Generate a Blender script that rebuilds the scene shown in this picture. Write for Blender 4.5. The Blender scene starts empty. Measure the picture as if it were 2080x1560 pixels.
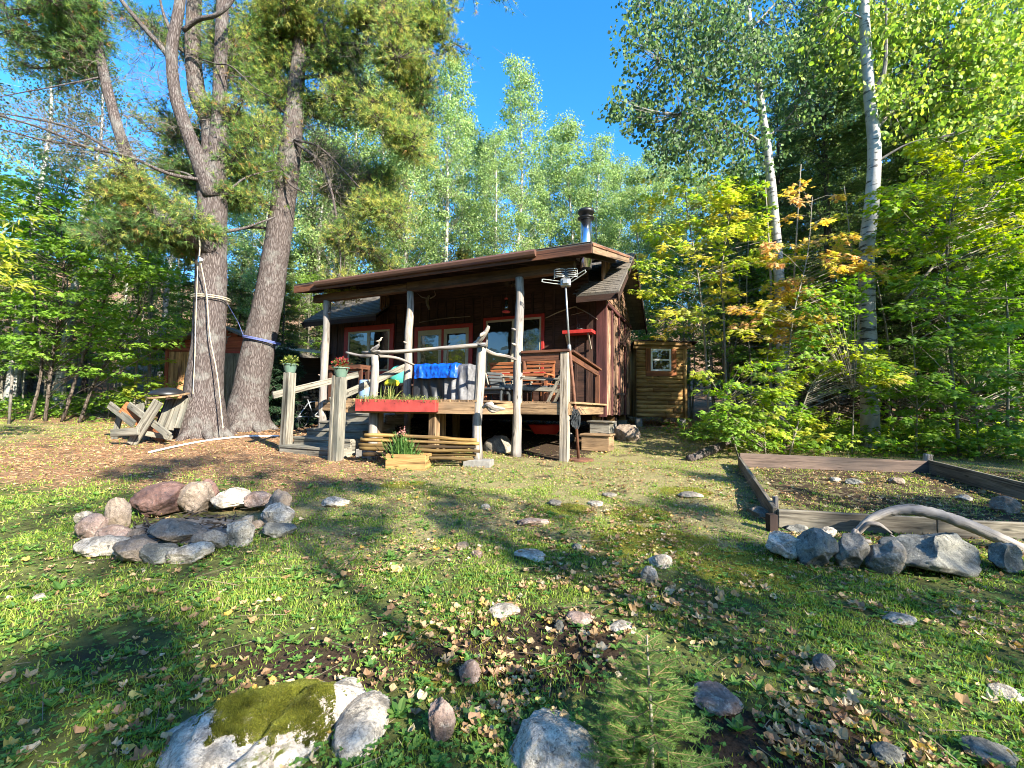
import bpy, math, random
import numpy as np
from math import radians, sin, cos, pi, sqrt
from mathutils import Vector
random.seed(7); RNG = np.random.default_rng(11)
SC = bpy.context.scene; COL = SC.collection

# ---------------------------------------------------------------- camera, sky, sun
F, PITCH, ROLL, EYE, YAW = 900.0, radians(3.2), radians(0.8), 1.5, radians(24.5)
fw = np.array([0, cos(PITCH), sin(PITCH)]); r0 = np.array([1., 0, 0]); u0 = np.cross(r0, fw)
rt = cos(ROLL)*r0 + sin(ROLL)*u0; up = np.cross(rt, fw); CAM = np.array([0, 0, EYE])
cd = bpy.data.cameras.new('camera'); cam = bpy.data.objects.new('camera', cd); COL.objects.link(cam)
cd.sensor_fit = 'HORIZONTAL'; cd.sensor_width = 36.0; cd.lens = 36.0*F/2080; cd.clip_start = 0.05; cd.clip_end = 500
from mathutils import Matrix
cam.matrix_world = Matrix(((rt[0], up[0], -fw[0], 0), (rt[1], up[1], -fw[1], 0), (rt[2], up[2], -fw[2], EYE), (0, 0, 0, 1)))
SC.camera = cam
SUN_AZ = np.array([.69, -.726]); SUN_EL = radians(30)
wd = bpy.data.worlds.new("World"); SC.world = wd; wd.use_nodes = True
nt = wd.node_tree; bg = nt.nodes['Background']; bg.inputs[1].default_value = 0.13
sky = nt.nodes.new('ShaderNodeTexSky'); sky.sky_type = 'NISHITA'; sky.sun_disc = False
sky.sun_elevation = SUN_EL; sky.sun_rotation = math.atan2(SUN_AZ[0], SUN_AZ[1])
sky.ozone_density = 4.2; sky.air_density = 1.0; sky.dust_density = 0.3
hs = nt.nodes.new('ShaderNodeHueSaturation'); hs.inputs['Saturation'].default_value = 1.28
nt.links.new(sky.outputs[0], hs.inputs['Color']); nt.links.new(hs.outputs[0], bg.inputs[0])
sl = bpy.data.lights.new('sun', 'SUN'); sl.energy = 5.0; sl.angle = radians(0.53); sl.color = (1, .92, .76)
so = bpy.data.objects.new('sun', sl); COL.objects.link(so); so.location = (10, -10, 20)
sd = Vector((SUN_AZ[0]*cos(SUN_EL), SUN_AZ[1]*cos(SUN_EL), sin(SUN_EL)))
so.rotation_euler = sd.to_track_quat('Z', 'Y').to_euler()
SC.view_settings.view_transform = 'Standard'; SC.view_settings.look = 'None'
SC.view_settings.exposure = 2.0; SC.view_settings.gamma = 1.0
SC.cycles.max_bounces = 7; SC.cycles.diffuse_bounces = 3; SC.cycles.glossy_bounces = 3
SC.cycles.transmission_bounces = 4; SC.cycles.transparent_max_bounces = 6
SC.cycles.caustics_reflective = False; SC.cycles.caustics_refractive = False
SC.cycles.use_denoising = True; SC.cycles.filter_width = 1.0

# ---------------------------------------------------------------- pixel (2080x1560) <-> place
def ray(x, y): return fw + rt*(x-1040)/F + up*(780-y)/F
def proj(p):
    q = np.array(p)-CAM; z = q@fw
    return 1040+F*(q@rt)/z, 780-F*(q@up)/z
SL = .075
def G(x, y):
    d = ray(x, y); t = EYE/(SL*d[1]-d[2]); p = CAM+d*t; return np.array([p[0], p[1], gz(p[0], p[1])])
def P(x, y, dep):
    d = ray(x, y); return CAM+d*dep/d[1]
e1 = np.array([cos(YAW), -sin(YAW), 0]); e2 = np.array([sin(YAW), cos(YAW), 0]); O = np.array([1.02, 7.90, 0.])
def W(a, b, z): return O+e1*a+e2*b+np.array([0, 0, z])
def AB(x, y, b):            # pixel on the cabin plane b -> (a, z)
    d = ray(x, y); t = ((O-CAM)@e2+b)/(d@e2); p = CAM+d*t; return (p-O)@e1, p[2]
def BA(x, y, a):            # pixel on the cabin plane a -> (b, z)
    d = ray(x, y); t = ((O-CAM)@e1+a)/(d@e1); p = CAM+d*t; return (p-O)@e2, p[2]

# ---------------------------------------------------------------- noise
def _h(i, j, k):
    n = (i*374761393+j*668265263+k*1442695041) & 0xffffffff
    n = ((n ^ (n >> 13))*1274126177) & 0xffffffff
    return ((n ^ (n >> 16)) & 0xffff)/65535.0
def vn(p):
    p = np.asarray(p, float); i = np.floor(p).astype(np.int64); f = p-i; f = f*f*(3-2*f)
    r = 0
    for a in (0, 1):
        for b in (0, 1):
            for c in (0, 1):
                w = (f[..., 0] if a else 1-f[..., 0])*(f[..., 1] if b else 1-f[..., 1])*(f[..., 2] if c else 1-f[..., 2])
                r = r+w*_h(i[..., 0]+a, i[..., 1]+b, i[..., 2]+c)
    return r
def fbm(p, o=4):
    p = np.asarray(p, float); r = 0; w = .5; s = 0
    for _ in range(o): r = r+w*vn(p); s += w; p = p*2.03+17.3; w *= .5
    return r/s
def n2(x, y, s, seed=0, o=3):
    x = np.asarray(x, float); y = np.asarray(y, float)
    return fbm(np.stack([x*s+seed*13.7, y*s+seed*7.1, np.full_like(x*1.0, seed+.5)], -1), o)
def gz(x, y):
    x = np.asarray(x, float); y = np.asarray(y, float)
    yy = np.clip(y, -30, 60)
    z = SL*yy+(n2(x, y, .45, 1)-.5)*.10+(n2(x, y, 2.1, 2)-.5)*.035
    far = np.clip(np.hypot(x, y-6)-14, 0, 40)
    hill = np.clip(np.hypot(x, y-6)-23, 0, 60)
    return z+far*.02+hill*.26

# ---------------------------------------------------------------- mesh building
class M:
    def __init__(s, X=None): s.V = []; s.L = []; s.S = []; s.C = []; s.Gr = []; s.n = 0; s.X = X
    def raw(s, V, Fc, col=None, gr=None):
        V = np.asarray(V, float).reshape(-1, 3)
        if s.X is not None: V = s.X(V)
        if isinstance(Fc, np.ndarray):
            s.L.append((Fc+s.n).ravel()); s.S.append(np.full(len(Fc), Fc.shape[1]))
        else:
            s.L.append(np.concatenate([np.asarray(f) for f in Fc])+s.n); s.S.append(np.array([len(f) for f in Fc]))
        s.V.append(V); s.C.append(np.broadcast_to(np.array((1, 1, 1) if col is None else col, float), (len(V), 3)))
        s.Gr.append(V if gr is None else gr); s.n += len(V); return s
    def bar(s, p0, p1, w, h, upv=(0, 0, 1), w1=None, h1=None, jit=0, col=None):
        p0 = np.array(p0, float); p1 = np.array(p1, float); d = p1-p0; ln = np.linalg.norm(d); d = d/ln
        u = np.array(upv, float); sdv = np.cross(d, u)
        if np.linalg.norm(sdv) < 1e-5: sdv = np.cross(d, (1., 0, 0))
        sdv /= np.linalg.norm(sdv); u = np.cross(sdv, d); w1 = w if w1 is None else w1; h1 = h if h1 is None else h1
        ns = 2 if not jit else max(2, int(ln/.25)); V = []; gr = []; o = np.array([random.random()*9, random.random()*9, random.random()*9])
        for k in range(ns):
            t = k/(ns-1); ww = w+(w1-w)*t; hh = h+(h1-h)*t; c = p0+d*ln*t
            if jit: c = c+sdv*random.uniform(-jit, jit)+u*random.uniform(-jit, jit); ww *= random.uniform(1-jit*3, 1+jit*3)
            for a, b in ((-1, -1), (1, -1), (1, 1), (-1, 1)):
                V.append(c+sdv*a*ww/2+u*b*hh/2); gr.append(o+np.array([ln*t, a*w/2, b*h/2]))
        f = []
        for k in range(ns-1):
            q = 4*k
            for i in range(4): j = (i+1) % 4; f.append([q+i, q+j, q+4+j, q+4+i])
        f += [[3, 2, 1, 0], [4*ns-4, 4*ns-3, 4*ns-2, 4*ns-1]]
        return s.raw(V, f, col, np.array(gr))
    def box(s, x0, x1, y0, y1, z0, z1, col=None):
        c = [(x0+x1)/2, (y0+y1)/2, (z0+z1)/2]; d = [abs(x1-x0), abs(y1-y0), abs(z1-z0)]; k = int(np.argmax(d))
        a = list(c); b = list(c); a[k] -= d[k]/2; b[k] += d[k]/2
        if k == 0: return s.bar(a, b, d[1], d[2], (0, 0, 1), col=col)
        if k == 1: return s.bar(a, b, d[0], d[2], (0, 0, 1), col=col)
        return s.bar(a, b, d[0], d[1], (0, 1, 0), col=col)
    def tube(s, pts, rad, n=8, jit=0, col=None, cap=True, sub=0):
        pts = np.array(pts, float); rad = np.broadcast_to(np.array(rad, float), (len(pts),)).copy()
        if sub:                                     # catmull-rom smoothing
            q = np.vstack([2*pts[0]-pts[1], pts, 2*pts[-1]-pts[-2]]); np_ = []; nr = []
            for i in range(len(pts)-1):
                for k in range(sub):
                    t = k/sub; a, b, c, d = q[i:i+4]
                    np_.append(.5*((2*b)+(c-a)*t+(2*a-5*b+4*c-d)*t*t+(3*b-a-3*c+d)*t**3)); nr.append(rad[i]*(1-t)+rad[i+1]*t)
            np_.append(pts[-1]); nr.append(rad[-1]); pts = np.array(np_); rad = np.array(nr)
        m = len(pts); tg = np.gradient(pts, axis=0); tg /= np.linalg.norm(tg, axis=1)[:, None]+1e-9
        a = np.array([1., 0, 0]) if abs(tg[0][0]) < .8 else np.array([0, 1., 0]); V = []; gr = []; ln = 0; o = random.random()*9
        ph = np.arange(n)*2*pi/n
        for k in range(m):
            a = a-tg[k]*(a@tg[k]); a /= np.linalg.norm(a)+1e-9; b = np.cross(tg[k], a)
            if k: ln += np.linalg.norm(pts[k]-pts[k-1])
            r = rad[k]*(1+jit*(RNG.random(n)*2-1)) if jit else np.full(n, rad[k])
            V.append(pts[k]+np.outer(np.cos(ph)*r, a)+np.outer(np.sin(ph)*r, b))
            gr.append(np.stack([np.full(n, ln+o), np.cos(ph)*rad[k]+o, np.sin(ph)*rad[k]+o], 1))
        f = []; idx = np.arange(n)
        q = np.concatenate([np.stack([k*n+idx, k*n+(idx+1) % n, (k+1)*n+(idx+1) % n, (k+1)*n+idx], 1) for k in range(m-1)])
        f = [list(x) for x in q]
        if cap: f += [list(idx[::-1]), list((m-1)*n+idx)]
        return s.raw(np.vstack(V), f, col, np.vstack(gr))
    def lathe(s, c, prof, n=20, axis=None, col=None):
        V = []; ph = np.arange(n)*2*pi/n
        ax = np.array([0, 0, 1.]) if axis is None else np.array(axis, float)/np.linalg.norm(axis)
        a = np.cross(ax, (0, 1., 0)); a = np.array([1., 0, 0]) if np.linalg.norm(a) < .1 else a/np.linalg.norm(a); b = np.cross(ax, a)
        for r, z in prof: V.append(np.array(c)+ax*z+np.outer(np.cos(ph)*r, a)+np.outer(np.sin(ph)*r, b))
        idx = np.arange(n); f = []
        for k in range(len(prof)-1): f += [list(x) for x in np.stack([k*n+idx, k*n+(idx+1) % n, (k+1)*n+(idx+1) % n, (k+1)*n+idx], 1)]
        f += [list(idx[::-1]), list((len(prof)-1)*n+idx)]
        return s.raw(np.vstack(V), f, col)
    def prism(s, poly, d, col=None):
        poly = np.array(poly, float); n = len(poly); V = np.vstack([poly, poly+np.array(d, float)])
        f = [list(range(n))[::-1], list(range(n, 2*n))]+[[i, (i+1) % n, n+(i+1) % n, n+i] for i in range(n)]
        return s.raw(V, f, col)
    def sticks(s, p0, p1, ra, rb, col=None):          # many thin three-sided twigs at once
        p0 = np.asarray(p0); p1 = np.asarray(p1); n = len(p0)
        if not n: return s
        d = p1-p0; d /= np.linalg.norm(d, axis=1)[:, None]+1e-9
        a = np.cross(d, RNG.normal(size=(n, 3))); a /= np.linalg.norm(a, axis=1)[:, None]+1e-9; b = np.cross(d, a)
        ra = np.broadcast_to(np.asarray(ra, float), (n,))[:, None]; rb = np.broadcast_to(np.asarray(rb, float), (n,))[:, None]
        V = np.empty((n, 6, 3))
        for k in range(3):
            w = cos(k*2.094)*a+sin(k*2.094)*b; V[:, k] = p0+w*ra; V[:, 3+k] = p1+w*rb
        o = np.arange(n)[:, None]*6
        Fq = np.concatenate([o+np.array([k, (k+1) % 3, 3+(k+1) % 3, 3+k]) for k in range(3)])
        return s.raw(V.reshape(-1, 3), Fq, col)
    def inst(s, tv, tf, c, d, nr, size, col):         # leaf shapes: place c, tip direction d, normal nr
        n = len(c); d = d/(np.linalg.norm(d, axis=1)[:, None]+1e-9); sdv = np.cross(nr, d); sdv /= np.linalg.norm(sdv, axis=1)[:, None]+1e-9
        nn = np.cross(d, sdv); size = np.broadcast_to(np.asarray(size, float), (n,))
        V = c[:, None, :]+size[:, None, None]*(tv[None, :, 0:1]*d[:, None]+tv[None, :, 1:2]*sdv[:, None]+tv[None, :, 2:3]*nn[:, None])
        k = len(tv); Fq = (np.arange(n)[:, None, None]*k+tf[None]).reshape(-1, tf.shape[1])
        return s.raw(V.reshape(-1, 3), Fq, np.repeat(col, k, axis=0))

def mesh(name, m, mat, org, smooth=False):
    V = np.vstack(m.V)-np.array(org); L = np.concatenate(m.L).astype(np.int32); S = np.concatenate(m.S).astype(np.int32)
    me = bpy.data.meshes.new(name); me.vertices.add(len(V)); me.loops.add(len(L)); me.polygons.add(len(S))
    me.vertices.foreach_set('co', V.astype(np.float32).ravel()); me.loops.foreach_set('vertex_index', L)
    me.polygons.foreach_set('loop_start', np.concatenate([[0], np.cumsum(S)[:-1]]).astype(np.int32))
    me.polygons.foreach_set('use_smooth', np.full(len(S), bool(smooth)))
    c = np.hstack([np.vstack(m.C), np.ones((len(V), 1))]).astype(np.float32)
    a = me.attributes.new('col', 'FLOAT_COLOR', 'POINT'); a.data.foreach_set('color', c.ravel())
    g = np.vstack(m.Gr).astype(np.float32); a = me.attributes.new('gr', 'FLOAT_VECTOR', 'POINT'); a.data.foreach_set('vector', g.ravel())
    me.update(calc_edges=True); me.validate(); me.materials.append(mat); return me
ORG = {}
def tag(o, label=None, cat=None, group=None, kind=None):
    if label: o['label'] = label
    if cat: o['category'] = cat
    if group: o['group'] = group
    if kind: o['kind'] = kind
    return o
def thing(name, label, cat, loc, group=None):
    o = bpy.data.objects.new(name, None); o.empty_display_size = .1; COL.objects.link(o); o.location = tuple(float(v) for v in loc)
    ORG[o.name] = np.array(loc, float); return tag(o, label, cat, group)
def obj(name, m, mat, parent=None, label=None, cat=None, group=None, kind=None, smooth=False, bevel=0):
    if parent is not None: org = ORG[parent.name]
    else:
        V = np.vstack(m.V); org = np.array([V[:, 0].mean(), V[:, 1].mean(), V[:, 2].min()])
    o = bpy.data.objects.new(name, mesh(name, m, mat, org, smooth)); COL.objects.link(o); ORG[o.name] = org
    if parent is not None: o.parent = parent
    else: o.location = tuple(org)
    if bevel:
        b = o.modifiers.new('bevel', 'BEVEL'); b.width = bevel; b.segments = 1; b.limit_method = 'ANGLE'
    return tag(o, label, cat, group, kind)
def WX(V): return O+np.outer(V[:, 0], e1)+np.outer(V[:, 1], e2)+np.outer(V[:, 2], (0, 0, 1.))
def MC(): return M(WX)                                # a mesh drawn in the cabin's own axes

# ---------------------------------------------------------------- materials
def newmat(name):
    m = bpy.data.materials.new(name); m.use_nodes = True; n = m.node_tree; return m, n, n.nodes['Principled BSDF']
def nd(n, t, **k):
    x = n.nodes.new(t)
    for a, b in k.items(): setattr(x, a, b)
    return x
def noise(n, vec, scale, detail=4, rough=.6, mp=None, dist=0):
    if mp:
        m = nd(n, 'ShaderNodeMapping'); m.inputs['Scale'].default_value = mp; n.links.new(vec, m.inputs[0]); vec = m.outputs[0]
    x = nd(n, 'ShaderNodeTexNoise'); x.inputs['Scale'].default_value = scale; x.inputs['Detail'].default_value = detail
    x.inputs['Roughness'].default_value = rough; x.inputs['Distortion'].default_value = dist; n.links.new(vec, x.inputs['Vector']); return x.outputs[0]
def ramp(n, fac, stops):
    r = nd(n, 'ShaderNodeValToRGB'); e = r.color_ramp.elements
    while len(e) < len(stops): e.new(.5)
    for i, (p, c) in enumerate(stops): e[i].position = p; e[i].color = (*c, 1) if len(c) == 3 else c
    n.links.new(fac, r.inputs[0]); return r.outputs[0]
def mix(n, fac, a, b, mode='MIX'):
    x = nd(n, 'ShaderNodeMix', data_type='RGBA', blend_type=mode)
    for s, v in ((0, fac), (6, a), (7, b)):
        if isinstance(v, (int, float)): x.inputs[s].default_value = v
        elif isinstance(v, tuple): x.inputs[s].default_value = (*v, 1)
        else: n.links.new(v, x.inputs[s])
    return x.outputs[2]
def bump(n, b, h, st, dist=.01):
    x = nd(n, 'ShaderNodeBump'); x.inputs['Strength'].default_value = st; x.inputs['Distance'].default_value = dist
    n.links.new(h, x.inputs['Height']); n.links.new(x.outputs[0], b.inputs['Normal'])
def attr(n, name): x = nd(n, 'ShaderNodeAttribute', attribute_name=name); return x
def wood(name, c1, c2, c3=None, rough=.75, knots=True, st=.5, fine=1.0):
    m, n, b = newmat(name); v = attr(n, 'gr').outputs['Vector']
    g = noise(n, v, 9*fine, 6, .65, (.35, 5, 5), 1.2); big = noise(n, v, 2.2, 3, .5, (.5, 1.6, 1.6))
    c = ramp(n, g, [(.32, c1), (.68, c2)])
    c = mix(n, ramp(n, big, [(.42, (0, 0, 0)), (.68, (1, 1, 1))]), c, c3 or tuple(x*.6 for x in c1))
    md = noise(n, v, 4.2, 4, .7, (.16, 5, 5), .8); c = mix(n, 1.0, c, ramp(n, md, [(.36, (.30, .27, .25)), (.50, (1, 1, 1)), (.66, (1.0, 1.0, 1.0)), (.74, (.62, .60, .58))]), 'MULTIPLY')
    c = mix(n, 1.0, c, attr(n, 'col').outputs['Color'], 'MULTIPLY')
    if knots:
        vo = nd(n, 'ShaderNodeTexVoronoi'); mp = nd(n, 'ShaderNodeMapping'); mp.inputs['Scale'].default_value = (2.6, 9, 9); n.links.new(v, mp.inputs[0])
        vo.inputs['Scale'].default_value = 1; n.links.new(mp.outputs[0], vo.inputs['Vector'])
        c = mix(n, ramp(n, vo.outputs['Distance'], [(.06, (1, 1, 1)), (.15, (0, 0, 0))]), c, tuple(x*.35 for x in c1))
    n.links.new(c, b.inputs['Base Color']); b.inputs['Roughness'].default_value = rough; b.inputs['Specular IOR Level'].default_value = .3
    bump(n, b, mix(n, .6, g, md), st, .012); return m
def plain(name, c, rough=.5, metal=0, var=.25, scale=14, bs=.1, spec=.5):
    m, n, b = newmat(name); tc = nd(n, 'ShaderNodeTexCoord').outputs['Object']; g = noise(n, tc, scale, 5, .6)
    cc = ramp(n, g, [(.3, tuple(x*(1-var) for x in c)), (.7, tuple(min(1, x*(1+var*.5)) for x in c))])
    cc = mix(n, 1.0, cc, attr(n, 'col').outputs['Color'], 'MULTIPLY')
    n.links.new(cc, b.inputs['Base Color']); b.inputs['Roughness'].default_value = rough; b.inputs['Metallic'].default_value = metal
    b.inputs['Specular IOR Level'].default_value = spec; bump(n, b, g, bs, .004); return m
def leafmat(name, trans=.45, rough=.55):
    m, n, b = newmat(name); c = attr(n, 'col').outputs['Color']; n.links.new(c, b.inputs['Base Color'])
    b.inputs['Roughness'].default_value = rough; b.inputs['Specular IOR Level'].default_value = .35
    t = nd(n, 'ShaderNodeBsdfTranslucent'); hs = nd(n, 'ShaderNodeHueSaturation'); hs.inputs['Value'].default_value = 1.7; hs.inputs['Saturation'].default_value = 1.1
    n.links.new(c, hs.inputs['Color']); n.links.new(hs.outputs[0], t.inputs[0])
    x = nd(n, 'ShaderNodeMixShader'); x.inputs[0].default_value = trans; n.links.new(b.outputs[0], x.inputs[1]); n.links.new(t.outputs[0], x.inputs[2])
    n.links.new(x.outputs[0], n.nodes['Material Output'].inputs[0]); return m
def bark(name, c1, c2, c3, sc=(9, 9, 1.6), st=1.0, dist=.03, lich=None):
    m, n, b = newmat(name); tc = nd(n, 'ShaderNodeTexCoord').outputs['Object']
    mp = nd(n, 'ShaderNodeMapping'); mp.inputs['Scale'].default_value = sc; n.links.new(tc, mp.inputs[0])
    w = noise(n, tc, 3, 3); mm = nd(n, 'ShaderNodeVectorMath', operation='ADD'); n.links.new(mp.outputs[0], mm.inputs[0])
    s2 = nd(n, 'ShaderNodeVectorMath', operation='SCALE'); s2.inputs['Scale'].default_value = 1.2; n.links.new(w, s2.inputs[0]); n.links.new(s2.outputs[0], mm.inputs[1])
    vo = nd(n, 'ShaderNodeTexVoronoi', feature='DISTANCE_TO_EDGE'); vo.inputs['Scale'].default_value = 1.5; n.links.new(mm.outputs[0], vo.inputs['Vector'])
    g = noise(n, mm.outputs[0], 2.5, 7, .7); ed = ramp(n, vo.outputs['Distance'], [(0, (0, 0, 0)), (.22, (1, 1, 1))])
    h = mix(n, .62, ed, g); c = ramp(n, h, [(.2, c1), (.55, c2), (.85, c3)])
    if lich: c = mix(n, ramp(n, noise(n, tc, 2.5, 5, .7), [(.52, (0, 0, 0)), (.66, (.8, .8, .8))]), c, lich)
    n.links.new(c, b.inputs['Base Color']); b.inputs['Roughness'].default_value = .9; b.inputs['Specular IOR Level'].default_value = .2
    bump(n, b, h, st, dist); return m
def birchbark(name, base=(.62, .60, .55)):
    m, n, b = newmat(name); tc = nd(n, 'ShaderNodeTexCoord').outputs['Object']
    g = noise(n, tc, 3.2, 4, .6, (1, 1, 4.5)); g2 = noise(n, tc, 3, 5, .7, (1, 1, .6)); g3 = noise(n, tc, 16, 3, .6)
    c = ramp(n, g2, [(.35, tuple(x*.62 for x in base)), (.6, base)])
    c = mix(n, ramp(n, g, [(.57, (0, 0, 0)), (.62, (1, 1, 1))]), c, (.05, .045, .04))
    c = mix(n, ramp(n, g3, [(.66, (0, 0, 0)), (.72, (.5, .5, .5))]), c, (.12, .10, .08))
    n.links.new(c, b.inputs['Base Color']); b.inputs['Roughness'].default_value = .6; bump(n, b, g, .4, .01); return m
def rockmat(name, c1, c2, c3, moss=0.0, lichen=.4):
    m, n, b = newmat(name); tc = nd(n, 'ShaderNodeTexCoord').outputs['Object']; gm = nd(n, 'ShaderNodeNewGeometry')
    a = noise(n, tc, 8, 7, .68, None, .5); f = noise(n, tc, 95, 4, .7); l = noise(n, tc, 21, 7, .75)
    c = ramp(n, a, [(.35, c1), (.6, c2)]); c = mix(n, ramp(n, f, [(.42, (0, 0, 0)), (.65, (.6, .6, .6))]), c, c3)
    c = mix(n, ramp(n, noise(n, tc, 1.6, 5, .7, (1, 1, 1), 1.5), [(.50, (0, 0, 0)), (.56, (.55, .55, .55))]), c, tuple(x*.45 for x in c1)); c = mix(n, ramp(n, l, [(.6-.12*lichen, (0, 0, 0)), (.68, (lichen,)*3)]), c, (.70, .63, .53))
    c = mix(n, ramp(n, noise(n, tc, 34, 5, .7), [(.58, (0, 0, 0)), (.66, (.8, .8, .8))]), c, (.045, .045, .045))
    if moss:
        sx = nd(n, 'ShaderNodeSeparateXYZ'); n.links.new(gm.outputs['Normal'], sx.inputs[0])
        mo = noise(n, tc, 2.6, 6, .7); mul = nd(n, 'ShaderNodeMath', operation='MULTIPLY'); n.links.new(mo, mul.inputs[0]); n.links.new(sx.outputs['Z'], mul.inputs[1])
        mc = ramp(n, noise(n, tc, 45, 4, .7), [(.35, (.035, .04, .008)), (.65, (.13, .14, .02))])
        c = mix(n, ramp(n, mul.outputs[0], [(.52-.2*moss, (0, 0, 0)), (.57-.2*moss, (1, 1, 1))]), c, mc)
    n.links.new(c, b.inputs['Base Color']); b.inputs['Roughness'].default_value = .85; b.inputs['Specular IOR Level'].default_value = .25
    h = mix(n, .35, l, f); h = mix(n, .4, h, a); bump(n, b, h, 1.0, .035); return m
def glassmat(name, tint=(.015, .018, .016)):
    m, n, b = newmat(name); b.inputs['Base Color'].default_value = (*tint, 1); b.inputs['Roughness'].default_value = .03
    b.inputs['Specular IOR Level'].default_value = 1.0; b.inputs['Coat Weight'].default_value = .6; b.inputs['Coat Roughness'].default_value = .02
    tc = nd(n, 'ShaderNodeTexCoord').outputs['Object']; bump(n, b, noise(n, tc, 2.2, 2), .08, .05); return m

MT = dict(
 greywood=wood('weathered_timber', (.125, .112, .088), (.32, .295, .245), (.10, .10, .085), st=.9),
 lightwood=wood('sun_bleached_timber', (.24, .19, .14), (.48, .41, .32), (.19, .175, .16), st=.8),
 logpost=wood('peeled_log', (.17, .145, .12), (.44, .39, .335), (.16, .15, .15), st=1.0),
 deckwood=wood('deck_timber', (.17, .105, .055), (.38, .25, .14), (.12, .08, .05), st=.8),
 yellowwood=wood('fresh_pine_boards', (.27, .155, .05), (.45, .29, .115), (.19, .10, .04)),
 wallwood=wood('brown_wall_boards', (.032, .016, .012), (.095, .046, .032), (.026, .013, .010)),
 annexwood=wood('golden_pine_siding', (.33, .19, .065), (.58, .38, .16), (.24, .13, .05)),
 bedwood=wood('old_grey_bed_board', (.085, .075, .058), (.24, .21, .165), (.07, .06, .05)),
 beamwood=wood('brown_beam_timber', (.075, .038, .018), (.17, .09, .045), (.05, .026, .014)),
 redwood=wood('red_brown_lumber', (.080, .030, .016), (.16, .066, .034), (.055, .024, .016)),
 orangewood=wood('oiled_cedar', (.27, .09, .035), (.42, .16, .06), (.18, .06, .03)),
 darkwood=wood('dark_stained_boards', (.022, .011, .009), (.055, .026, .018), (.02, .011, .01)),
 sidewood=wood('bark_edged_slabs', (.05, .025, .018), (.36, .22, .14), (.03, .015, .012), st=1.0),
 maroon=wood('maroon_stained_board', (.06, .018, .018), (.105, .034, .032), (.045, .015, .015), knots=False, st=.25),
 redpaint=plain('red_paint', (.34, .022, .018), .5, var=.2),
 planter=plain('faded_red_paint', (.29, .034, .028), .65, var=.4, scale=7),
 cream=plain('cream_paint', (.42, .40, .30), .45, var=.1),
 white=plain('white_vinyl', (.72, .73, .74), .35, var=.05),
 brownmetal=plain('brown_gutter_metal', (.11, .055, .04), .38, var=.12),
 steel=plain('bright_steel', (.62, .64, .68), .22, 1, var=.08, bs=.02),
 blackmetal=plain('black_metal', (.012, .012, .013), .4, var=.2),
 shingle=None, glass=glassmat('window_glass'), concrete=plain('concrete', (.20, .19, .175), .9, var=.3, scale=20, bs=.4),
 bluetarp=plain('blue_tarpaulin', (.004, .075, .45), .33, var=.5, scale=18, bs=.9),
 cover=plain('charcoal_cover_cloth', (.014, .016, .02), .5, var=.4), greycover=plain('grey_cover_cloth', (.11, .11, .12), .6, var=.5),
 greenpot=plain('grey_green_plastic', (.10, .16, .125), .45, var=.1), galv=plain('galvanised_metal', (.32, .34, .36), .45, .7, var=.25),
 antenna=plain('pale_grey_antenna', (.42, .43, .40), .4, .3), rope=plain('rope', (.42, .37, .27), .8), bluerope=plain('blue_rope', (.10, .13, .35), .7), redplastic=plain('red_plastic', (.45, .02, .015), .35, var=.15),
 cushion=plain('charcoal_cushion', (.03, .036, .042), .8), yellow=plain('yellow_cloth', (.62, .55, .02), .7), teal=plain('teal_cloth', (.05, .33, .27), .7),
 bluebin=plain('blue_plastic', (.16, .26, .42), .4, var=.1), rust=plain('rusty_metal', (.14, .06, .035), .8, .2, var=.4),
 leaf=leafmat('broad_leaves'), needle=leafmat('conifer_needles', .42, .6), petal=leafmat('petals', .3), grass=leafmat('grass_blades', .42, .6), deadleaf=leafmat('fallen_leaf_skin', .25, .7),
 pinebark=bark('pine_bark', (.03, .022, .02), (.095, .076, .072), (.19, .165, .16), sc=(26, 26, 3.2), st=1.0, dist=.025, lich=(.17, .165, .155)),
 limb=plain('grey_limb_bark', (.16, .145, .13), .8, var=.5), darkbark=bark('spruce_bark', (.03, .024, .02), (.10, .08, .065), (.17, .14, .12)),
 deadtwig=plain('dead_twigs', (.13, .11, .09), .9), stem=plain('sapling_stem', (.20, .18, .14), .8, var=.4),
 birch=birchbark('birch_bark', (.38, .37, .35)), aspen=birchbark('aspen_bark', (.46, .45, .39)),
 soil=plain('dark_soil', (.045, .032, .022), .95, var=.5, scale=30, bs=.8), ash=plain('ash', (.11, .10, .095), .95, var=.6, scale=25, bs=.8),
 peeled=wood('peeled_pole', (.16, .09, .025), (.36, .24, .08), (.08, .05, .03)),
)
def shinglemat():
    m, n, b = newmat('asphalt_shingles'); v = attr(n, 'gr').outputs['Vector']
    br = nd(n, 'ShaderNodeTexBrick'); br.inputs['Scale'].default_value = 1; br.inputs['Brick Width'].default_value = .30; br.inputs['Row Height'].default_value = .14
    br.inputs['Mortar Size'].default_value = .008; br.inputs['Color1'].default_value = (.06, .052, .046, 1); br.inputs['Color2'].default_value = (.13, .11, .092, 1); br.inputs['Mortar'].default_value = (.02, .018, .016, 1)
    n.links.new(v, br.inputs['Vector']); g = noise(n, v, 30, 5, .7)
    c = mix(n, .35, br.outputs[0], ramp(n, g, [(.3, (.05, .045, .04)), (.7, (.22, .19, .16))])); n.links.new(c, b.inputs['Base Color'])
    b.inputs['Roughness'].default_value = .9; bump(n, b, br.outputs['Fac'], -.6, .01); return m
MT['shingle'] = shinglemat()
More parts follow.
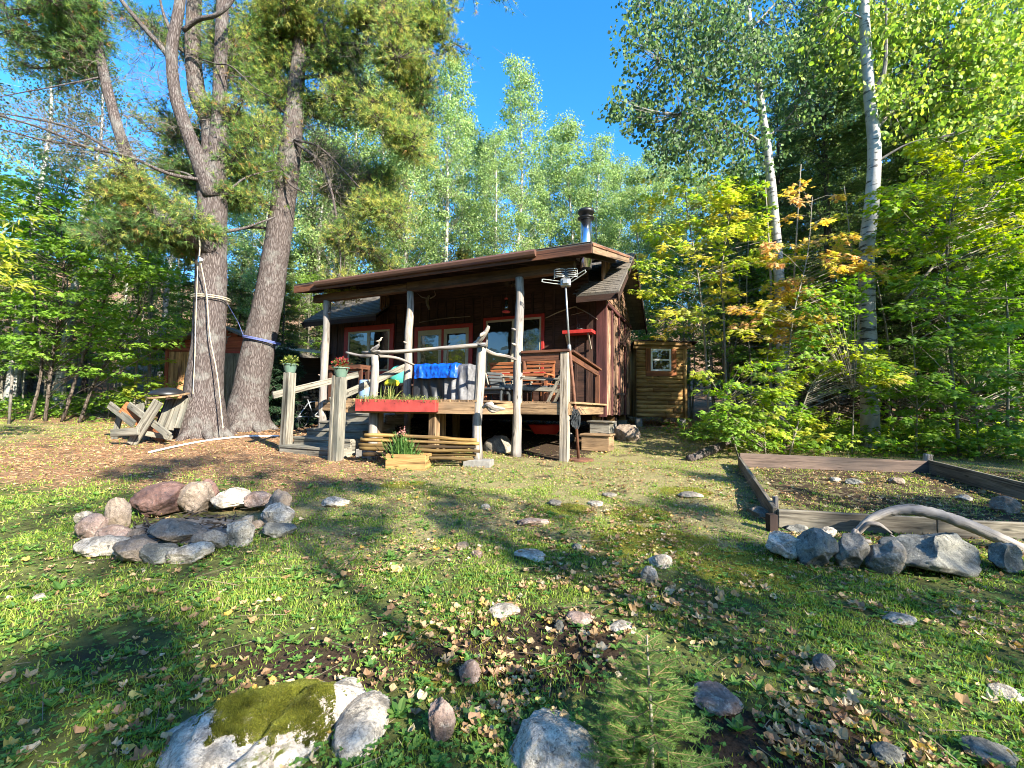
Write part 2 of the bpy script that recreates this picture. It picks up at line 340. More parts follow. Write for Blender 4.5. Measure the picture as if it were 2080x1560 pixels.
RK = dict(
 pale=rockmat('pale_lichened_granite', (.22, .19, .155), (.66, .58, .48), (.11, .10, .085), 0, .8),
 grey=rockmat('grey_granite', (.15, .13, .11), (.36, .32, .265), (.06, .06, .055), 0, .35),
 pink=rockmat('pink_granite', (.20, .13, .105), (.38, .28, .24), (.12, .10, .09), 0, .5),
 red=rockmat('dark_red_rock', (.13, .07, .058), (.22, .13, .11), (.07, .05, .05), 0, .15),
 tan=rockmat('tan_rock', (.20, .15, .11), (.34, .27, .21), (.11, .09, .08), 0, .3),
 mossy=rockmat('mossy_granite', (.22, .19, .155), (.70, .62, .52), (.10, .09, .08), .12, .8),
 slate=rockmat('blue_grey_rock', (.13, .125, .11), (.29, .28, .24), (.05, .055, .055), 0, .3))
# ================================================================ ground
def sig(x): return 1/(1+np.exp(-np.clip(x, -30, 30)))
def zones(x, y):
    w = (n2(x, y, .9, 5)-.5)*2.2; w2 = (n2(x, y, 2.7, 6)-.5)*2
    litter = sig((y-6.0+w)*2.2)*sig((-1.6-x+w)*1.6)                               # needle litter under the pines
    litter = litter*(1-.8*sig((-9.2-x+w)*1.4)*sig((12.6-y)*3)); litter = np.maximum(litter, sig((y-12.9+w*.4)*3)*.9)
    q = np.stack([x, y, 0*x], -1)-O; a = q@e1; b = q@e2
    under = sig((b-.0)*5)*sig((7.5-b)*3)*sig((a+8.6)*3)*sig((.1-a)*6)              # soil under cabin and deck, darkened to paint in the shade there
    dry = sig((y-3.9+w*1.3)*1.5)*np.maximum(sig((x+3.2+w)*1.5), .8*sig((-7-x+w)*1.5)*sig((y-6.5)*1.5))*(1-litter)
    soil = .7*sig((.75-np.hypot((x+.95)/.75, (y-2.35)/.38)+w2*.3)*7)*.85
    soil = np.maximum(soil, sig((.8-np.hypot((x-.1)/.7, (y-2.55)/.5)+w2*.2)*6)*.8)
    soil = np.maximum(soil, sig((.75-np.hypot((x-1.15)/.6, (y-1.85)/.35)+w2*.2)*6)*.9)
    pit = sig((1-np.hypot((x+3.15)/.78, (y-4.75)/.8))*9)
    moss = 0*x
    for px, py, r in ((1330, 1100, .55), (1520, 1150, .5), (1300, 1045, .35), (970, 1340, .33), (850, 1300, .22), (1390, 1000, .35), (1150, 1035, .3), (820, 985, .3), (1640, 1100, .3), (1700, 1560, .3)):
        d = ray(px, py); t = EYE/(SL*d[1]-d[2]); c = CAM+d*t; moss = np.maximum(moss, sig((1-np.hypot(x-c[0], (y-c[1])*1.3)/r+w2*.25)*6))
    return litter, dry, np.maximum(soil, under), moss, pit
def spaced(lo, hi, c, n, k=3.2):
    t = np.linspace(-1, 1, n); s = np.sinh(k*t)/np.sinh(k); return np.where(s < 0, c+s*(c-lo), c+s*(hi-c))
gx, gy = np.meshgrid(spaced(-90, 90, 0, 330), spaced(-50, 110, 3.5, 330)); gx = gx.ravel(); gy = gy.ravel()
li, dr, soil_shade, mo, pit = zones(gx, gy)
i = np.arange(329*330); i = i[(i % 330) != 329]; g = M()
g.raw(np.stack([gx, gy, gz(gx, gy)-pit*.05], 1), np.stack([i, i+1, i+331, i+330], 1), np.stack([li, dr, mo], 1), np.stack([np.maximum(soil_shade, ((gx > 3.0+(gy-4.6)*.35) & (gy > 4.5-(gx-2.7)*.12) & (gy < 7.6) & (gx < 8.5))*.5), 0*gx, 0*gx], 1))
m, n, b = newmat('lawn_and_forest_soil'); tc = nd(n, 'ShaderNodeTexCoord').outputs['Object']
c = attr(n, 'col').outputs['Color']; sp = nd(n, 'ShaderNodeSeparateColor'); n.links.new(c, sp.inputs[0])
f1 = noise(n, tc, 9, 8, .7); f2 = noise(n, tc, 55, 6, .75); f3 = noise(n, tc, 2.2, 5, .6)
gr = ramp(n, f1, [(.33, (.035, .035, .015)), (.5, (.085, .095, .03)), (.68, (.14, .16, .05))])
br = ramp(n, f2, [(.3, (.06, .034, .02)), (.5, (.19, .11, .062)), (.68, (.38, .26, .16))])
dy = ramp(n, f2, [(.3, (.08, .065, .03)), (.5, (.19, .165, .075)), (.68, (.36, .31, .17))])
ms = ramp(n, f2, [(.35, (.06, .065, .01)), (.65, (.21, .20, .03))])
def jag(f, s, lo=.35, hi=.65):
    a = nd(n, 'ShaderNodeMath', operation='ADD'); n.links.new(f, a.inputs[0]); n.links.new(s, a.inputs[1]); return ramp(n, a.outputs[0], [(lo, (0, 0, 0)), (hi, (1, 1, 1))])
c = mix(n, jag(f1, sp.outputs[1], .85, 1.15), gr, dy); c = mix(n, jag(f1, sp.outputs[0], .8, 1.1), c, br); c = mix(n, jag(f1, sp.outputs[2], .9, 1.1), c, ms)
c = mix(n, ramp(n, f3, [(.3, (1, 1, 1)), (.45, (0, 0, 0))]), c, (.05, .038, .024))
sg_ = nd(n, 'ShaderNodeSeparateXYZ'); n.links.new(attr(n, 'gr').outputs['Vector'], sg_.inputs[0]); c = mix(n, jag(f1, sg_.outputs[0], .85, 1.15), c, ramp(n, f2, [(.35, (.018, .012, .008)), (.7, (.075, .05, .034))]))  # near-black colour: bare dark soil, plus painted shade beneath cabin and deck
n.links.new(c, b.inputs['Base Color']); b.inputs['Roughness'].default_value = .95; b.inputs['Specular IOR Level'].default_value = .1; bump(n, b, f2, .8, .02)
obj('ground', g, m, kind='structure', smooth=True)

# ================================================================ cabin
Z0 = 1.36; DZ = 1.64                                  # underside of the walls, top of the deck
cabin = thing('cabin', 'dark board cabin on posts with a log-post porch, red-trimmed windows and a steel chimney', 'cabin', W(-4.3, 2.6, gz(*W(-4.3, 2.6, 0)[:2])))
FB = 2.6; BB = 6.05; RB = 4.32; EZ = 4.12; RZ = 5.72; EB = 2.05; LA = -8.75
def ms_z(bb): return EZ+(RZ-EZ)*(bb-EB)/(RB-EB) if bb < RB else RZ-(RZ-EZ)*(bb-RB)/(RB-EB)
g = MC()
g.box(LA, -6.3, FB, FB+.1, Z0, 4.45); g.box(-6.3, -.35, FB, FB+.1, Z0, 5.06); g.box(-.35, 0, FB, FB+.1, Z0, 4.45)
for k in range(31):
    x = LA+.14+k*.285; g.box(x-.03, x+.03, FB-.025, FB+.001, Z0+.02, 4.44)
obj('front_wall', g, MT['wallwood'], cabin)
g = MC(); poly = [(0, FB, Z0), (0, BB, Z0), (0, BB, ms_z(BB)-.1), (0, RB, RZ-.14), (0, FB, ms_z(FB)-.1)]
g.prism(poly, (-.1, 0, 0)); g.prism([(LA, q[1], q[2]) for q in poly], (.1, 0, 0))
g.box(LA, -.1, BB-.1, BB, Z0, 4.3); g.box(LA+.1, -.1, FB+.1, BB-.1, Z0, Z0+.12)
obj('wall_shell', g, MT['darkwood'], cabin)
g = MC(); y = FB+.02; random.seed(3)
while y < BB-.05:                                     # bark-edged vertical slabs on the side wall
    w = random.uniform(.07, .15); zt = 3.98; d = random.uniform(.02, .06); t = random.uniform(.6, 1.9)
    g.bar((d/2, y+w/2, Z0+.02), (d/2, y+w/2, zt), w*1.02, d, (1, 0, 0), jit=.011, col=(t, t, t)); y += w
obj('slab_siding', g, MT['sidewood'], cabin)
g = MC()
for yy, w in ((3.35, .16), (4.25, .12), (5.15, .15)): g.box(.055, .085, yy-w/2, yy+w/2, Z0, 3.97)
g.box(-.14, .0, FB-.035, FB-.001, Z0-.02, 4.12); g.box(.001, .09, FB-.035, FB+.10, Z0-.02, 4.12)
g.box(.05, .1, FB+.1, BB, 3.98, 4.07)
obj('corner_board', g, MT['maroon'], cabin, bevel=.004)
g = MC(); z = 4.07                                    # shingled gable
while z < RZ-.2:
    for yy in np.arange(FB, BB, .13):
        if z+.14 < ms_z(yy+.065)-.08:
            t = random.uniform(.7, 1.5); g.bar((.02+random.random()*.01, yy+.062, z-.02), (.008, yy+.062, z+.15), .12, .022, (1, 0, 0), col=(t, t, t*.95))
    z += .13
obj('gable_shingles', g, MT['sidewood'], cabin)
# main roof
g = MC(); RA0, RA1 = LA-.4, .48
def slab(g, A0, A1, b0, z0, b1, z1, th):
    ln = math.hypot(b1-b0, z1-z0); V = []; gr = []
    for (bb, zz, l) in ((b0, z0, 0), (b1, z1, ln)):
        for A in (A0, A1): V += [(A, bb, zz), (A, bb, zz-th)]; gr += [(A, l, 0), (A, l, th)]
    g.raw(V, [[0, 2, 6, 4], [1, 5, 7, 3], [0, 1, 3, 2], [4, 6, 7, 5], [0, 4, 5, 1], [2, 3, 7, 6]], None, np.array(gr, float))
slab(g, RA0, -6.3, EB, EZ, FB-.06, ms_z(FB-.06), .05); slab(g, -.48, RA1, EB, EZ, FB-.06, ms_z(FB-.06), .05); slab(g, RA0, RA1, FB+.11, ms_z(FB+.11), RB, RZ, .05); slab(g, RA0, -6.3, FB-.061, ms_z(FB-.061), FB+.111, ms_z(FB+.111), .05); slab(g, -.3, RA1, FB-.061, ms_z(FB-.061), FB+.111, ms_z(FB+.111), .05); slab(g, RA0, RA1, 2*RB-EB+.05, EZ-.03, RB, RZ, .05)
for kk in range(22):                                  # raised courses
    t0 = kk/22; bb = EB+(RB-EB)*t0; b2 = 2*RB-bb
    for A in np.arange(RA0+(kk % 2)*.11, RA1-.2, .22+.0*kk):
        j = random.uniform(0, .012)
        if bb < FB+.12 and -6.32 < A+.11 < -.50: continue
        g.bar((A+.11, bb, ms_z(bb)+.004+j*.6), (A+.11, bb+.085, ms_z(bb+.085)+.001), .218, .007, (0, 0, 1))
rf = obj('main_roof', g, MT['shingle'], cabin)
g = MC()
for A in (RA1, RA0-.0): 
    s = -1 if A > 0 else 1
    g = M(WX)
    for ba, bz, ca, cz in ((EB-.02, EZ-.15, RB, RZ-.13), (2*RB-EB+.07, EZ-.18, RB+.001, RZ-.131)):
        g.bar((A-.02, ba, bz), (A-.02, ca, cz), .035, .17)
    obj('barge_board', g, MT['darkwood'], cabin)
g = MC()
g.box(RA0, -6.3, EB-.01, EB+.02, EZ-.19, EZ-.055); obj('eave_board', g, MT['darkwood'], cabin); g = MC(); g.box(-.48, RA1-.04, EB-.01, EB+.02, EZ-.19, EZ-.055); obj('eave_board', g, MT['darkwood'], cabin)

for a0_, a1_ in ((RA0, -6.3), (-.48, RA1-.04)):
    g = MC(); g.prism([(a0_, EB+.03, EZ-.10), (a1_, EB+.03, EZ-.10), (a1_, FB-.04, ms_z(FB)-.16), (a0_, FB-.04, ms_z(FB)-.16)], (0, 0, .015)); obj('soffit', g, MT['darkwood'], cabin)
g = MC()
g.prism([(.0, EB+.3, ms_z(EB+.3)-.09), (RA1-.04, EB+.3, ms_z(EB+.3)-.09), (RA1-.04, RB, RZ-.09), (.0, RB, RZ-.09)], (0, 0, .015))
obj('soffit', g, MT['darkwood'], cabin)
# porch roof
PA0, PA1, PB0, PB1 = -6.62, .50, -.38, 3.7; PZ0 = 4.34; PS = .262
def pr_z(bb): return PZ0+PS*(bb-PB0)
g = MC(); slab(g, PA0, PA1, PB0, PZ0, PB1, pr_z(PB1), .035)
for kk in range(16):
    bb = PB0+kk*.25; g.bar((PA0, bb, pr_z(bb)+.004), (PA1, bb, pr_z(bb)+.004), .02, .008)
pr = obj('porch_roof', g, MT['shingle'], cabin)
g = MC()
for A in np.arange(PA0+.2, PA1, .6): g.bar((A, PB0+.05, pr_z(PB0)-.10), (A, PB1-.6, pr_z(PB1-.6)-.10), .045, .13)
g.prism([(PA0+.03, PB0+.04, PZ0-.045), (PA1-.03, PB0+.04, PZ0-.045), (PA1-.03, PB1-.2, pr_z(PB1-.2)-.045), (PA0+.03, PB1-.2, pr_z(PB1-.2)-.045)], (0, 0, .008))
obj('porch_rafters', g, MT['darkwood'], cabin)
g = MC(); g.bar((PA0, PB0+.0, PZ0-.115), (PA1, PB0+.0, PZ0-.115), .03, .16); obj('fascia_board', g, MT['redwood'], cabin, bevel=.003)
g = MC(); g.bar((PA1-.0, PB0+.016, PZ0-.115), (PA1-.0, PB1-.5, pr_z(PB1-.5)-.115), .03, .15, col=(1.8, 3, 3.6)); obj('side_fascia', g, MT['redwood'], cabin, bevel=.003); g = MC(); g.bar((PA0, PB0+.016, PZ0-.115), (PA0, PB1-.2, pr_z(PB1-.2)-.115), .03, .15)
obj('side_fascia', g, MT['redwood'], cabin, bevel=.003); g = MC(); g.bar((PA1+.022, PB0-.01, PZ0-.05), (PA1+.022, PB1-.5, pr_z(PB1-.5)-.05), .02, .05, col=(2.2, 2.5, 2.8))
obj('drip_edge', g, MT['redwood'], cabin, bevel=.003)
g = MC(); gp = [(0, 0), (-.085, 0), (-.10, -.035), (-.085, -.085), (-.05, -.11), (0, -.11)]
g.prism([(PA0+.75, PB0-.016+q[0], PZ0-.02+q[1]) for q in gp], (PA1-PA0-1.75, 0, 0)); gt = obj('gutter', g, MT['brownmetal'], cabin)
g = MC(); BZ = 4.06
g.bar((-6.35, 0, BZ), (-3.6, 0, BZ), .14, .17, jit=.002); g.bar((-3.598, 0, BZ+.01), (.1, 0, BZ+.01), .14, .19, jit=.002)
obj('porch_beam', g, MT['beamwood'], cabin, bevel=.006)
g = MC()                                              # boards closing the gap between the two roofs
for s, A in ((1, -.02), (-1, -6.3)):
    bb = FB+.0 if s > 0 else EB+.15
    while bb < PB1-.15:
        w = .13; zt = pr_z(bb+w/2)-.06; zb = ms_z(bb+w/2)+.01 if bb > EB else BZ
        if zt > zb+.03: t = random.uniform(1.2, 3) if s > 0 else 1; g.box(A-.015, A+.015+random.random()*.01, bb+.004, bb+w-.004, zb, zt, col=(t, t*.95, t*.85))
        bb += w
for bb in np.arange(.25, FB, .14):
    pass
obj('infill_boards', g, MT['sidewood'], cabin)
# posts
def logpost(name, A, bq, z0, z1, r0_, r1_, lean=0, mat='logpost'):
    g = M(); p = [W(A+lean*t+random.uniform(-.012, .012), bq+random.uniform(-.012, .012), z0+(z1-z0)*t) for t in np.linspace(0, 1, 9)]
    g.tube(p, np.linspace(r0_, r1_, 9)*RNG.uniform(.93, 1.08, 9), 12, .05, sub=3)
    for _ in range(5):                                # branch stubs
        t = random.uniform(.15, .95); c = W(A+lean*t, bq, z0+(z1-z0)*t); an = random.uniform(0, 2*pi)
        dv = np.array([cos(an), sin(an)-.4, .3])*(r0_*1.25); g.tube([c, c+dv*.8, c+dv*1.15], [.028, .022, .012], 6)
    return obj(name, g, MT[mat], cabin, smooth=True)
zg = lambda A, bq: float(gz(*W(A, bq, 0)[:2]))-.06
logpost('porch_post', -5.98, 0, zg(-5.98, 0), 3.98, .095, .082, .03)
logpost('porch_post', -3.56, 0, zg(-3.56, 0), 3.98, .092, .078, .02)
logpost('porch_post', -1.0, -.03, zg(-1, 0), 3.98, .098, .082, .03)
g = M(); g.bar(W(-.07, -.02, zg(-.07, 0)), W(-.07, -.02, 2.53), .15, .15, e1); obj('corner_post', g, MT['lightwood'], cabin, bevel=.008)
# deck
BAY = [(-3.52, -1.80), (-1.27, -1.12), (-1.08, -.02)]
g = MC()
for A in np.arange(-6.1, -.02, .148):                 # boards run front to back
    fr = -.02
    if A > -3.5 and A < -1.1: t = (A+3.52)/(2.25); fr = -1.80+.68*min(t, 1)-.03
    if A > -1.27 and A < -1.08: fr = -1.0
    g.box(A+.004, A+.144, fr, FB-.03, DZ-.035, DZ)
obj('deck_boards', g, MT['deckwood'], cabin)
g = M()
def lb(a0, b0, a1, b1, z, w, h, mt=None, jit=0): g.bar(W(a0, b0, z), W(a1, b1, z), w, h, jit=jit)
lb(-3.52, -1.84, -2.35, -1.485, DZ-.14, .045, .21, jit=.001); obj('deck_fascia', g, MT['deckwood'], cabin, bevel=.004); g = M(); lb(-2.348, -1.484, -1.27, -1.16, DZ-.138, .045, .205, jit=.001)
lb(-1.245, -1.15, -1.06, -.07, DZ-.14, .045, .20); lb(-.93, -.045, .02, -.045, DZ-.135, .045, .205, jit=.001); lb(.02, -.02, .02, FB-.08, DZ-.135, .045, .20)
lb(-6.15, -.045, -3.6, -.045, DZ-.14, .045, .20); lb(-6.17, -.02, -6.17, FB-.05, DZ-.14, .045, .2)
obj('deck_fascia', g, MT['deckwood'], cabin, bevel=.004)
for A, B_ in ((-3.05, -1.45), (-2.3, -.6), (-2.0, -1.25), (-5.9, 1.5), (-3.2, 1.4), (-.6, 1.6), (-4.2, .8)):
    g = M(); g.bar(W(A, B_, zg(A, B_)), W(A, B_, DZ-.04), .14, .14, e1); obj('deck_pier', g, MT['deckwood'], cabin, bevel=.006)
# bay post on its block, rail posts
g = M(); g.tube([W(-1.22, -1.1, zg(-1.2, -1.1)+.10), W(-1.25, -1.1, 1.2), W(-1.22, -1.08, 2.0), W(-1.2, -1.08, 2.56)], [.085, .078, .085, .078], 12, .04, sub=4)
obj('rail_post', g, MT['logpost'], cabin, smooth=True)
g = M(); a_, z_ = AB(757, 722, -1.55); g.tube([W(a_-.02, -1.5, DZ-.2), W(a_+.02, -1.5, 2.1), W(a_, -1.5, z_)], [.075, .07, .062], 12, .05, sub=4)
obj('rail_post', g, MT['logpost'], cabin, smooth=True)
g = M(); g.tube([W(-3.05, -1.56, zg(-3, -1.6)), W(-3.05, -1.56, DZ-.24)], [.09, .08], 10, .05, sub=6); obj('deck_pier', g, MT['logpost'], cabin, smooth=True)
def pxtube(g, pts, rad, n=7, jit=.12, sub=4): g.tube([W(*(lambda q: (q[0], bq, q[1]))(AB(px, py, bq))) for px, py, bq in pts], rad, n, jit, sub=sub)
g = M()
pxtube(g, [(736, 716, -1.5), (800, 715, -1.45), (880, 709, -1.3), (940, 704, -1.2), (990, 700, -1.1)], [.028, .036, .034, .042, .035])
pxtube(g, [(703, 716, -1.6), (735, 723, -1.55), (760, 723, -1.5), (805, 727, -.9), (842, 742, -.1)], [.022, .03, .028, .026, .024])
pxtube(g, [(975, 703, -1.1), (1000, 718, -.8), (1030, 724, -.3), (1052, 732, -.08)], [.035, .032, .03, .026])
obj('branch_rail', g, MT['logpost'], cabin, smooth=True)
g = M(); g.bar(W(-.90, -.04, 2.55), W(.03, -.04, 2.55), .16, .045, jit=.001); g.bar(W(-.90, -.06, 2.44), W(-.16, -.06, 2.45), .04, .13); g.bar(W(-.84, -.06, 2.22), W(-.84, -.06, 2.38), .10, .04, e1)
g.bar(W(.0, .03, 2.553), W(.0, 2.2, 2.40), .16, .04); g.bar(W(.0, .06, 2.46), W(.0, 2.15, 2.31), .04, .12); g.bar(W(0, 2.12, DZ), W(0, 2.12, 2.28), .09, .09, e1)
obj('lumber_rail', g, MT['redwood'], cabin, bevel=.004)
# stairs
st = M(); SA0, SA1 = -5.02, -3.56; nst = 6; zb0 = float(gz(*W(-4.3, -1.8, 0)[:2]))
for k in range(nst):
    zz = zb0+.13+(DZ-.17-zb0-.13)*k/(nst-1)*1.0; bb = -1.88+k*.30
    g2 = st; g2.bar(W(SA0, bb+.17, zz), W(SA1, bb+.17, zz), .31, .045, jit=.001); g2.bar(W(SA0+.01, bb+.05, zz-.095), W(SA1-.01, bb+.05, zz-.095), .04, .15)
    st.bar(W(SA1-.02, bb+.06, zz-.10), W(SA1-.02, bb+.62, zz-.10), .045, .19); st.bar(W(SA0+.02, bb+.06, zz-.10), W(SA0+.02, bb+.62, zz-.10), .045, .19)
stairs = obj('stairs', st, MT['greywood'], cabin, bevel=.004)
def newel(px_t, py_t, A, B_, zt):
    g = M(); a0, z0 = A, zt; g.bar(W(A-.03, B_, zg(A, B_)), W(A+.0, B_, zt), .165, .165, e1, jit=.002); obj('newel_post', g, MT['greywood'], stairs, bevel=.01)
NZ1 = AB(597, 757, -1.64)[1]; NZ2 = AB(700, 766, -1.87)[1]
newel(0, 0, -5.05, -1.66, NZ1); newel(0, 0, -3.50, -1.90, NZ2)
g = M(); g.bar(W(-3.60, -1.98, zg(-3.6, -1.9)), W(-3.57, -1.98, NZ2+.02), .05, .06, e1, jit=.004)
g.bar(W(-5.16, -1.92, AB(574, 803, -1.9)[1]), W(-4.98, .05, BA(693, 757, -4.98)[1]), .04, .13); g.bar(W(-3.62, -2.0, BA(672, 815, -3.6)[1]), W(-3.60, -.05, BA(818, 745, -3.6)[1]), .04, .13)
obj('handrail', g, MT['greywood'], stairs, bevel=.003)
# windows and doors
def winpart(name, A0, A1, z0, z1, trim, tm, sashes, sm='cream', sill=False, sf=.055, topf=0):
    fr = MC(); y0, y1 = FB-.065, FB-.026
    fr.box(A0, A1, y0, y1, z1-trim, z1); fr.box(A0, A0+trim, y0, y1-.0, z0, z1-trim); fr.box(A1-trim, A1, y0, y1, z0, z1-trim); fr.box(A0-(.04 if sill else 0), A1+(.04 if sill else 0), y0-(.05 if sill else 0), y1, z0-(.02 if sill else 0), z0+trim*.6)
    w = obj(name, fr, MT[tm], cabin, bevel=.003)
    for (s0, s1) in sashes:
        g = MC(); y0s, y1s = FB-.052, FB-.004; zz0, zz1 = z0+trim*.6, z1-trim
        g.box(s0, s1, y0s, y1s, zz1-sf-topf, zz1); g.box(s0, s1, y0s, y1s, zz0, zz0+sf); g.box(s0, s0+sf, y0s, y1s, zz0+sf, zz1-sf-topf); g.box(s1-sf, s1, y0s, y1s, zz0+sf, zz1-sf-topf)
        sh = obj('sash', g, MT[sm], w, bevel=.003)
        g = MC(); g.box(s0+sf-.005, s1-sf+.005, FB-.032, FB-.027, zz0+sf-.005, zz1-sf-topf+.005); obj('pane', g, MT['glass'], w)
a0, a1 = AB(703, 660, FB)[0], AB(803, 660, FB)[0]; t = .17
winpart('window', a0, a1, 2.45, 3.92, .15, 'redpaint', [(a0+.15, (a0+a1)/2), ((a0+a1)/2+.0, a1-.15)])
a0, a1 = AB(845, 668, FB)[0], AB(962, 660, FB)[0]; mid = (a0+a1)/2
winpart('french_doors', a0, a1, DZ, 3.76, .11, 'redpaint', [(a0+.11, mid-.035), (mid+.035, a1-.11)], sf=.10, topf=.04)
g = MC(); g.box(mid-.035, mid+.035, FB-.062, FB-.03, DZ+.05, 3.65); obj('door_mullion', g, MT['redpaint'], cabin)
a0, a1 = AB(984, 648, FB)[0], AB(1107, 640, FB)[0]; mid = a0+(a1-a0)*.5
winpart('sliding_window', a0, a1, 2.36, 3.86, .075, 'redpaint', [(a0+.075, mid+.02), (mid+.02, a1-.075)], sf=.05, sill=True)
# side wall details
g = MC(); g.box(.08, .16, 4.35, 4.85, 3.25, 3.3); g.bar((.1, 4.45, 3.3), (.3, 4.45, 3.62), .4, .02, (0, 0, 1)); obj('side_vent_hood', g, MT['darkwood'], cabin)
g = MC(); g.box(.075, .22, 3.95, 4.2, 1.9, 1.94); g.box(.08, .11, 5.3, 5.6, 2.15, 2.28); obj('side_bracket', g, MT['blackmetal'], cabin)
for A, B_ in ((-.15, 2.75), (-.15, 4.3), (-.15, 5.9), (-4.3, 5.8), (-8.4, 2.8), (-8.4, 5.8)):
    g = MC(); z = zg(A, B_); g.box(A-.12, A+.12, B_-.12, B_+.12, z, Z0-.16, col=(1, 1, 1)); obj('footing', g, MT['concrete'], cabin)
    g = MC(); g.box(A-.10, A+.10, B_-.10, B_+.10, Z0-.16, Z0); obj('footing_timber', g, MT['yellowwood'], cabin)
g = MC()
for B_ in (2.72, 4.3, 5.9): g.box(LA+.05, -.02, B_-.05, B_+.05, Z0-.14, Z0-.001)
obj('floor_beam', g, MT['darkwood'], cabin)
# chimney
ca, cz = -.19, 0; cb = 1.8; ct = AB(1190, 437, cb)[1]
g = M(); g.lathe(W(ca, cb, pr_z(cb)-.3), [(.125, 0), (.125, ct-pr_z(cb)+.22)], 28); g.lathe(W(ca, cb, pr_z(cb)+.18), [(.128, 0), (.131, .01), (.128, .02)], 28); ch = obj('chimney', g, MT['steel'], cabin, smooth=False)
for p_ in ch.data.polygons: p_.use_smooth = len(p_.vertices) == 4
g = M(); g.lathe(W(ca, cb, ct-.12), [(.13, 0), (.185, .03), (.187, .045), (.13, .05)], 28); g.lathe(W(ca, cb, ct-.05), [(.11, 0), (.11, .06), (.17, .075), (.185, .10), (.18, .15), (.10, .17), (.03, .175)], 28); obj('chimney_cap', g, MT['blackmetal'], ch, smooth=True)
g = M(); g.lathe(W(ca, cb, pr_z(cb)-.08), [(.22, 0), (.135, .12)], 20); obj('chimney_flashing', g, MT['galv'], ch)

# ================================================================ things on and around the porch
def at(px, py, bq): a, z = AB(px, py, bq); return W(a, bq, z)
# flower pots on the newels
def pot(c, kind):
    lab = {0: 'grey-green plastic flower pot with leafy yellow-green plant on the far left stair post', 1: 'grey-green plastic flower pot with red-leaved begonia on the right stair post'}[kind]
    t = thing('flower_pot', lab, 'flower pot', c, 'potted plants on the stair posts')
    g = M(); g.lathe(c, [(.085, 0), (.12, .12), (.13, .145), (.145, .148), (.145, .165), (.13, .17), (.12, .14)], 24); obj('pot', g, MT['greenpot'], t, smooth=False)
    g = M(); n = 230; r = RNG.normal(size=(n, 3)); r /= np.linalg.norm(r, axis=1)[:, None]; rr = RNG.random(n)**.5
    C = c+np.array([0, 0, .20])+r*rr[:, None]*np.array([.16, .16, .12]); C[:, 2] = np.maximum(C[:, 2], c[2]+.16)
    pal = np.array([(.16, .22, .04), (.30, .30, .08), (.10, .16, .03)] if kind == 0 else [(.26, .025, .025), (.18, .02, .02), (.32, .07, .05), (.12, .15, .04), (.09, .12, .03)])
    g.inst(OVAL[0], OVAL[1], C, r+np.array([0, 0, .2]), r*.5+RNG.normal(size=(n, 3))*.4+np.array([0, -.2, 1]), RNG.uniform(.035, .06, n), pal[RNG.integers(0, len(pal), n)]*RNG.uniform(.7, 1.3, (n, 1)))
    g.sticks(np.repeat(c[None]+np.array([0, 0, .14]), 40, 0), C[:40], .004, .002, (.1, .14, .04)); obj('plant', g, MT['leaf'], t)
OVAL = (np.array([(0, 0, 0), (.3, .3, .05), (.7, .27, .04), (1, 0, -.05), (.7, -.27, .04), (.3, -.3, .05)]), np.array([[0, 1, 2, 3], [0, 3, 4, 5]]))
pot(W(-5.05, -1.66, NZ1), 0); pot(W(-3.50, -1.90, NZ2+.0), 1)
# planter on the deck edge
def plants(g, C0, C1, n, h, pal, sp=.05, leafy=0):
    C0 = np.array(C0); C1 = np.array(C1); t = RNG.random(n)[:, None]; B = C0+(C1-C0)*t+RNG.normal(size=(n, 3))*(sp, sp, 0); hh = h*RNG.uniform(.4, 1, n)*(.6+.8*vn(np.stack([t[:, 0]*9, t[:, 0]*0, t[:, 0]*0], -1)))
    g.inst(BL[0], BL[1], B, RNG.normal(size=(n, 3))*.25+(0, 0, 1), RNG.normal(size=(n, 3)), hh, pal[RNG.integers(0, len(pal), n)]*RNG.uniform(.7, 1.3, (n, 1)))
    if leafy:
        T = B+np.array([0, 0, 1])*(hh*RNG.uniform(.3, 1, n))[:, None]+RNG.normal(size=(n, 3))*.02
        g.inst(OVAL[0], OVAL[1], T, RNG.normal(size=(n, 3)), RNG.normal(size=(n, 3))*.6+(0, 0, 1), RNG.uniform(.5, 1, n)*leafy, pal[RNG.integers(0, len(pal), n)]*RNG.uniform(.7, 1.3, (n, 1)))
BL = (np.array([(0, -.045, 0), (0, .045, 0), (.55, .03, .03), (1, 0, .12), (.55, -.03, .03)]), np.array([[0, 1, 2, 3], [0, 3, 4, 0]]))
BL = (np.array([(0, -.045, 0), (0, .045, 0), (.55, .03, .03), (.55, -.03, .03), (1, 0, .14), (1, .004, .14)]), np.array([[0, 1, 2, 3], [3, 2, 5, 4]]))
def lfr(t): return W(-3.52+2.25*t, -1.84+.68*t, 0)   # along the bay front
f0, f1 = .15, .74; v0, v1 = lfr(f0), lfr(f1); dv = (v1-v0)/np.linalg.norm(v1-v0); nv = np.array([dv[1], -dv[0], 0])
t = thing('flower_box', 'long faded red flower box with thin green plants hung along the porch deck edge', 'flower box', (v0+v1)/2+nv*.1+(0, 0, DZ-.22))
g = M(); zc = DZ-.115; L0 = v0+(0, 0, zc); L1 = v1+(0, 0, zc)
g.bar(L0+nv*.19, L1+nv*.19, .025, .20); g.bar(L0+nv*.035, L1+nv*.035, .02, .20); g.bar(L0+nv*.11+(0, 0, -.09), L1+nv*.11+(0, 0, -.09), .14, .02)
g.bar(L0+nv*.178+dv*.012, L0+nv*.046+dv*.012, .024, .198); g.bar(L1+nv*.178-dv*.012, L1+nv*.046-dv*.012, .024, .198); obj('box', g, MT['planter'], t, bevel=.003)
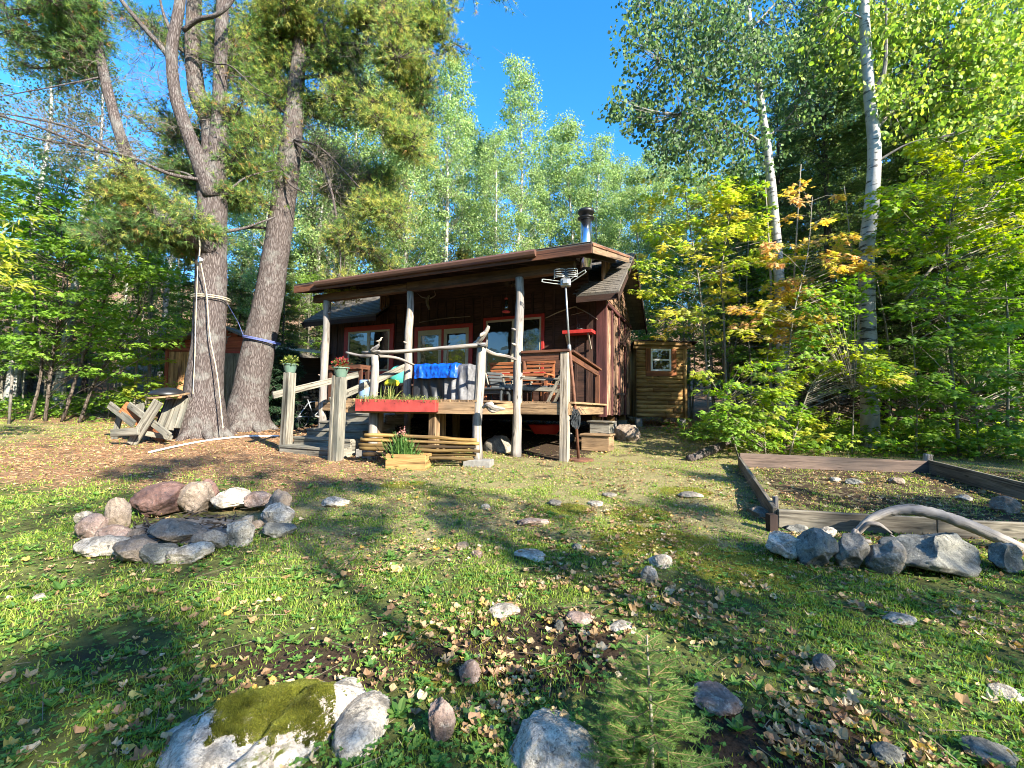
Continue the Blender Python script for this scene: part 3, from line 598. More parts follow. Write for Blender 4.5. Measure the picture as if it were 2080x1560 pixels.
g = M(); g.bar(L0+nv*.11+(0, 0, .05)+dv*.03, L1+nv*.11+(0, 0, .05)-dv*.03, .12, .03); obj('soil', g, MT['soil'], t)
g = M(); pal = np.array([(.20, .24, .07), (.12, .18, .04), (.30, .27, .10)]); z1_ = np.array([0, 0, .06])
plants(g, L0+nv*.11+z1_, L0+(L1-L0)*.42+nv*.11+z1_, 300, .13, pal, leafy=.03); plants(g, L0+(L1-L0)*.5+nv*.11+z1_, L1+nv*.11+z1_, 380, .12, pal, leafy=.03); plants(g, L0+(L1-L0)*.36+nv*.11+z1_, L0+(L1-L0)*.43+nv*.11+z1_, 34, .36, pal, .03, .03)
obj('plants', g, MT['leaf'], t)
# covered grill and tarpaulin
def drape(name, A0, A1, b0, b1, z0, z1, mat, label, cat, k=.03, parent=None, sag=0):
    g = MC(); nx, nz = 60, 16; V = []; f = []
    prof = [(b0-.02, z0), (b0, z1-.04), (b0+.05, z1), (b1-.05, z1), (b1, z1-.04), (b1+.02, z0)]
    pl = []
    for i in range(len(prof)-1):
        for t in np.linspace(0, 1, 14, endpoint=False): pl.append((prof[i][0]+(prof[i+1][0]-prof[i][0])*t, prof[i][1]+(prof[i+1][1]-prof[i][1])*t))
    pl.append(prof[-1]); nz = len(pl)
    for i in range(nx+1):
        A = A0+(A1-A0)*i/nx
        for j, (bb, zz) in enumerate(pl): V.append((A, bb, zz))
    V = np.array(V); w = fbm(V*np.array([11, 11, 7] if mat == 'bluetarp' else [8, 8, 3]), 4)-.5; w2 = (.5 if mat == 'bluetarp' else 2.4)*np.sin(V[:, 0]*26+5*vn(V*3))*vn(V*2.1+4)*np.clip((z1-V[:, 2])/(z1-z0), 0, 1)
    V[:, 1] += np.where(V[:, 1] < (b0+b1)/2, -1, 1)*(w*k*1.8+w2*k*.5); V[:, 2] += w*k*.8-sag*np.sin((V[:, 0]-A0)/(A1-A0)*pi)
    for i in range(nx):
        for j in range(nz-1): q = i*nz+j; f.append([q, q+nz, q+nz+1, q+1])
    f.append(list(range(nz))); f.append([nx*nz+j for j in range(nz)][::-1])
    g.raw(V, f); return obj(name, g, MT[mat], parent, label, cat, smooth=True)
ga0, ga1 = AB(852, 780, -.15)[0], AB(962, 780, -.15)[0]; gm = ga0+(ga1-ga0)*.62; gt_ = AB(900, 741, -.3)[1]
t = thing('covered_grill', 'boxy barbecue under charcoal and grey cloth covers behind the branch rail', 'grill', W((ga0+ga1)/2, 0, DZ))
drape('dark_cover', ga0, gm, -.32, .22, DZ+.01, gt_-.02, 'cover', None, None, .045, t); drape('grey_cover', gm-.02, ga1, -.36, .24, DZ+.01, gt_, 'greycover', None, None, .05, t)
drape('tarpaulin', AB(843, 745, -.4)[0], AB(926, 745, -.4)[0], -.42, .30, gt_-.27, gt_+.02, 'bluetarp', 'crumpled bright blue tarpaulin laid over the covered grill', 'tarpaulin', .055)
# brown plant box near the stairs, barrel, bags
A0, A1 = AB(668, 770, .25)[0], AB(735, 770, .25)[0]; g = MC()
z1_ = AB(700, 742, .25)[1]; g.box(A0, A1, .2, .24, z1_-.1, z1_); g.box(A0, A1, .5, .54, z1_-.1, z1_); g.box(A0, A0+.04, .241, .499, z1_-.1, z1_); g.box(A1-.04, A1, .241, .499, z1_-.1, z1_)
for A in (A0+.04, A1-.05):
    g.box(A-.05, A+.05, .245, .28, DZ, z1_-.101); g.box(A-.05, A+.05, .46, .495, DZ, z1_-.101)
g.box(A0+.05, A1-.05, .25, .49, z1_-.13, z1_-.101); tag(obj('plant_stand', g, MT['redwood'], bevel=.003), 'tall brown wooden plant stand at the head of the porch stairs', 'plant stand')
c = at(741, 806, .2); c[2] = DZ; g = M(); g.lathe(c, [(.12, 0), (.135, .05), (.135, .42), (.125, .46), (.11, .47)], 20); obj('barrel', g, MT['bluebin'], None, 'small blue plastic barrel beside the brown plant stand', 'barrel', smooth=True)
c = at(793, 806, .3); c[2] = DZ; g = M(); g.lathe(c, [(.13, 0), (.16, .3), (.17, .32)], 18); obj('tub', g, MT['blackmetal'], None, 'black tub holding a yellow bag behind the flower box', 'tub', smooth=True)
def blob(name, c, s, mat, label, cat, k=.25, seed=0, parent=None):
    V, Fc = ico(3); d = 1+k*(fbm(V*2.3+seed, 3)-.5)*2; g = M(); g.raw(np.array(c)+V*d[:, None]*np.array(s), Fc); return obj(name, g, MT[mat], parent, label, cat, smooth=True)
def ico(n):
    import bmesh
    bm = bmesh.new(); bmesh.ops.create_icosphere(bm, subdivisions=n, radius=1.0)
    V = np.array([v.co[:] for v in bm.verts]); Fc = np.array([[v.index for v in f.verts] for f in bm.faces]); bm.free(); return V, Fc
blob('bag', W(*(lambda q: (q[0], .3, DZ+.40))(AB(795, 770, .3))), (.15, .13, .10), 'yellow', 'crumpled yellow bag in the black tub', 'bag', .4, 3)
a_, z_ = AB(808, 768, .7); blob('cushion', W(a_, .75, DZ+.62), (.24, .1, .22), 'teal', 'teal cushion standing behind the porch post', 'cushion', .1, 5)
c = W(a_, .75, DZ); g = M(); g.box(0, 1, 0, 1, 0, 1) if 0 else None
g = MC(); g.box(a_-.28, a_+.28, .55, 1.0, DZ+.36, DZ+.41)
for q in (a_-.25, a_+.22):
    for w_ in (.57, .96): g.box(q, q+.035, w_, w_+.035, DZ, DZ+.36)
tag(obj('stool', g, MT['darkwood']), 'low dark stool carrying the teal cushion', 'stool')
# orange bench
def bench():
    a0, a1 = AB(985, 780, 1.95)[0], AB(1118, 780, 1.95)[0]; t = thing('bench', 'long orange cedar bench with slatted back against the porch wall', 'bench', W((a0+a1)/2, 2.0, DZ))
    g = MC(); zs = DZ+.42
    for k in range(5): g.box(a0, a1, 1.72+k*.09, 1.80+k*.09, zs, zs+.03)
    obj('seat', g, MT['orangewood'], t)
    g = MC()
    for k in range(4): g.box(a0+.03, a1-.03, 2.20, 2.22, zs+.12+k*.105, zs+.19+k*.105)
    g.box(a0-.02, a1+.02, 2.18, 2.23, zs+.52, zs+.58)
    for q in np.linspace(a0, a1-.07, 4): g.box(q, q+.07, 2.221, 2.26, DZ, zs+.52)
    obj('backrest', g, MT['orangewood'], t)
    for q in (a0, a1-.06):
        g = MC(); g.box(q, q+.06, 1.70, 1.76, DZ, zs+.22); g.box(q-.01, q+.07, 1.66, 2.2, zs+.22, zs+.25); obj('arm', g, MT['orangewood'], t)
    g = MC()
    for q in np.linspace(a0+.1, a1-.15, 3): g.box(q, q+.05, 1.73, 1.78, DZ, zs-.001)
    obj('leg', g, MT['orangewood'], t)
bench()
def lounge(ax, bx, rot, label, sc=1.0):
    c = W(ax, bx, DZ); t = thing('lounge_chair', label, 'chair', c, 'slatted porch chairs with charcoal cushions'); cr, sr = cos(rot), sin(rot)
    X = lambda V: c+np.outer(V[:, 0]*cr-V[:, 1]*sr, e1)*sc+np.outer(V[:, 0]*sr+V[:, 1]*cr, e2)*sc+np.outer(V[:, 2], (0, 0, sc))
    g = M(X)
    for y in (-.28, .28):                             # sides: seat rail, front and back legs
        g.bar((-.75, y, .30), (.35, y, .24), .035, .08); g.bar((-.7, y, 0), (-.68, y, .30), .05, .04, (0, 1, 0)); g.bar((.25, y*.98, 0), (.62, y*.98, .78), .05, .035, (0, 1, 0)); g.bar((-.68, y, .30), (-.66, y, .50), .05, .035, (0, 1, 0)); g.bar((-.72, y, .51), (.48, y, .45), .07, .03)
    obj('frame', g, MT['greywood'], t)
    g = M(X); 
    for k in range(7): g.bar((-.70+k*.145, -.27, .345-k*.008), (-.70+k*.145, .27, .345-k*.008), .12, .05)
    obj('seat_cushion', g, MT['cushion'], t, bevel=.012)
    g = M(X)
    for k in range(6): x = .29+k*.062; z = .30+k*.095; g.bar((x, -.25, z), (x, .25, z), .05, .085, (.5, 0, 1))
    obj('back_cushion', g, MT['cushion'], t, bevel=.012)
lounge(AB(1095, 800, .75)[0], .75, .10, 'grey slatted lounge chair with charcoal cushions facing left behind the corner post')
lounge(AB(1035, 800, 1.2)[0]-.1, 1.25, 2.6, 'low slatted chair with charcoal cushion in front of the orange bench', .85)
g = MC(); a0, a1 = AB(982, 790, .1)[0], AB(1030, 790, .1)[0]; zt = AB(1000, 788, .1)[1]; g.box(a0, a1, -.1, .35, zt-.04, zt)
g.box(a0+.05, a1-.05, -.05, .3, zt-.12, zt-.045)
for q in (a0+.03, a1-.07):
    for w_ in (-.08, .29): g.box(q, q+.04, w_, w_+.04, DZ, zt-.041)
tag(obj('side_table', g, MT['cushion'], bevel=.006), 'small dark side table beside the branch rail post', 'table')
# red shelf and decorations
a0, a1 = AB(1146, 676, FB-.2)[0], AB(1206, 676, FB-.2)[0]; zt = AB(1175, 672, FB-.2)[1]; t = thing('wall_shelf', 'red painted shelf on brackets on the porch wall', 'shelf', W((a0+a1)/2, FB-.2, zt-.1))
g = MC(); g.box(a0, a1, FB-.36, FB-.03, zt-.08, zt); obj('board', g, MT['redpaint'], t, bevel=.005)
for q in (a0+.08, a1-.10): g = MC(); g.bar((q, FB-.32, zt-.09), (q, FB-.05, zt-.42), .03, .04); obj('bracket', g, MT['lightwood'], t)
c = W((a0+a1)/2+.02, FB-.2, zt); g = M(); g.lathe(c, [(.06, 0), (.10, .03), (.08, .05), (.03, .06)], 12); g.tube([c+(-.04, 0, .05), c+(-.07, 0, .10), c+(-.04, 0, .16), c+(0, 0, .14), c+(-.01, 0, .08)], .008, 6, sub=3); obj('ornament', g, MT['blackmetal'], None, 'small dark metal ornament with a ring on the red shelf', 'ornament', smooth=True)
g = M(); pxtube(g, [(1108, 646, FB-.06), (1140, 632, FB-.07), (1171, 622, FB-.08)], [.012, .014, .013]); pxtube(g, [(1168, 623, FB-.09), (1192, 635, FB-.09), (1214, 649, FB-.09)], [.013, .012, .008]); pxtube(g, [(1160, 640, FB-.06), (1185, 634, FB-.07)], [.009, .007])
obj('stick_ornament', g, MT['lightwood'], None, 'peaked pair of bare sticks fixed on the wall above the red shelf', 'ornament')
g = M(); pxtube(g, [(852, 655, FB-.05), (885, 649, FB-.06), (920, 645, FB-.05), (955, 643, FB-.05)], [.012, .013, .012, .009]); obj('wall_branch', g, MT['lightwood'], None, 'long thin pale branch mounted over the french doors', 'branch')
g = M(); pxtube(g, [(872, 628, FB-.2), (867, 612, FB-.16), (872, 600, FB-.1)], [.03, .05, .03]); pxtube(g, [(872, 606, FB-.12), (858, 604, FB-.2), (848, 596, FB-.25)], [.02, .014, .006]); pxtube(g, [(874, 606, FB-.12), (884, 600, FB-.2), (882, 590, FB-.25)], [.02, .014, .006])
obj('driftwood_ornament', g, MT['logpost'], None, 'forked driftwood ornament hung on the dark wall above the doors', 'ornament')
# hummingbird feeder
c = at(1028, 634, .9); t = thing('bird_feeder', 'red and clear hummingbird feeder hanging on a wire from the porch roof', 'bird feeder', c)
g = M(); g.lathe(c, [(.03, -.02), (.085, -.005), (.09, .015), (.05, .035), (.03, .045)], 20); obj('base', g, MT['redplastic'], t, smooth=True); g = M(); g.lathe(c+(0, 0, .27), [(.035, 0), (.035, .035), (.01, .045)], 14); obj('lid', g, MT['redplastic'], t, smooth=True)
g = M(); g.lathe(c, [(.03, .045), (.036, .08), (.036, .27)], 14); obj('bottle', g, MT['glass'], t, smooth=True)
g = M(); g.tube([c+(0, 0, .31), c+(.012, 0, .42), c+(0, 0, pr_z(.9)-c[2]-.17)], .004, 5); obj('wire', g, MT['blackmetal'], t)
c = at(1040, 575, .9); g = M(); n = 260; r = RNG.normal(size=(n, 3)); r /= np.linalg.norm(r, axis=1)[:, None]; g.sticks(c+r*.02, c+r*RNG.uniform(.06, .17, (n, 1))*(1.2, 1, .7), .004, .002, (.6, .5, .4)); g.tube([c+(0, 0, .1), W(*(lambda q: (q[0], .9, pr_z(.9)-.1))(AB(1040, 560, .9)))], .004, 4)
obj('twig_ball', g, MT['deadtwig'], None, 'dark bundle of twigs hanging beside the bird feeder', 'ornament')
# driftwood on the rail posts, carved birds
g = M(); pxtube(g, [(962, 700, -1.1), (975, 690, -1.12), (986, 676, -1.15), (993, 662, -1.15)], [.03, .045, .04, .022], 9, .2); pxtube(g, [(965, 698, -1.12), (985, 702, -1.2), (990, 690, -1.2)], [.03, .03, .012]); pxtube(g, [(986, 676, -1.15), (978, 680, -1.2), (975, 684, -1.22)], [.03, .03, .015], 8)
obj('driftwood', g, MT['logpost'], None, 'twisted grey driftwood standing up on the branch rail post', 'driftwood', smooth=True)
g = M(); pxtube(g, [(755, 713, -1.5), (764, 706, -1.5), (770, 700, -1.5)], [.05, .04, .02], 9, .15); pxtube(g, [(772, 713, -1.5), (760, 714, -1.5), (752, 712, -1.52)], [.02, .03, .012]); obj('driftwood', g, MT['logpost'], None, 'small pale driftwood knot perched on the rail post near the stairs', 'driftwood', smooth=True)
g = M(); c = at(770, 693, -1.5); g.tube([c+(-.06, 0, .0), c+(-.02, 0, .0), c+(.02, 0, .02), c+(.04, 0, .06), c+(.065, 0, .065)], [.004, .018, .02, .012, .003], 8, .1, sub=3); g.tube([c, c+(0, 0, -.08)], .006, 6); obj('carved_bird', g, MT['lightwood'], None, 'little white carved bird above the driftwood near the stairs', 'ornament', smooth=True)
g = M(); pxtube(g, [(980, 828, -1.3), (993, 822, -1.3), (1005, 829, -1.28), (1026, 831, -1.22)], [.02, .055, .05, .012], 9, .25); pxtube(g, [(990, 826, -1.3), (1000, 836, -1.3), (1015, 833, -1.25)], [.03, .025, .01]); obj('driftwood', g, MT['logpost'], None, 'flat grey driftwood nailed on the deck edge under the branch rail post', 'driftwood', smooth=True)
# TV antenna on a mast
base = G(1176, 934); base = base+(0, 0, .0); top = P(1149, 582, 7.75); k1 = P(1166, 800, base[1]-.05); k2 = P(1156, 700, 7.85)
t = thing('antenna_mast', 'leaning metal mast with a television antenna on top beside the deck corner', 'antenna', base)
g = M(); g.tube([base+(0, 0, -.05), k1, k2], [.026, .027, .027], 10); obj('lower_pole', g, MT['rust'], t, smooth=True)
g = M(); g.tube([k2+(k1-k2)*.02, (k2+top)/2, top], [.020, .018, .017], 10); g.lathe(k2, [(.026, -.12), (.034, -.1), (.034, -.02), (.026, 0)], 12, top-k2); obj('upper_pole', g, MT['galv'], t, smooth=True)
g = M(); g.lathe(base+(.02, 0, .0), [(.24, -.02), (.24, .025), (.22, .035)], 24); obj('base_plate', g, MT['rust'], t)
# antenna head (faces the camera side), dipole loops, grids
V_ = top; rx = np.array([.98, -.2, 0]); fy = np.array([-.2, -.98, 0.]); uz = np.array([0, 0, 1.]); sc_ = 1
g = M(); c0 = V_+uz*.07; g.bar(c0-rx*.09, c0+rx*.09, .12, .15); g.bar(c0+fy*.06-rx*.06, c0+fy*.06+rx*.06, .05, .10); obj('antenna_housing', g, MT['galv'], t, bevel=.02)
def loop(g, a, b, h, r=.009):
    d = (b-a); n_ = np.cross(d/np.linalg.norm(d), fy); n_ /= np.linalg.norm(n_)
    g.tube([a+n_*h/2, b+n_*h/2, b+d*.06, b-n_*h/2, a-n_*h/2, a-d*.02], r, 5, sub=3)
g = M(); loop(g, c0-rx*.09, P(1104, 570, 7.8), .05); obj('dipole', g, MT['antenna'], t)
g = M(); loop(g, c0+rx*.09+uz*.03, P(1187, 552, 7.6), .05); obj('dipole', g, MT['antenna'], t)
for s in (-1, 1):
    g = M(); c1 = c0+uz*.16+rx*s*.105
    for k in range(5):
        q = c1+uz*(-.075+k*.035)+fy*.02*abs(k-2); g.tube([q-rx*.095, q-rx*.05+fy*.04, q+rx*.05+fy*.04, q+rx*.095], .006, 5, sub=2)
    for s2 in (-1, 1): g.tube([c1+rx*.098*s2-uz*.08, c1+rx*.10*s2+uz*.07], .006, 5)
    obj('reflector', g, MT['antenna'], t)
g = M(); g.bar(c0+uz*.05, c0+uz*.24, .05, .06, (0, 1, 0)); g.bar(c0+uz*.16-rx*.06, c0+uz*.16+rx*.06, .04, .05); obj('bracket', g, MT['blackmetal'], t)
# bundle of cable on the mast
g = M(); cc = k1+(base-k1)*.25+np.array([0, -.05, 0])
for k in range(26):
    r_ = random.uniform(.05, .12); a = random.uniform(-.9, .9); pts = [cc+np.array([sin(p)*r_*.5+a*.04, -.03*random.random(), -.16-.16*cos(p)+random.uniform(-.02, .02)]) for p in np.linspace(.2, 6.0, 9)]
    g.tube(pts, .0045, 4, sub=2)
for k in range(10): g.tube([cc+(0, -.02, -.03), cc+(random.uniform(-.12, .12), -.06, random.uniform(-.08, .08)), cc+(random.uniform(-.16, .2), -.05, random.uniform(-.25, .02))], .005, 4, sub=2)
obj('cable_bundle', g, MT['cushion'], None, 'knotted bundle of dark cable hanging on the antenna mast below deck level', 'cable')
# steps and blocks at the right corner
c = G(1215, 905); t = thing('step_box', 'low stepped boxes of old boards leading up beside the cabin corner', 'steps', c)
zz = c[2]-.05; A = AB(1185, 900, 1.35)[0]; A2 = AB(1240, 900, 1.35)[0]
g = MC(); g.box(A, A2, 1.2, 1.24, zz, zz+.30); g.box(A, A+.04, 1.24, 1.7, zz, zz+.30); g.box(A2-.04, A2, 1.24, 1.7, zz, zz+.30); g.box(A-.03, A2+.03, 1.17, 1.72, zz+.301, zz+.335); obj('lower_step', g, MT['deckwood'], t, bevel=.004)
g = MC(); g.box(A+.08, A2-.06, 1.55, 1.59, zz+.336, zz+.56); g.box(A2-.10, A2-.06, 1.59, 1.95, zz+.336, zz+.56); g.box(A+.02, A2, 1.52, 1.98, zz+.561, zz+.59); obj('upper_step', g, MT['greywood'], t, bevel=.004)
# under the deck
blob('boulder', G(1010, 918)+(0, .15, .05), (.30, .25, .26), 'concrete', 'rounded grey boulder in the dark under the deck', 'rock', .3, 2).data.materials[0] = RK['grey']
c = G(1110, 905)+(0, .5, .0); t = thing('wheelbarrow', 'red wheelbarrow tub pushed under the porch deck', 'wheelbarrow', c)
g = M(); V = []; 
for z, a, b2 in ((.22, .24, .18), (.42, .38, .28), (.43, .40, .30), (.40, .36, .26), (.24, .22, .16)):
    for px_, py_ in ((-1, -1), (1, -1), (1, 1), (-1, 1)): V.append(c+(px_*a, py_*b2, z))
g.raw(V, [[4*k+i, 4*k+(i+1) % 4, 4*k+4+(i+1) % 4, 4*k+4+i] for k in range(4) for i in range(4)]+[[16, 17, 18, 19], [3, 2, 1, 0]]); obj('tub', g, MT['redplastic'], t, bevel=.01)
g = M(); g.tube([c+(-.7, -.15, .35), c+(.3, -.12, .2), c+(.55, -.04, .12)], .015, 6); g.tube([c+(-.7, .15, .35), c+(.3, .12, .2), c+(.55, .04, .12)], .015, 6); obj('handle', g, MT['deckwood'], t)
g = M(); g.lathe(c+(.55, -.03, .13), [(.10, 0), (.13, .01), (.13, .05), (.10, .06)], 16, (0, 1, 0)); obj('wheel', g, MT['blackmetal'], t)
# blocks, pole fence, wooden planter
g = M(); q = G(748, 931); g.bar(q+(-.21, .1, .06), q+(.21, .02, .06), .20, .17); obj('concrete_block', g, MT['concrete'], None, 'pale concrete block on the ground under the left end of the pole stack', 'block', bevel=.008)
g = M(); g.bar(q+(-.12, .12, .17), q+(.2, .06, .17), .12, .045); obj('timber_offcut', g, MT['yellowwood'], None, 'short timber offcut lying on the pale concrete block', 'board', bevel=.004)
g = M(); q = W(-1.22, -1.1, zg(-1.2, -1.1)); g.bar(q+(-.21, -.02, .08), q+(.24, -.1, .08), .3, .15); obj('concrete_block', g, MT['concrete'], None, 'flat concrete block carrying the deck bay log post', 'block', bevel=.01)
t = thing('pole_screen', 'stack of long peeled poles lying crosswise under the deck bay', 'pole screen', G(850, 938)+(0, .3, 0))
for k, (y0, y1, x0, x1) in enumerate([(884, 893, 741, 968), (893, 901, 733, 973), (904, 908, 729, 966), (911, 917, 731, 975), (922, 924, 738, 967), (930, 932, 800, 962)]):
    b0 = -1.93 if k != 4 else -1.9; g = M(); pts = []
    for u in np.linspace(0, 1, 7):
        px_, py_ = x0+(x1-x0)*u, y0+(y1-y0)*u+random.uniform(-1.2, 1.2); bb = b0+.70*u; A, z = AB(px_, py_, bb-.03); pts.append(W(A, bb-.03, z))
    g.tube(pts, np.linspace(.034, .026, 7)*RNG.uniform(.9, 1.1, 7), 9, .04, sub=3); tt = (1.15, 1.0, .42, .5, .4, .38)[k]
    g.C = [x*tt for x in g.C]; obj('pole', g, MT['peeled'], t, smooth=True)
p0, p1, p2 = G(783, 953), G(836, 955), G(864, 949); p2 = p2+(p2-p1)*0
t = thing('wooden_planter', 'small yellow pine board planter box with a leafy plant on the grass', 'planter', (p0+p1)/2+(0, .12, 0))
zt_ = .25; dx = (p1-p0); dx[2] = 0; L_ = np.linalg.norm(dx)+.22; dx /= np.linalg.norm(dx); dy = np.array([-dx[1], dx[0], 0]); dy = dy if dy[1] > 0 else -dy
g = M(); Z = np.array([0, 0, zt_/2-.02]); q1 = p0+dx*L_
g.bar(p0+Z, q1+Z, .022, zt_); g.bar(p0+dy*.32+Z, q1+dy*.32+Z, .022, zt_); g.bar(p0+dx*.011+dy*.012+Z, p0+dx*.011+dy*.308+Z, .022, zt_-.002); g.bar(q1-dx*.011+dy*.012+Z, q1-dx*.011+dy*.308+Z, .022, zt_-.002); obj('box', g, MT['yellowwood'], t, bevel=.003)
g = M(); g.bar(p0+dx*.03+dy*.16+Z, q1-dx*.03+dy*.16+Z, .27, .12); obj('soil', g, MT['soil'], t)
g = M(); pal = np.array([(.07, .15, .035), (.11, .20, .05)]); cc = p0+dx*L_*.32+dy*.16+(0, 0, .12); plants(g, cc-dx*.08, cc+dx*.1, 260, .42, pal, .06, .05); plants(g, p0+dx*.05+dy*.15+(0, 0, .12), q1-dx*.05+dy*.15+(0, 0, .12), 90, .12, pal, .03, .04)
g.inst(OVAL[0], OVAL[1], cc+RNG.normal(size=(40, 3))*.035+(.0, 0, .45), RNG.normal(size=(40, 3)), RNG.normal(size=(40, 3))+(0, 0, 1), .03, np.tile((.55, .25, .22), (40, 1))); obj('plant', g, MT['leaf'], t)

# ================================================================ sheds
# pine-sided lean-to store
sx0, sx1, sy0, sy1 = 3.78, 5.30, 13.42, 15.2; zb, zt0 = 1.30, 3.52
t = thing('store_shed', 'small store shed of yellow horizontal boards with a white-framed window behind the cabin', 'shed', (4.5, 14.3, zb-.15))
g = M(); g.box(sx0+.03, sx1-.03, sy0+.03, sy1, zb, zt0)
z = zb; k = 0
while z < zt0-.1:
    h = .128; x = sx0
    cuts = sorted([sx0, sx1-.1]+[random.uniform(sx0+.3, sx1-.4)])
    for a, b_ in zip(cuts[:-1], cuts[1:]):
        tt = random.uniform(.75, 1.2); g.bar((a+.002, sy0+.012, z+h/2), (b_-.002, sy0+.012, z+h/2), .03, h-.008, jit=.0025, col=(tt, tt*.97, tt*.9))
    g.bar((sx1-.012, sy0+.03, z+h/2), (sx1-.012, sy1, z+h/2), .03, h-.008, jit=.002); z += h
g.bar((sx1-.05, sy0-.012, zb), (sx1-.05, sy0-.012, zt0-.08), .10, .035, (0, 1, 0)); obj('wall', g, MT['annexwood'], t, smooth=True)
g = M(); g.box(sx0-.1, sx1+.12, sy0-.10, sy0-.07, zt0-.03, zt0+.09); g.box(sx0-.1, sx1+.25, sy0-.04, sy0-.01, zt0-.13, zt0-.031); obj('fascia', g, MT['yellowwood'], t)
g = M(); g.raw([(sx0-.1, sy0-.14, zt0+.12), (sx1+.30, sy0-.14, zt0+.10), (sx1+.30, sy1+.2, zt0-.25), (sx0-.1, sy1+.2, zt0-.25), (sx0-.1, sy0-.14, zt0+.09), (sx1+.30, sy0-.14, zt0+.07), (sx1+.30, sy1+.2, zt0-.28), (sx0-.1, sy1+.2, zt0-.28)], [[0, 1, 2, 3], [7, 6, 5, 4], [0, 4, 5, 1], [1, 5, 6, 2], [2, 6, 7, 3], [3, 7, 4, 0]]); obj('roof', g, MT['darkwood'], t)
wl, wr, wt, wb = P(1321, 708, sy0)[0], P(1362, 708, sy0)[0], P(1340, 709, sy0)[2], P(1340, 754, sy0)[2]
ol, orr, ot, ob = P(1311, 708, sy0)[0], P(1373, 708, sy0)[0], P(1340, 702, sy0)[2], P(1340, 764, sy0)[2]
g = M(); y0_, y1_ = sy0-.035, sy0-.005
for bx in ((ol, orr, wt, ot), (ol, orr, ob, wb), (ol, wl, wb, wt), (wr, orr, wb, wt)): g.box(bx[0], bx[1], y0_, y1_, bx[2], bx[3])
w = obj('window', g, MT['orangewood'], t, bevel=.003)
g = M(); f_ = .055; y0_, y1_ = sy0-.05, sy0-.004; mz = (wt+wb)/2
for bx in ((wl, wr, wt-f_, wt), (wl, wr, wb, wb+f_), (wl, wl+f_, wb+f_, wt-f_), (wr-f_, wr, wb+f_, wt-f_), (wl+f_, wr-f_, mz-.02, mz+.03)): g.box(bx[0], bx[1], y0_, y1_, bx[2], bx[3])
obj('frame', g, MT['white'], w)
g = M(); g.box(wl+f_-.002, wr-f_+.002, sy0-.03, sy0-.025, wb+f_-.002, wt-f_+.002); obj('pane', g, MT['glass'], w)
for x in (sx0+.1, sx1-.1):
    for y in (sy0+.15, sy1-.15): g = M(); g.box(x-.09, x+.09, y-.09, y+.09, float(gz(x, y))-.1, zb); obj('footing', g, MT['concrete'], t)

# old red shed between the pines
dsh = 15.5; sl_, sr_ = P(338, 700, dsh)[0], P(553, 700, dsh)[0]; ze = P(340, 703, dsh)[2]; xr, zr = P(452, 668, dsh)[0], P(452, 664, dsh)[2]; zf = float(gz(-10, dsh))
t = thing('red_shed', 'weathered red board shed with a low gable roof behind the two pines', 'shed', ((sl_+sr_)/2, dsh, zf))
g = M(); g.prism([(sl_, dsh+.03, zf-.1), (sr_, dsh+.03, zf-.1), (sr_, dsh+.03, ze), (xr, dsh+.03, zr-.05), (sl_, dsh+.03, ze)], (0, 3.2, 0))
x = sl_
zh = P(400, 712, dsh)[2]
obj('wall', g, MT['maroon'], t)
g = M()
while x < sr_-.05:                                    # vertical planks, bare wood low down on the left, red trim round
    w_ = .15; red = 0; tt = random.uniform(.8, 1.25); g.bar((x+w_/2, dsh+.012, zf), (x+w_/2, dsh+.012, zh-.02), w_-.006, .03, (0, 1, 0), col=(tt, tt, tt)); x += w_
obj('plank_cladding', g, wood('bare_red_shed_planks', (.50, .22, .09), (.75, .46, .21), (.18, .09, .06)), t)
g = M(); 
for k, h in enumerate(np.arange(zh, zr-.12, .13)):
    f0_ = max(0, (h+.1-ze)/(zr-ze)); a = sl_+(xr-sl_)*f0_; b_ = sr_-(sr_-xr)*f0_
    if b_-a > .2: g.bar((a+.05, dsh+.01, h+.06), (b_-.05, dsh+.01, h+.06), .03, .12)
g.bar((sl_, dsh-.015, zh), (sr_, dsh-.015, zh), .03, .10); g.bar((sl_+.06, dsh-.015, zf), (sl_+.06, dsh-.015, zh-.05), .12, .03, (0, 1, 0)); g.bar((sr_-.06, dsh-.015, zf), (sr_-.06, dsh-.015, zh-.05), .12, .03, (0, 1, 0))
obj('gable_boards', g, wood('faded_red_boards', (.33, .07, .035), (.48, .13, .07), (.25, .06, .04)), t)
g = M(); xd0, xd1 = P(456, 700, dsh)[0], P(516, 700, dsh)[0]; zd = P(480, 718, dsh)[2]
for q in np.arange(xd0, xd1, .16): g.bar((q+.08, dsh-.03, zf+.05), (q+.08, dsh-.03, zd), .155, .03, (0, 1, 0))
dr_ = obj('door', g, MT['greywood'], t); g = M(); g.box(xd0-.08, xd0-.002, dsh-.05, dsh-.02, zf, zd+.08); g.box(xd1+.002, xd1+.08, dsh-.05, dsh-.02, zf, zd+.08); g.box(xd0, xd1, dsh-.05, dsh-.02, zd+.002, zd+.08); obj('frame', g, MT['planter'], dr_)
g = M()
for sx, zz_, ov in ((sl_-.35, ze-.14, -1), (sr_+.35, ze-.14, 1)): g.raw([(xr, dsh-.35, zr+.06), (xr, dsh+3.6, zr+.06), (sx, dsh+3.6, zz_+.06), (sx, dsh-.35, zz_+.06), (xr, dsh-.35, zr-.02), (xr, dsh+3.6, zr-.02), (sx, dsh+3.6, zz_-.02), (sx, dsh-.35, zz_-.02)], [[0, 1, 2, 3], [7, 6, 5, 4], [0, 3, 7, 4], [3, 2, 6, 7], [2, 1, 5, 6], [1, 0, 4, 5]])
obj('roof', g, MT['shingle'], t)
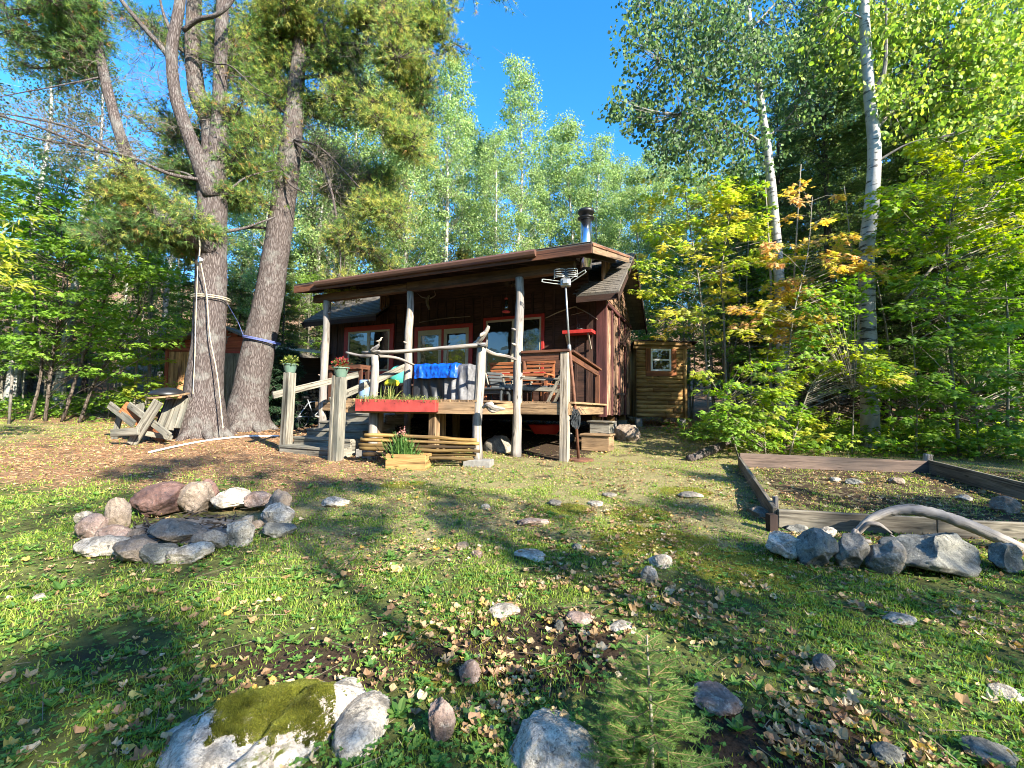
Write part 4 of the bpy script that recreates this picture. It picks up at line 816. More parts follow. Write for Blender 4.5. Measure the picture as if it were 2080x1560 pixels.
g = M(); q = P(462, 685, dsh-.06); g.tube([q+(-.1, 0, .1), q+(0, 0, .0), q+(.12, 0, .05)], .02, 6, sub=3); g.tube([q+(0, 0, 0), q+(-.03, 0, -.22)], .015, 6); g.tube([q+(.02, 0, .12), q+(.1, 0, .16)], .015, 6); obj('gable_ornament', g, MT['lightwood'], t)
# open lean-to with firewood
dl = 14.0; a_, b_ = P(546, 712, dl), P(665, 722, dl); zf2 = float(gz(-7, 14.5))
t = thing('firewood_shelter', 'low open shelter with a pale sheet roof between the leaning pine and the cabin', 'shelter', (-6.8, 14.6, zf2))
g = M(); x0, x1 = a_[0]-.3, b_[0]+.2; zt_ = a_[2]; g.raw([(x0, dl-.4, zt_+.12), (x1, dl-.4, zt_-.10), (x1, dl+2, zt_+.15), (x0, dl+2, zt_+.37), (x0, dl-.4, zt_+.08), (x1, dl-.4, zt_-.14), (x1, dl+2, zt_+.11), (x0, dl+2, zt_+.33)], [[0, 1, 2, 3], [7, 6, 5, 4], [0, 4, 5, 1], [1, 5, 6, 2], [2, 6, 7, 3], [3, 7, 4, 0]]); obj('roof', g, MT['galv'], t)
for x in (x0+.1, (x0+x1)/2, x1-.1):
    for y in (dl-.2, dl+1.8): g = M(); g.bar((x, y, zf2-.1), (x, y, zt_-.05), .1, .1, (0, 1, 0)); obj('post', g, MT['darkwood'], t)
g = M(); g.box(x0+.05, x1-.05, dl+1.82, dl+1.85, zf2+.1, zt_-.02); obj('back_panel', g, MT['darkwood'], t)
g = M()
for r in range(9):
    for k in range(22):
        x = x0+.2+k*.12+random.uniform(-.02, .02); z = zf2+.06+r*.115; y = dl+.1+random.uniform(-.05, .05)
        if x < x1-.15: tt = random.uniform(.5, 1.3); g.tube([(x, y, z), (x, y+.4, z)], random.uniform(.045, .062), 7, .1, col=(tt, tt*.9, tt*.8))
obj('firewood_stack', g, MT['deckwood'], None, 'split firewood stacked under the open shelter roof', 'firewood', 'firewood')
# bicycle leaning by the stairs
def bicycle(c, d, label):
    t = thing('bicycle', label, 'bicycle', c); d = np.array(d, float); d /= np.linalg.norm(d); z = np.array([0, 0, 1.]); n_ = np.array([-d[1], d[0], 0])
    Pt = lambda a, h: c+d*a+z*h+n_*.10*h
    for a in (-.52, .52):
        g = M(); g.tube([Pt(a+cos(p)*.32, .33+sin(p)*.32) for p in np.linspace(0, 2*pi, 28)], .018, 6); wobj = obj('wheel', g, MT['blackmetal'], t, smooth=True)
        g = M(); pp = [(Pt(a, .33), Pt(a+cos(p)*.31, .33+sin(p)*.31)) for p in np.linspace(0, 2*pi, 16, endpoint=False)]; g.sticks(np.array([q[0] for q in pp]), np.array([q[1] for q in pp]), .002, .002); obj('spokes', g, MT['galv'], wobj)
    g = M()
    for p_, q_ in (((-.52, .33), (-.05, .33)), ((-.05, .33), (-.22, .80)), ((-.52, .33), (-.19, .72)), ((-.19, .72), (.33, .78)), ((-.05, .33), (.36, .68)), ((.33, .82), (.52, .33))): g.tube([Pt(*p_), Pt(*q_)], .016, 8)
    obj('frame', g, MT['galv'], t, smooth=True)
    g = M(); g.tube([Pt(.30, .84)-n_*.28, Pt(.34, .95)-n_*.1, Pt(.34, .95)+n_*.1, Pt(.30, .84)+n_*.28], .014, 6, sub=3); obj('handlebar', g, MT['blackmetal'], t)
    g = M(); g.bar(Pt(-.36, .86), Pt(-.10, .85), .12, .05, w1=.05); obj('saddle', g, MT['blackmetal'], t, bevel=.01)
c = G(622, 872); bicycle(c+(0, .55, 0), (.55, 1, 0), 'bicycle leaning between the stairs and the firewood shelter')
# red bin between the trunks
c = G(461, 838)+(0, 1.3, 0); c[2] = gz(c[0], c[1]); t = thing('red_bin', 'red bin with a black lid glimpsed between the two pine trunks', 'bin', c)
zt_ = P(461, 801, c[1])[2]; zb_ = P(461, 826, c[1])[2]; g = M(); g.box(c[0]-.42, c[0]+.42, c[1]-.25, c[1]+.25, zb_, zt_); obj('body', g, MT['redplastic'], t, bevel=.02)
g = M(); g.box(c[0]-.38, c[0]+.38, c[1]-.22, c[1]+.22, c[2]-.02, zb_-.001); obj('base', g, MT['blackmetal'], t)
g = M(); g.box(c[0]-.44, c[0]+.44, c[1]-.27, c[1]+.27, zt_+.001, zt_+.05); g.tube([(c[0]-.3, c[1]-.1, zt_+.05), (c[0]-.1, c[1], zt_+.22), (c[0]+.15, c[1], zt_+.12), (c[0]+.4, c[1]-.1, zt_+.25)], .05, 7, .1, sub=3); obj('lid', g, MT['blackmetal'], t)
# tipped picnic table and round top
t0_ = G(350, 885); t = thing('picnic_table', 'grey weathered picnic table tipped on its side beside the pine trunk', 'picnic table', G(290, 900))
def pb(name, a, b, w, h, d0, d1, mat='greywood', upv=(0, 1, 0)):
    g = M(); g.bar(P(*a, d0), P(*b, d1), w, h, upv, jit=.001); return obj(name, g, MT[mat], t, bevel=.006)
pb('leg', (267, 903), (322, 815), .20, .045, 8.9, 8.9); pb('leg', (345, 886), (262, 822), .13, .045, 8.85, 9.3); pb('leg', (272, 862), (222, 822), .15, .045, 9.2, 9.5)
pb('leg', (300, 897), (284, 820), .16, .045, 9.6, 9.6); pb('brace', (226, 880), (282, 876), .15, .045, 8.8, 8.7, upv=(0, 1, 0)); pb('brace', (232, 893), (243, 845), .12, .045, 9.6, 9.6)
pb('seat_plank', (250, 826), (335, 892), .26, .045, 9.35, 9.35, 'orangewood'); pb('brace', (296, 880), (350, 890), .10, .05, 9.0, 9.3)
for k in range(4): pb('tabletop_plank', (318+k*14, 882-k*4), (346+k*11, 812-k*1), .115, .045, 9.5, 9.7)
pb('tabletop_plank', (322, 884), (352, 810), .30, .045, 9.9, 10.1, 'darkwood'); pb('tabletop_plank', (348, 884), (372, 812), .34, .045, 10.0, 10.2, 'darkwood')
g = M(); c = P(343, 806, 9.5); g.lathe(c, [(.34, 0), (.37, .012), (.37, .035), (.35, .04)], 28, (-.10, -.16, 1)); obj('round_top', g, MT['deckwood'], None, 'round tan wooden table top resting on the tipped picnic table', 'table top')
g = M(); g.lathe(P(340, 802, 9.58), [(.33, 0), (.34, .02), (.28, .09), (.15, .14), (.03, .16)], 24, (0, -.05, 1)); obj('black_lid', g, MT['blackmetal'], None, 'domed black metal lid lying on the round table top', 'lid', smooth=True)
# white pipe over the ground
pp = [(302, 921), (370, 907), (430, 896), (500, 889), (566, 888)]; g = M(); g.tube([G(*q)+(0, 0, .03) for q in pp], .018, 8, sub=5); obj('plastic_pipe', g, MT['white'], None, 'long white plastic pipe curving over the needles to the stairs', 'pipe', smooth=True)
# pole at the left edge
c = G(18, 862); t = thing('sign_pole', 'thin grey metal pole standing before the left trees', 'pole', c); g = M(); g.tube([c+(0, 0, -.1), P(28, 716, c[1])], .032, 10); obj('pole', g, MT['limb'], t, smooth=True)
g = M(); g.lathe(P(28, 716, c[1]), [(.036, -.05), (.036, .02), (.02, .04)], 10); obj('cap', g, MT['blackmetal'], t)

# ================================================================ rocks
def rock(px, py, w, h, mat, label, seed, depth=None, flat=1.0, cat='rock', group=None, rot=0, fac=.62, sub=5, sink=.12, tilt=0, back=None):
    """px,py = middle of the base in the photo, w,h = its size there"""
    c = G(px, py); s = c[1]/900; sx = w*s/2; cy = c[1]; el = math.atan2(EYE-c[2], cy)
    sy = sx*random.uniform(.75, 1.0) if depth is None else depth
    sz = max(.03, h*s*(.55 if group and 'fire' in group else .33), (h*s-2*sy*sin(el)*.55)/(2*cos(el))*1.15) if flat == 1 else sx*flat
    V, Fc = ico(sub); R = RNG.normal(size=(11, 3)); R /= np.linalg.norm(R, axis=1)[:, None]; ofs = np.random.default_rng(seed).uniform(.6, .97, 11); Q = V.copy()
    for r_, o_ in zip(R, ofs):                        # facets
        dd = Q@r_-o_; Q = Q-np.outer(np.maximum(dd, 0)*fac*1.5, r_)
    Q = Q*(1+.28*(fbm(V*1.5+seed*3.1, 3)-.5)+.20*(fbm(V*4+seed, 4)-.5)-.09*np.clip(.5-np.abs(fbm(V*1.9+seed+7, 4)-.5)*14, 0, 1))[:, None]
    cr, sr = cos(rot), sin(rot); ct_, st_ = cos(tilt), sin(tilt)
    Q = Q*np.array([sx, sy, sz])*1.12; x = Q[:, 0]*ct_+Q[:, 2]*st_; z = -Q[:, 0]*st_+Q[:, 2]*ct_; Q = np.stack([x*cr-Q[:, 1]*sr, x*sr+Q[:, 1]*cr, z], 1)
    cc = c+(0, sy*.8, 0); cc[2] = gz(cc[0], cc[1])+sz*(1-sink*3)*.9
    g = M(); g.raw(cc+Q, Fc); return obj('rock', g, RK[mat], None, label, cat, group, smooth=True)
ring = [(302, 1048, 90, 58, 'red', 'smooth oval dark red slab leaning at the back of the stone fire ring'), (383, 1040, 66, 54, 'tan', 'angular brown and pink stone next to the dark red slab of the fire ring'),
 (407, 1018, 44, 40, 'red', 'rounded dark red stone behind the angular stone of the fire ring'), (455, 1036, 70, 36, 'pale', 'pale grey wedge stone at the back right of the fire ring'), (513, 1034, 48, 30, 'pink', 'salmon pink stone at the back right of the fire ring'),
 (556, 1052, 48, 52, 'tan', 'tall mauve speckled stone standing at the right of the fire ring'), (552, 1070, 62, 42, 'mossy', 'rounded stone with a moss patch at the right of the fire ring'), (476, 1112, 50, 56, 'pale', 'upright black and white speckled stone at the front right of the fire ring'),
 (484, 1078, 50, 24, 'grey', 'flat greenish stone inside the right side of the fire ring'), (516, 1076, 26, 18, 'tan', 'small round tan stone at the right inside of the fire ring'), (556, 1094, 64, 24, 'slate', 'low blue-grey slab sunk in grass right of the fire ring'),
 (412, 1120, 66, 38, 'grey', 'flat olive grey stone at the front of the fire ring'), (338, 1112, 98, 42, 'tan', 'long brown humped stone at the front of the fire ring'), (366, 1150, 76, 40, 'pale', 'pale cracked stone nearest the lawn in the fire ring'),
 (302, 1150, 60, 38, 'slate', 'dark speckled stone in the front row of the fire ring'), (250, 1152, 82, 46, 'tan', 'broad brown grey stone at the front left of the fire ring'), (182, 1134, 94, 32, 'pale', 'low whitish stone at the left front of the fire ring'),
 (214, 1106, 56, 28, 'pink', 'pink block stone at the left inside of the fire ring'), (172, 1098, 54, 46, 'pink', 'large pink stone at the far left of the fire ring'), (226, 1078, 46, 62, 'tan', 'tall narrow tan stone at the back left of the fire ring'), (162, 1066, 34, 24, 'pale', 'small pale stone at the far left back of the fire ring'), (262, 1104, 40, 22, 'tan', 'small tan stone half in grass at the left front of the fire ring')]
for k, (x, y, w, h, m_, lab) in enumerate(ring): rock(x, y, w, h, m_, lab, 100+k, group='stones of the fire ring', rot=random.uniform(-.4, .4), tilt=random.uniform(-.25, .25), sink=.06)
bedr = [(1606, 1134, 70, 58, 'pale', 'rounded white and blue-grey boulder at the left end below the garden bed'), (1676, 1150, 66, 74, 'slate', 'tilted blue-grey boulder with pale streaks below the garden bed'), (1745, 1154, 62, 68, 'grey', 'mauve grey boulder in the middle of the row below the garden bed'),
 (1816, 1162, 72, 70, 'grey', 'layered grey boulder beside the large slab below the garden bed'), (1948, 1172, 205, 96, 'slate', 'very large flat-faced blue-grey slab below the driftwood log'), (2062, 1166, 56, 60, 'slate', 'dark grey boulder at the right end of the row below the garden bed'),
 (1690, 1092, 34, 24, 'pale', 'small pale stone wedged above the tilted boulder below the garden bed'), (1626, 1080, 40, 18, 'slate', 'small bluish stone wedged under the bed board near its left corner'), (1548, 1052, 34, 24, 'tan', 'small tan stone outside the left board of the garden bed')]
for k, (x, y, w, h, m_, lab) in enumerate(bedr): rock(x, y, w, h, m_, lab, 200+k, group='boulders below the garden bed', rot=random.uniform(-.3, .3), tilt=(.5 if k == 1 else random.uniform(-.15, .15)), sink=.05, depth=(.22 if k == 4 else None), fac=.95)
lawn = [(672, 1027, 58, 20, 'pale', 'white lichened stone in the lawn right of the fire ring'), (1085, 1070, 60, 20, 'pink', 'flat pinkish stone lying in the middle of the lawn'), (1347, 1152, 42, 34, 'pale', 'pale stone in leaves left of the mossy hump'), (1322, 1186, 30, 36, 'pale', 'upright white stone just below the mossy hump stone'),
 (1082, 1138, 66, 16, 'pale', 'low flat grey stone in the middle of the lawn'), (1410, 1014, 46, 14, 'grey', 'low grey stone near the left corner of the garden bed'), (1267, 1288, 50, 24, 'pale', 'rounded pale stone in the lawn above the fir seedling'), (1178, 1268, 50, 18, 'pink', 'low pink stone left of the rounded pale stone in the lawn'),
 (1025, 1256, 54, 26, 'pale', 'white stone with a leaf on it in bare soil in the lawn'), (1136, 1286, 18, 24, 'slate', 'tiny upright bluish stone in the lawn centre'), (950, 1388, 42, 42, 'pink', 'small pinkish stone peeking out of dark moss'), (893, 1520, 52, 92, 'pink', 'narrow pink and white stone between the two front boulders'),
 (1470, 1452, 92, 54, 'pink', 'pink granite lump right of the fir seedling'), (1684, 1368, 40, 40, 'grey', 'grey sliver of stone in leafy grass at the right'), (1212, 1030, 30, 12, 'pale', 'small pale stone on the dry grass below the deck'), (1130, 1030, 28, 14, 'grey', 'small grey stone on the dry grass below the bird feeder'), (986, 1036, 18, 14, 'pale', 'small white upright stone in the dry grass'),
 (938, 1116, 26, 16, 'tan', 'small tan stone near the green patch in the lawn'), (968, 1132, 22, 14, 'pink', 'tiny pink stone near the green patch in the lawn'), (1172, 1114, 20, 12, 'slate', 'tiny mauve stone at the lawn centre'), (1840, 1262, 60, 16, 'pale', 'low pale stone in sunlit leaves below the big slab'), (2060, 1420, 50, 26, 'pale', 'low pale stone at the far right lawn edge'), (70, 1224, 18, 12, 'pale', 'tiny white stone in the grass at the far left'),
 (2045, 1560, 80, 40, 'slate', 'blue-grey stone in leaves at the bottom right'), (1820, 1550, 60, 34, 'slate', 'bluish stone in dark moss near the bottom right')]
for k, (x, y, w, h, m_, lab) in enumerate(lawn): rock(x, y, w, h, m_, lab, 300+k, group='stones showing in the lawn', rot=random.uniform(-.4, .4), sink=.16)
bd = [(1280, 897, 50, 36, 'tan', 'rounded mauve boulder at the foot of the cabin side wall'), (1240, 1012, 26, 9, 'grey', 'low grey stone in the grass below the step boxes'), (1745, 985, 34, 14, 'slate', 'low bluish stone at the back inside the garden bed'), (1830, 984, 30, 14, 'tan', 'rounded tan stone near the back board inside the garden bed'), (1968, 1020, 26, 14, 'pale', 'pale stone near the right board inside the garden bed'), (2058, 1046, 44, 34, 'tan', 'square tan block in the right corner of the garden bed'), (1700, 978, 20, 10, 'pale', 'little white stone at the back left inside the garden bed')]
for k, (x, y, w, h, m_, lab) in enumerate(bd): rock(x, y, w, h, m_, lab, 400+k, sink=.08)
def boulder(px, py, sx, sy, sz, seed, mat, label, rot=0, ridge=0):
    c = G(px, py); V, Fc = ico(6); Q = V.copy(); R = np.random.default_rng(seed).normal(size=(14, 3)); R /= np.linalg.norm(R, axis=1)[:, None]
    for r_ in R: Q = Q-np.outer(np.maximum(Q@r_-.78, 0)*.9, r_)
    Q = Q*(1+.34*(fbm(V*1.4+seed, 4)-.5)+.16*(fbm(V*4+seed, 5)-.5)-.10*np.clip(.5-np.abs(fbm(V*2.2+seed+7, 4)-.5)*16, 0, 1))[:, None]
    if ridge: d = Q[:, 0]*.8-Q[:, 1]*.5-.18; Q[:, 2] -= .22*np.exp(-(d/.07)**2)*(Q[:, 2] > 0)
    cr, sr = cos(rot), sin(rot); Q = Q*np.array([sx, sy, sz]); Q = np.stack([Q[:, 0]*cr-Q[:, 1]*sr, Q[:, 0]*sr+Q[:, 1]*cr, Q[:, 2]], 1)
    g = M(); g.raw(np.array([c[0], c[1], gz(c[0], c[1])-.02])+Q, Fc); return obj('boulder', g, RK[mat], None, label, 'rock', 'large boulders at the front', smooth=True)
boulder(540, 1492, .43, .30, .16, 34, 'mossy', 'large pale boulder with a green moss carpet at the bottom of the lawn', .35, 1)
boulder(1118, 1530, .19, .24, .15, 47, 'pale', 'large white and dark lichened boulder left of the fir seedling', .3)
# ash and charcoal in the ring
g = M(); c = G(370, 1078); V, Fc = ico(4); V = V*(.62, .45, .06)*(1+.4*(fbm(V*3, 3)-.5))[:, None]; g.raw(V+c+(0, .05, -.02), Fc); obj('ash', g, MT['ash'], kind='stuff', smooth=True)
g = M(); n_ = 160; q = c+np.stack([RNG.normal(size=n_)*.26, RNG.normal(size=n_)*.2+.05, np.full(n_, .035)], 1); d_ = RNG.normal(size=(n_, 3))*(1, 1, .25); d_ /= np.linalg.norm(d_, axis=1)[:, None]; g.sticks(q, q+d_*RNG.uniform(.03, .16, (n_, 1)), RNG.uniform(.003, .014, n_), RNG.uniform(.002, .010, n_), (.25, .22, .2)); obj('charred_debris', g, MT['deadtwig'], kind='stuff')

# ================================================================ garden bed, logs, stump
t = thing('garden_bed', 'raised garden bed frame of old grey boards on the right of the lawn', 'garden bed', G(1800, 1000))
def gb(name, a, b, ha, hb, w, mat='bedwood'):
    A_, B_ = G(*a), G(*b); A_ = A_+(0, 0, ha/2); B_ = B_+(0, 0, hb/2); g = M(); g.bar(A_, B_, w, ha, (0, 0, 1), h1=hb, jit=.001); return obj(name, g, MT[mat], t, bevel=.006)
NLp, FLp, FRp, NRp = (1574, 1066), (1502, 948), (1888, 962), (2190, 1048)
gb('side_board', NLp, FLp, .20, .18, .045); gb('back_board', FLp, FRp, .24, .20, .045, 'darkwood').data.materials[0] = wood('purple_brown_board', (.075, .05, .04), (.17, .12, .095), (.06, .045, .04))
gb('side_board', FRp, NRp, .22, .22, .045); gb('front_board', (1580, 1067), (1900, 1088), .185, .185, .045); gb('front_board', (1901, 1088), (2200, 1107), .175, .175, .045)
g = M(); q = G(1581, 1060)+(0.02, .08, 0); g.tube([q, q+(.0, 0, .27)], .028, 9, .05); obj('corner_stake', g, MT['logpost'], t)
g = M(); q = G(1568, 1075); g.bar(q+(0, 0, -.05), q+(0, 0, .17), .08, .08, (0, 1, 0)); obj('corner_stake', g, MT['darkwood'], t)
# driftwood arch
t = thing('driftwood_log', 'long arched silver driftwood log with a short root, resting over the bed board', 'log', G(1850, 1120))
def PX(px, py, d): return P(px, py, d)
g = M(); g.tube([PX(1733, 1082, 4.25), PX(1765, 1056, 4.22), PX(1812, 1038, 4.2), PX(1862, 1036, 4.15), PX(1920, 1050, 4.1), PX(1985, 1074, 4.05), PX(2050, 1104, 4.0), PX(2140, 1150, 3.95)], [.012, .030, .042, .050, .047, .048, .05, .052], 14, .16, sub=8); obj('trunk', g, MT['logpost'], t, smooth=True)
g = M(); g.tube([PX(1738, 1092, 4.2), PX(1760, 1066, 4.15), PX(1785, 1066, 4.1), PX(1812, 1084, 4.05)], [.014, .024, .02, .006], 9, .15, sub=4); g.tube([PX(1740, 1076, 4.2), PX(1736, 1096, 4.18), PX(1770, 1100, 4.1)], [.03, .04, .014], 9, .15, sub=4); g.tube([PX(1808, 1088, 4.1), PX(1845, 1108, 4.05)], [.016, .006], 6); obj('root', g, MT['logpost'], t, smooth=True)
g = M(); g.tube([G(1400, 935)+(0, 0, .04), G(1445, 922)+(0, 0, .07), G(1494, 905)+(0, 0, .16)], [.07, .085, .05], 10, .15, sub=5); obj('fallen_log', g, MT['pinebark'], None, 'short rotting log lying where the lawn meets the bushes', 'log', smooth=True)
g = M(); q = G(1945, 968); g.tube([q+(0, .5, -.05), q+(0, .5, .18), q+(.02, .5, .30)], [.08, .07, .06], 9, .12, sub=3); obj('stump', g, MT['logpost'], None, 'small grey broken stump behind the back board of the garden bed', 'stump', smooth=True)
g = M(); q = G(1645, 928); g.tube([q+(0, .7, -.05), q+(0, .7, .33)], [.07, .06], 9, .1, sub=3); obj('stump', g, MT['deckwood'], None, 'thin brown stump in the leaves behind the left of the garden bed', 'stump', smooth=True)

# moss carpet and second lobe of the front boulder
g = M(); c = G(738, 1478); V, Fc = ico(5); Q = V*(1+.35*(fbm(V*1.7+9, 4)-.5)+.08*(fbm(V*7, 4)-.5))[:, None]*(.11, .19, .085); g.raw(np.array([c[0], c[1], gz(c[0], c[1])-.01])+Q, Fc); obj('boulder', g, RK['pale'], None, 'pale grey boulder lobe split off the right side of the mossy front boulder', 'rock', 'large boulders at the front', smooth=True)
# ================================================================ leaf shapes
DIA = (np.array([(0, 0, 0), (.5, .40, .07), (1, 0, -.03), (.5, -.40, .07)]), np.array([[0, 1, 2, 3]]))
_o = [(0, 0), (.02, .40), (.30, .20), (.56, .50), (.62, .17), (1, 0), (.62, -.17), (.56, -.50), (.30, -.20), (.02, -.40)]
MAPLE = (np.array([(.36, 0, .05)]+[(x, y, -.16*abs(y)-(.08 if x == 1 else 0)) for x, y in _o]), np.array([[0, 1+i, 1+(i+1) % 10] for i in range(10)]))
_o2 = [(0, 0), (-.03, .20), (.03, .38), (.17, .33), (.22, .26), (.38, .36), (.52, .50), (.60, .40), (.60, .24), (.72, .20), (.88, .12), (1, 0)]; _o2 = _o2+[(x, -y) for x, y in _o2[-2:0:-1]]
MAP2 = (np.array([(.36, 0, .0)]+[(x, y, 0) for x, y in _o2]), np.array([[0, 1+i, 1+(i+1) % len(_o2)] for i in range(len(_o2))]))
_o3 = [(0, 0), (.06, .13), (.18, .25), (.34, .32), (.52, .30), (.70, .22), (.86, .10), (1, 0)]; _o3 = _o3+[(x, -y) for x, y in _o3[-2:0:-1]]
OV2 = (np.array([(.45, 0, 0)]+[(x, y, 0) for x, y in _o3]), np.array([[0, 1+i, 1+(i+1) % len(_o3)] for i in range(len(_o3))]))
def pick(pal, n, jit=.25, w=None):
    pal = np.array(pal); return pal[RNG.choice(len(pal), n, p=w)]*RNG.uniform(1-jit, 1+jit, (n, 1))
def unit(v): return v/(np.linalg.norm(v, axis=-1, keepdims=True)+1e-9)
LAND = [(40, 'at the left picture edge'), (200, 'behind the left maple clump'), (345, 'behind the low left bushes'), (470, 'behind the forked pine'), (580, 'behind the leaning pine'), (665, 'behind the left end of the porch roof'), (850, 'behind the left half of the porch roof'), (1040, 'behind the right half of the porch roof'), (1170, 'left of the steel chimney'), (1240, 'just right of the steel chimney'), (1360, 'above the cabin gable'), (1490, 'behind the golden maple'), (1640, 'behind the slim birch'), (1790, 'behind the thick birch'), (1960, 'right of the thick birch'), (3000, 'near the right picture edge')]
ORDN = ['first', 'second', 'third', 'fourth', 'fifth', 'sixth', 'seventh', 'eighth', 'ninth', 'tenth']
def lab_all(objs, phrase, back=1):
    by = {}
    for o in objs:
        x = proj(np.array(o.location)+(0, 0, 3.))[0]; k = next(i for i, (lim, _) in enumerate(LAND) if x < lim); by.setdefault(k, []).append((x, o))
    for k, l in by.items():
        l.sort(key=lambda q: q[0])
        for i, (_, o) in enumerate(l): o['label'] = phrase+' '+LAND[k][1]+('' if len(l) == 1 else ', '+ORDN[min(i, 9)]+' from left there')
def copytree(o, loc, rz=0, sc=1.0, label=None, group=None, sz=None):
    r = o.copy(); COL.objects.link(r); r.location = tuple(float(v) for v in loc); r.rotation_euler = (0, 0, rz); r.scale = (sc, sc, sz or sc)
    if label: r['label'] = label
    if group: r['group'] = group
    for ch in o.children:
        c = ch.copy(); COL.objects.link(c); c.parent = r
        for g_ in ch.children: d = g_.copy(); COL.objects.link(d); d.parent = c
    return r
ASPP = [(.22, .31, .12), (.28, .38, .16), (.31, .40, .13), (.14, .22, .07)]
DARKP = [(.08, .135, .04), (.12, .18, .05), (.17, .22, .07)]
GREENP = [(.12, .23, .025), (.17, .30, .035), (.23, .35, .045), (.08, .16, .022)]
LIMEP = [(.24, .32, .03), (.32, .38, .035), (.18, .28, .03), (.38, .38, .04)]
YELP = [(.42, .47, .06), (.52, .49, .09), (.32, .43, .05), (.55, .43, .10), (.23, .36, .05)]
ORP = [(.52, .34, .08), (.58, .44, .10), (.46, .44, .07), (.30, .38, .04), (.60, .34, .18)]
PINEP = [(.10, .19, .06), (.17, .27, .075), (.30, .37, .09), (.44, .43, .12), (.40, .24, .10)]

def bole(g, pts, r0_, r1_, n=12, jit=.035, flare=0, sub=4):
    pts = np.array(pts); m = len(pts); r = np.linspace(r0_, r1_, m)
    if flare: r[0] *= 1+flare; pts = np.insert(pts, 1, pts[0]+(pts[1]-pts[0])*.12, 0); r = np.insert(r, 1, r[0]/(1+flare)*(1+flare*.25))
    g.tube(pts, r, n, jit, sub=sub)
def broad(name, label, cat, base, H, cr, z0, ncl, lpc, ls, pal, seed, r=.12, mat='aspen', group=None, shape=DIA, lean=(0, 0), clr=.55, path=None, topw=.25, flat=.7, up_=.0):
    """a broadleaf tree in its own place: trunk with limbs, crown of leaf clusters"""
    global RNG; save = RNG; RNG = np.random.default_rng(seed); base = np.array(base, float); t = thing(name, label, cat, base, group)
    if path is None:
        w = RNG.normal(size=(6, 2))*.10*H/10; path = [base+np.array([lean[0]*u*H+w[i][0]*u, lean[1]*u*H+w[i][1]*u, u*H-.15*(i == 0)]) for i, u in enumerate(np.linspace(0, 1, 6))]
    path = np.array(path); g = M(); bole(g, path, r, r*.12, 9, .04, .35)
    u = z0+(1-z0)*RNG.random(ncl)**.85; an = RNG.random(ncl)*2*pi
    prof = np.interp((u-z0)/(1-z0), [0, .25, .6, 1], [.6, 1, .85, topw]); rad = cr*prof*np.sqrt(RNG.uniform(.05, 1, ncl))*(.75+.5*vn(np.stack([an*1.2, u*4, u*0+seed], -1)))
    tp = np.array([[np.interp(x, np.linspace(0, 1, len(path)), path[:, k]) for k in range(3)] for x in u])
    C = tp+np.stack([np.cos(an)*rad, np.sin(an)*rad, RNG.normal(size=ncl)*.15], -1)
    ub = np.clip(u-rad/H*.9-.02, 0, 1); S = np.array([[np.interp(x, np.linspace(0, 1, len(path)), path[:, k]) for k in range(3)] for x in ub]); mid = (S+C)/2+RNG.normal(size=C.shape)*.08+(0, 0, -.08)
    obj('trunk', g, MT[mat], t, smooth=True); g = M(); k = rad > .25; th = r*.16*(1.2-ub[k]); g.sticks(S[k], mid[k], th, th*.6); g.sticks(mid[k], C[k], th*.6, th*.2)
    tw = np.repeat(C, 4, 0); g.sticks(tw, tw+RNG.normal(size=tw.shape)*clr*.6, .006, .002)
    obj('limbs', g, MT['stem'], t)
    n = ncl*lpc; CC = np.repeat(C, lpc, 0); off = RNG.normal(size=(n, 3)); off = unit(off)*(RNG.random((n, 1))**.45)*clr*(1, 1, flat); Pn = CC+off*np.repeat(RNG.uniform(.6, 1.3, ncl), lpc)[:, None]
    col = pick(pal, n, .22)*np.repeat(RNG.uniform(.8, 1.2, ncl), lpc)[:, None]
    g = M(); g.inst(shape[0], shape[1], Pn, RNG.normal(size=(n, 3))+(0, 0, -.4), RNG.normal(size=(n, 3))+(0, 0, up_), ls*RNG.uniform(.7, 1.25, n), col); obj('crown', g, MT['leaf'], t)
    RNG = save; return t
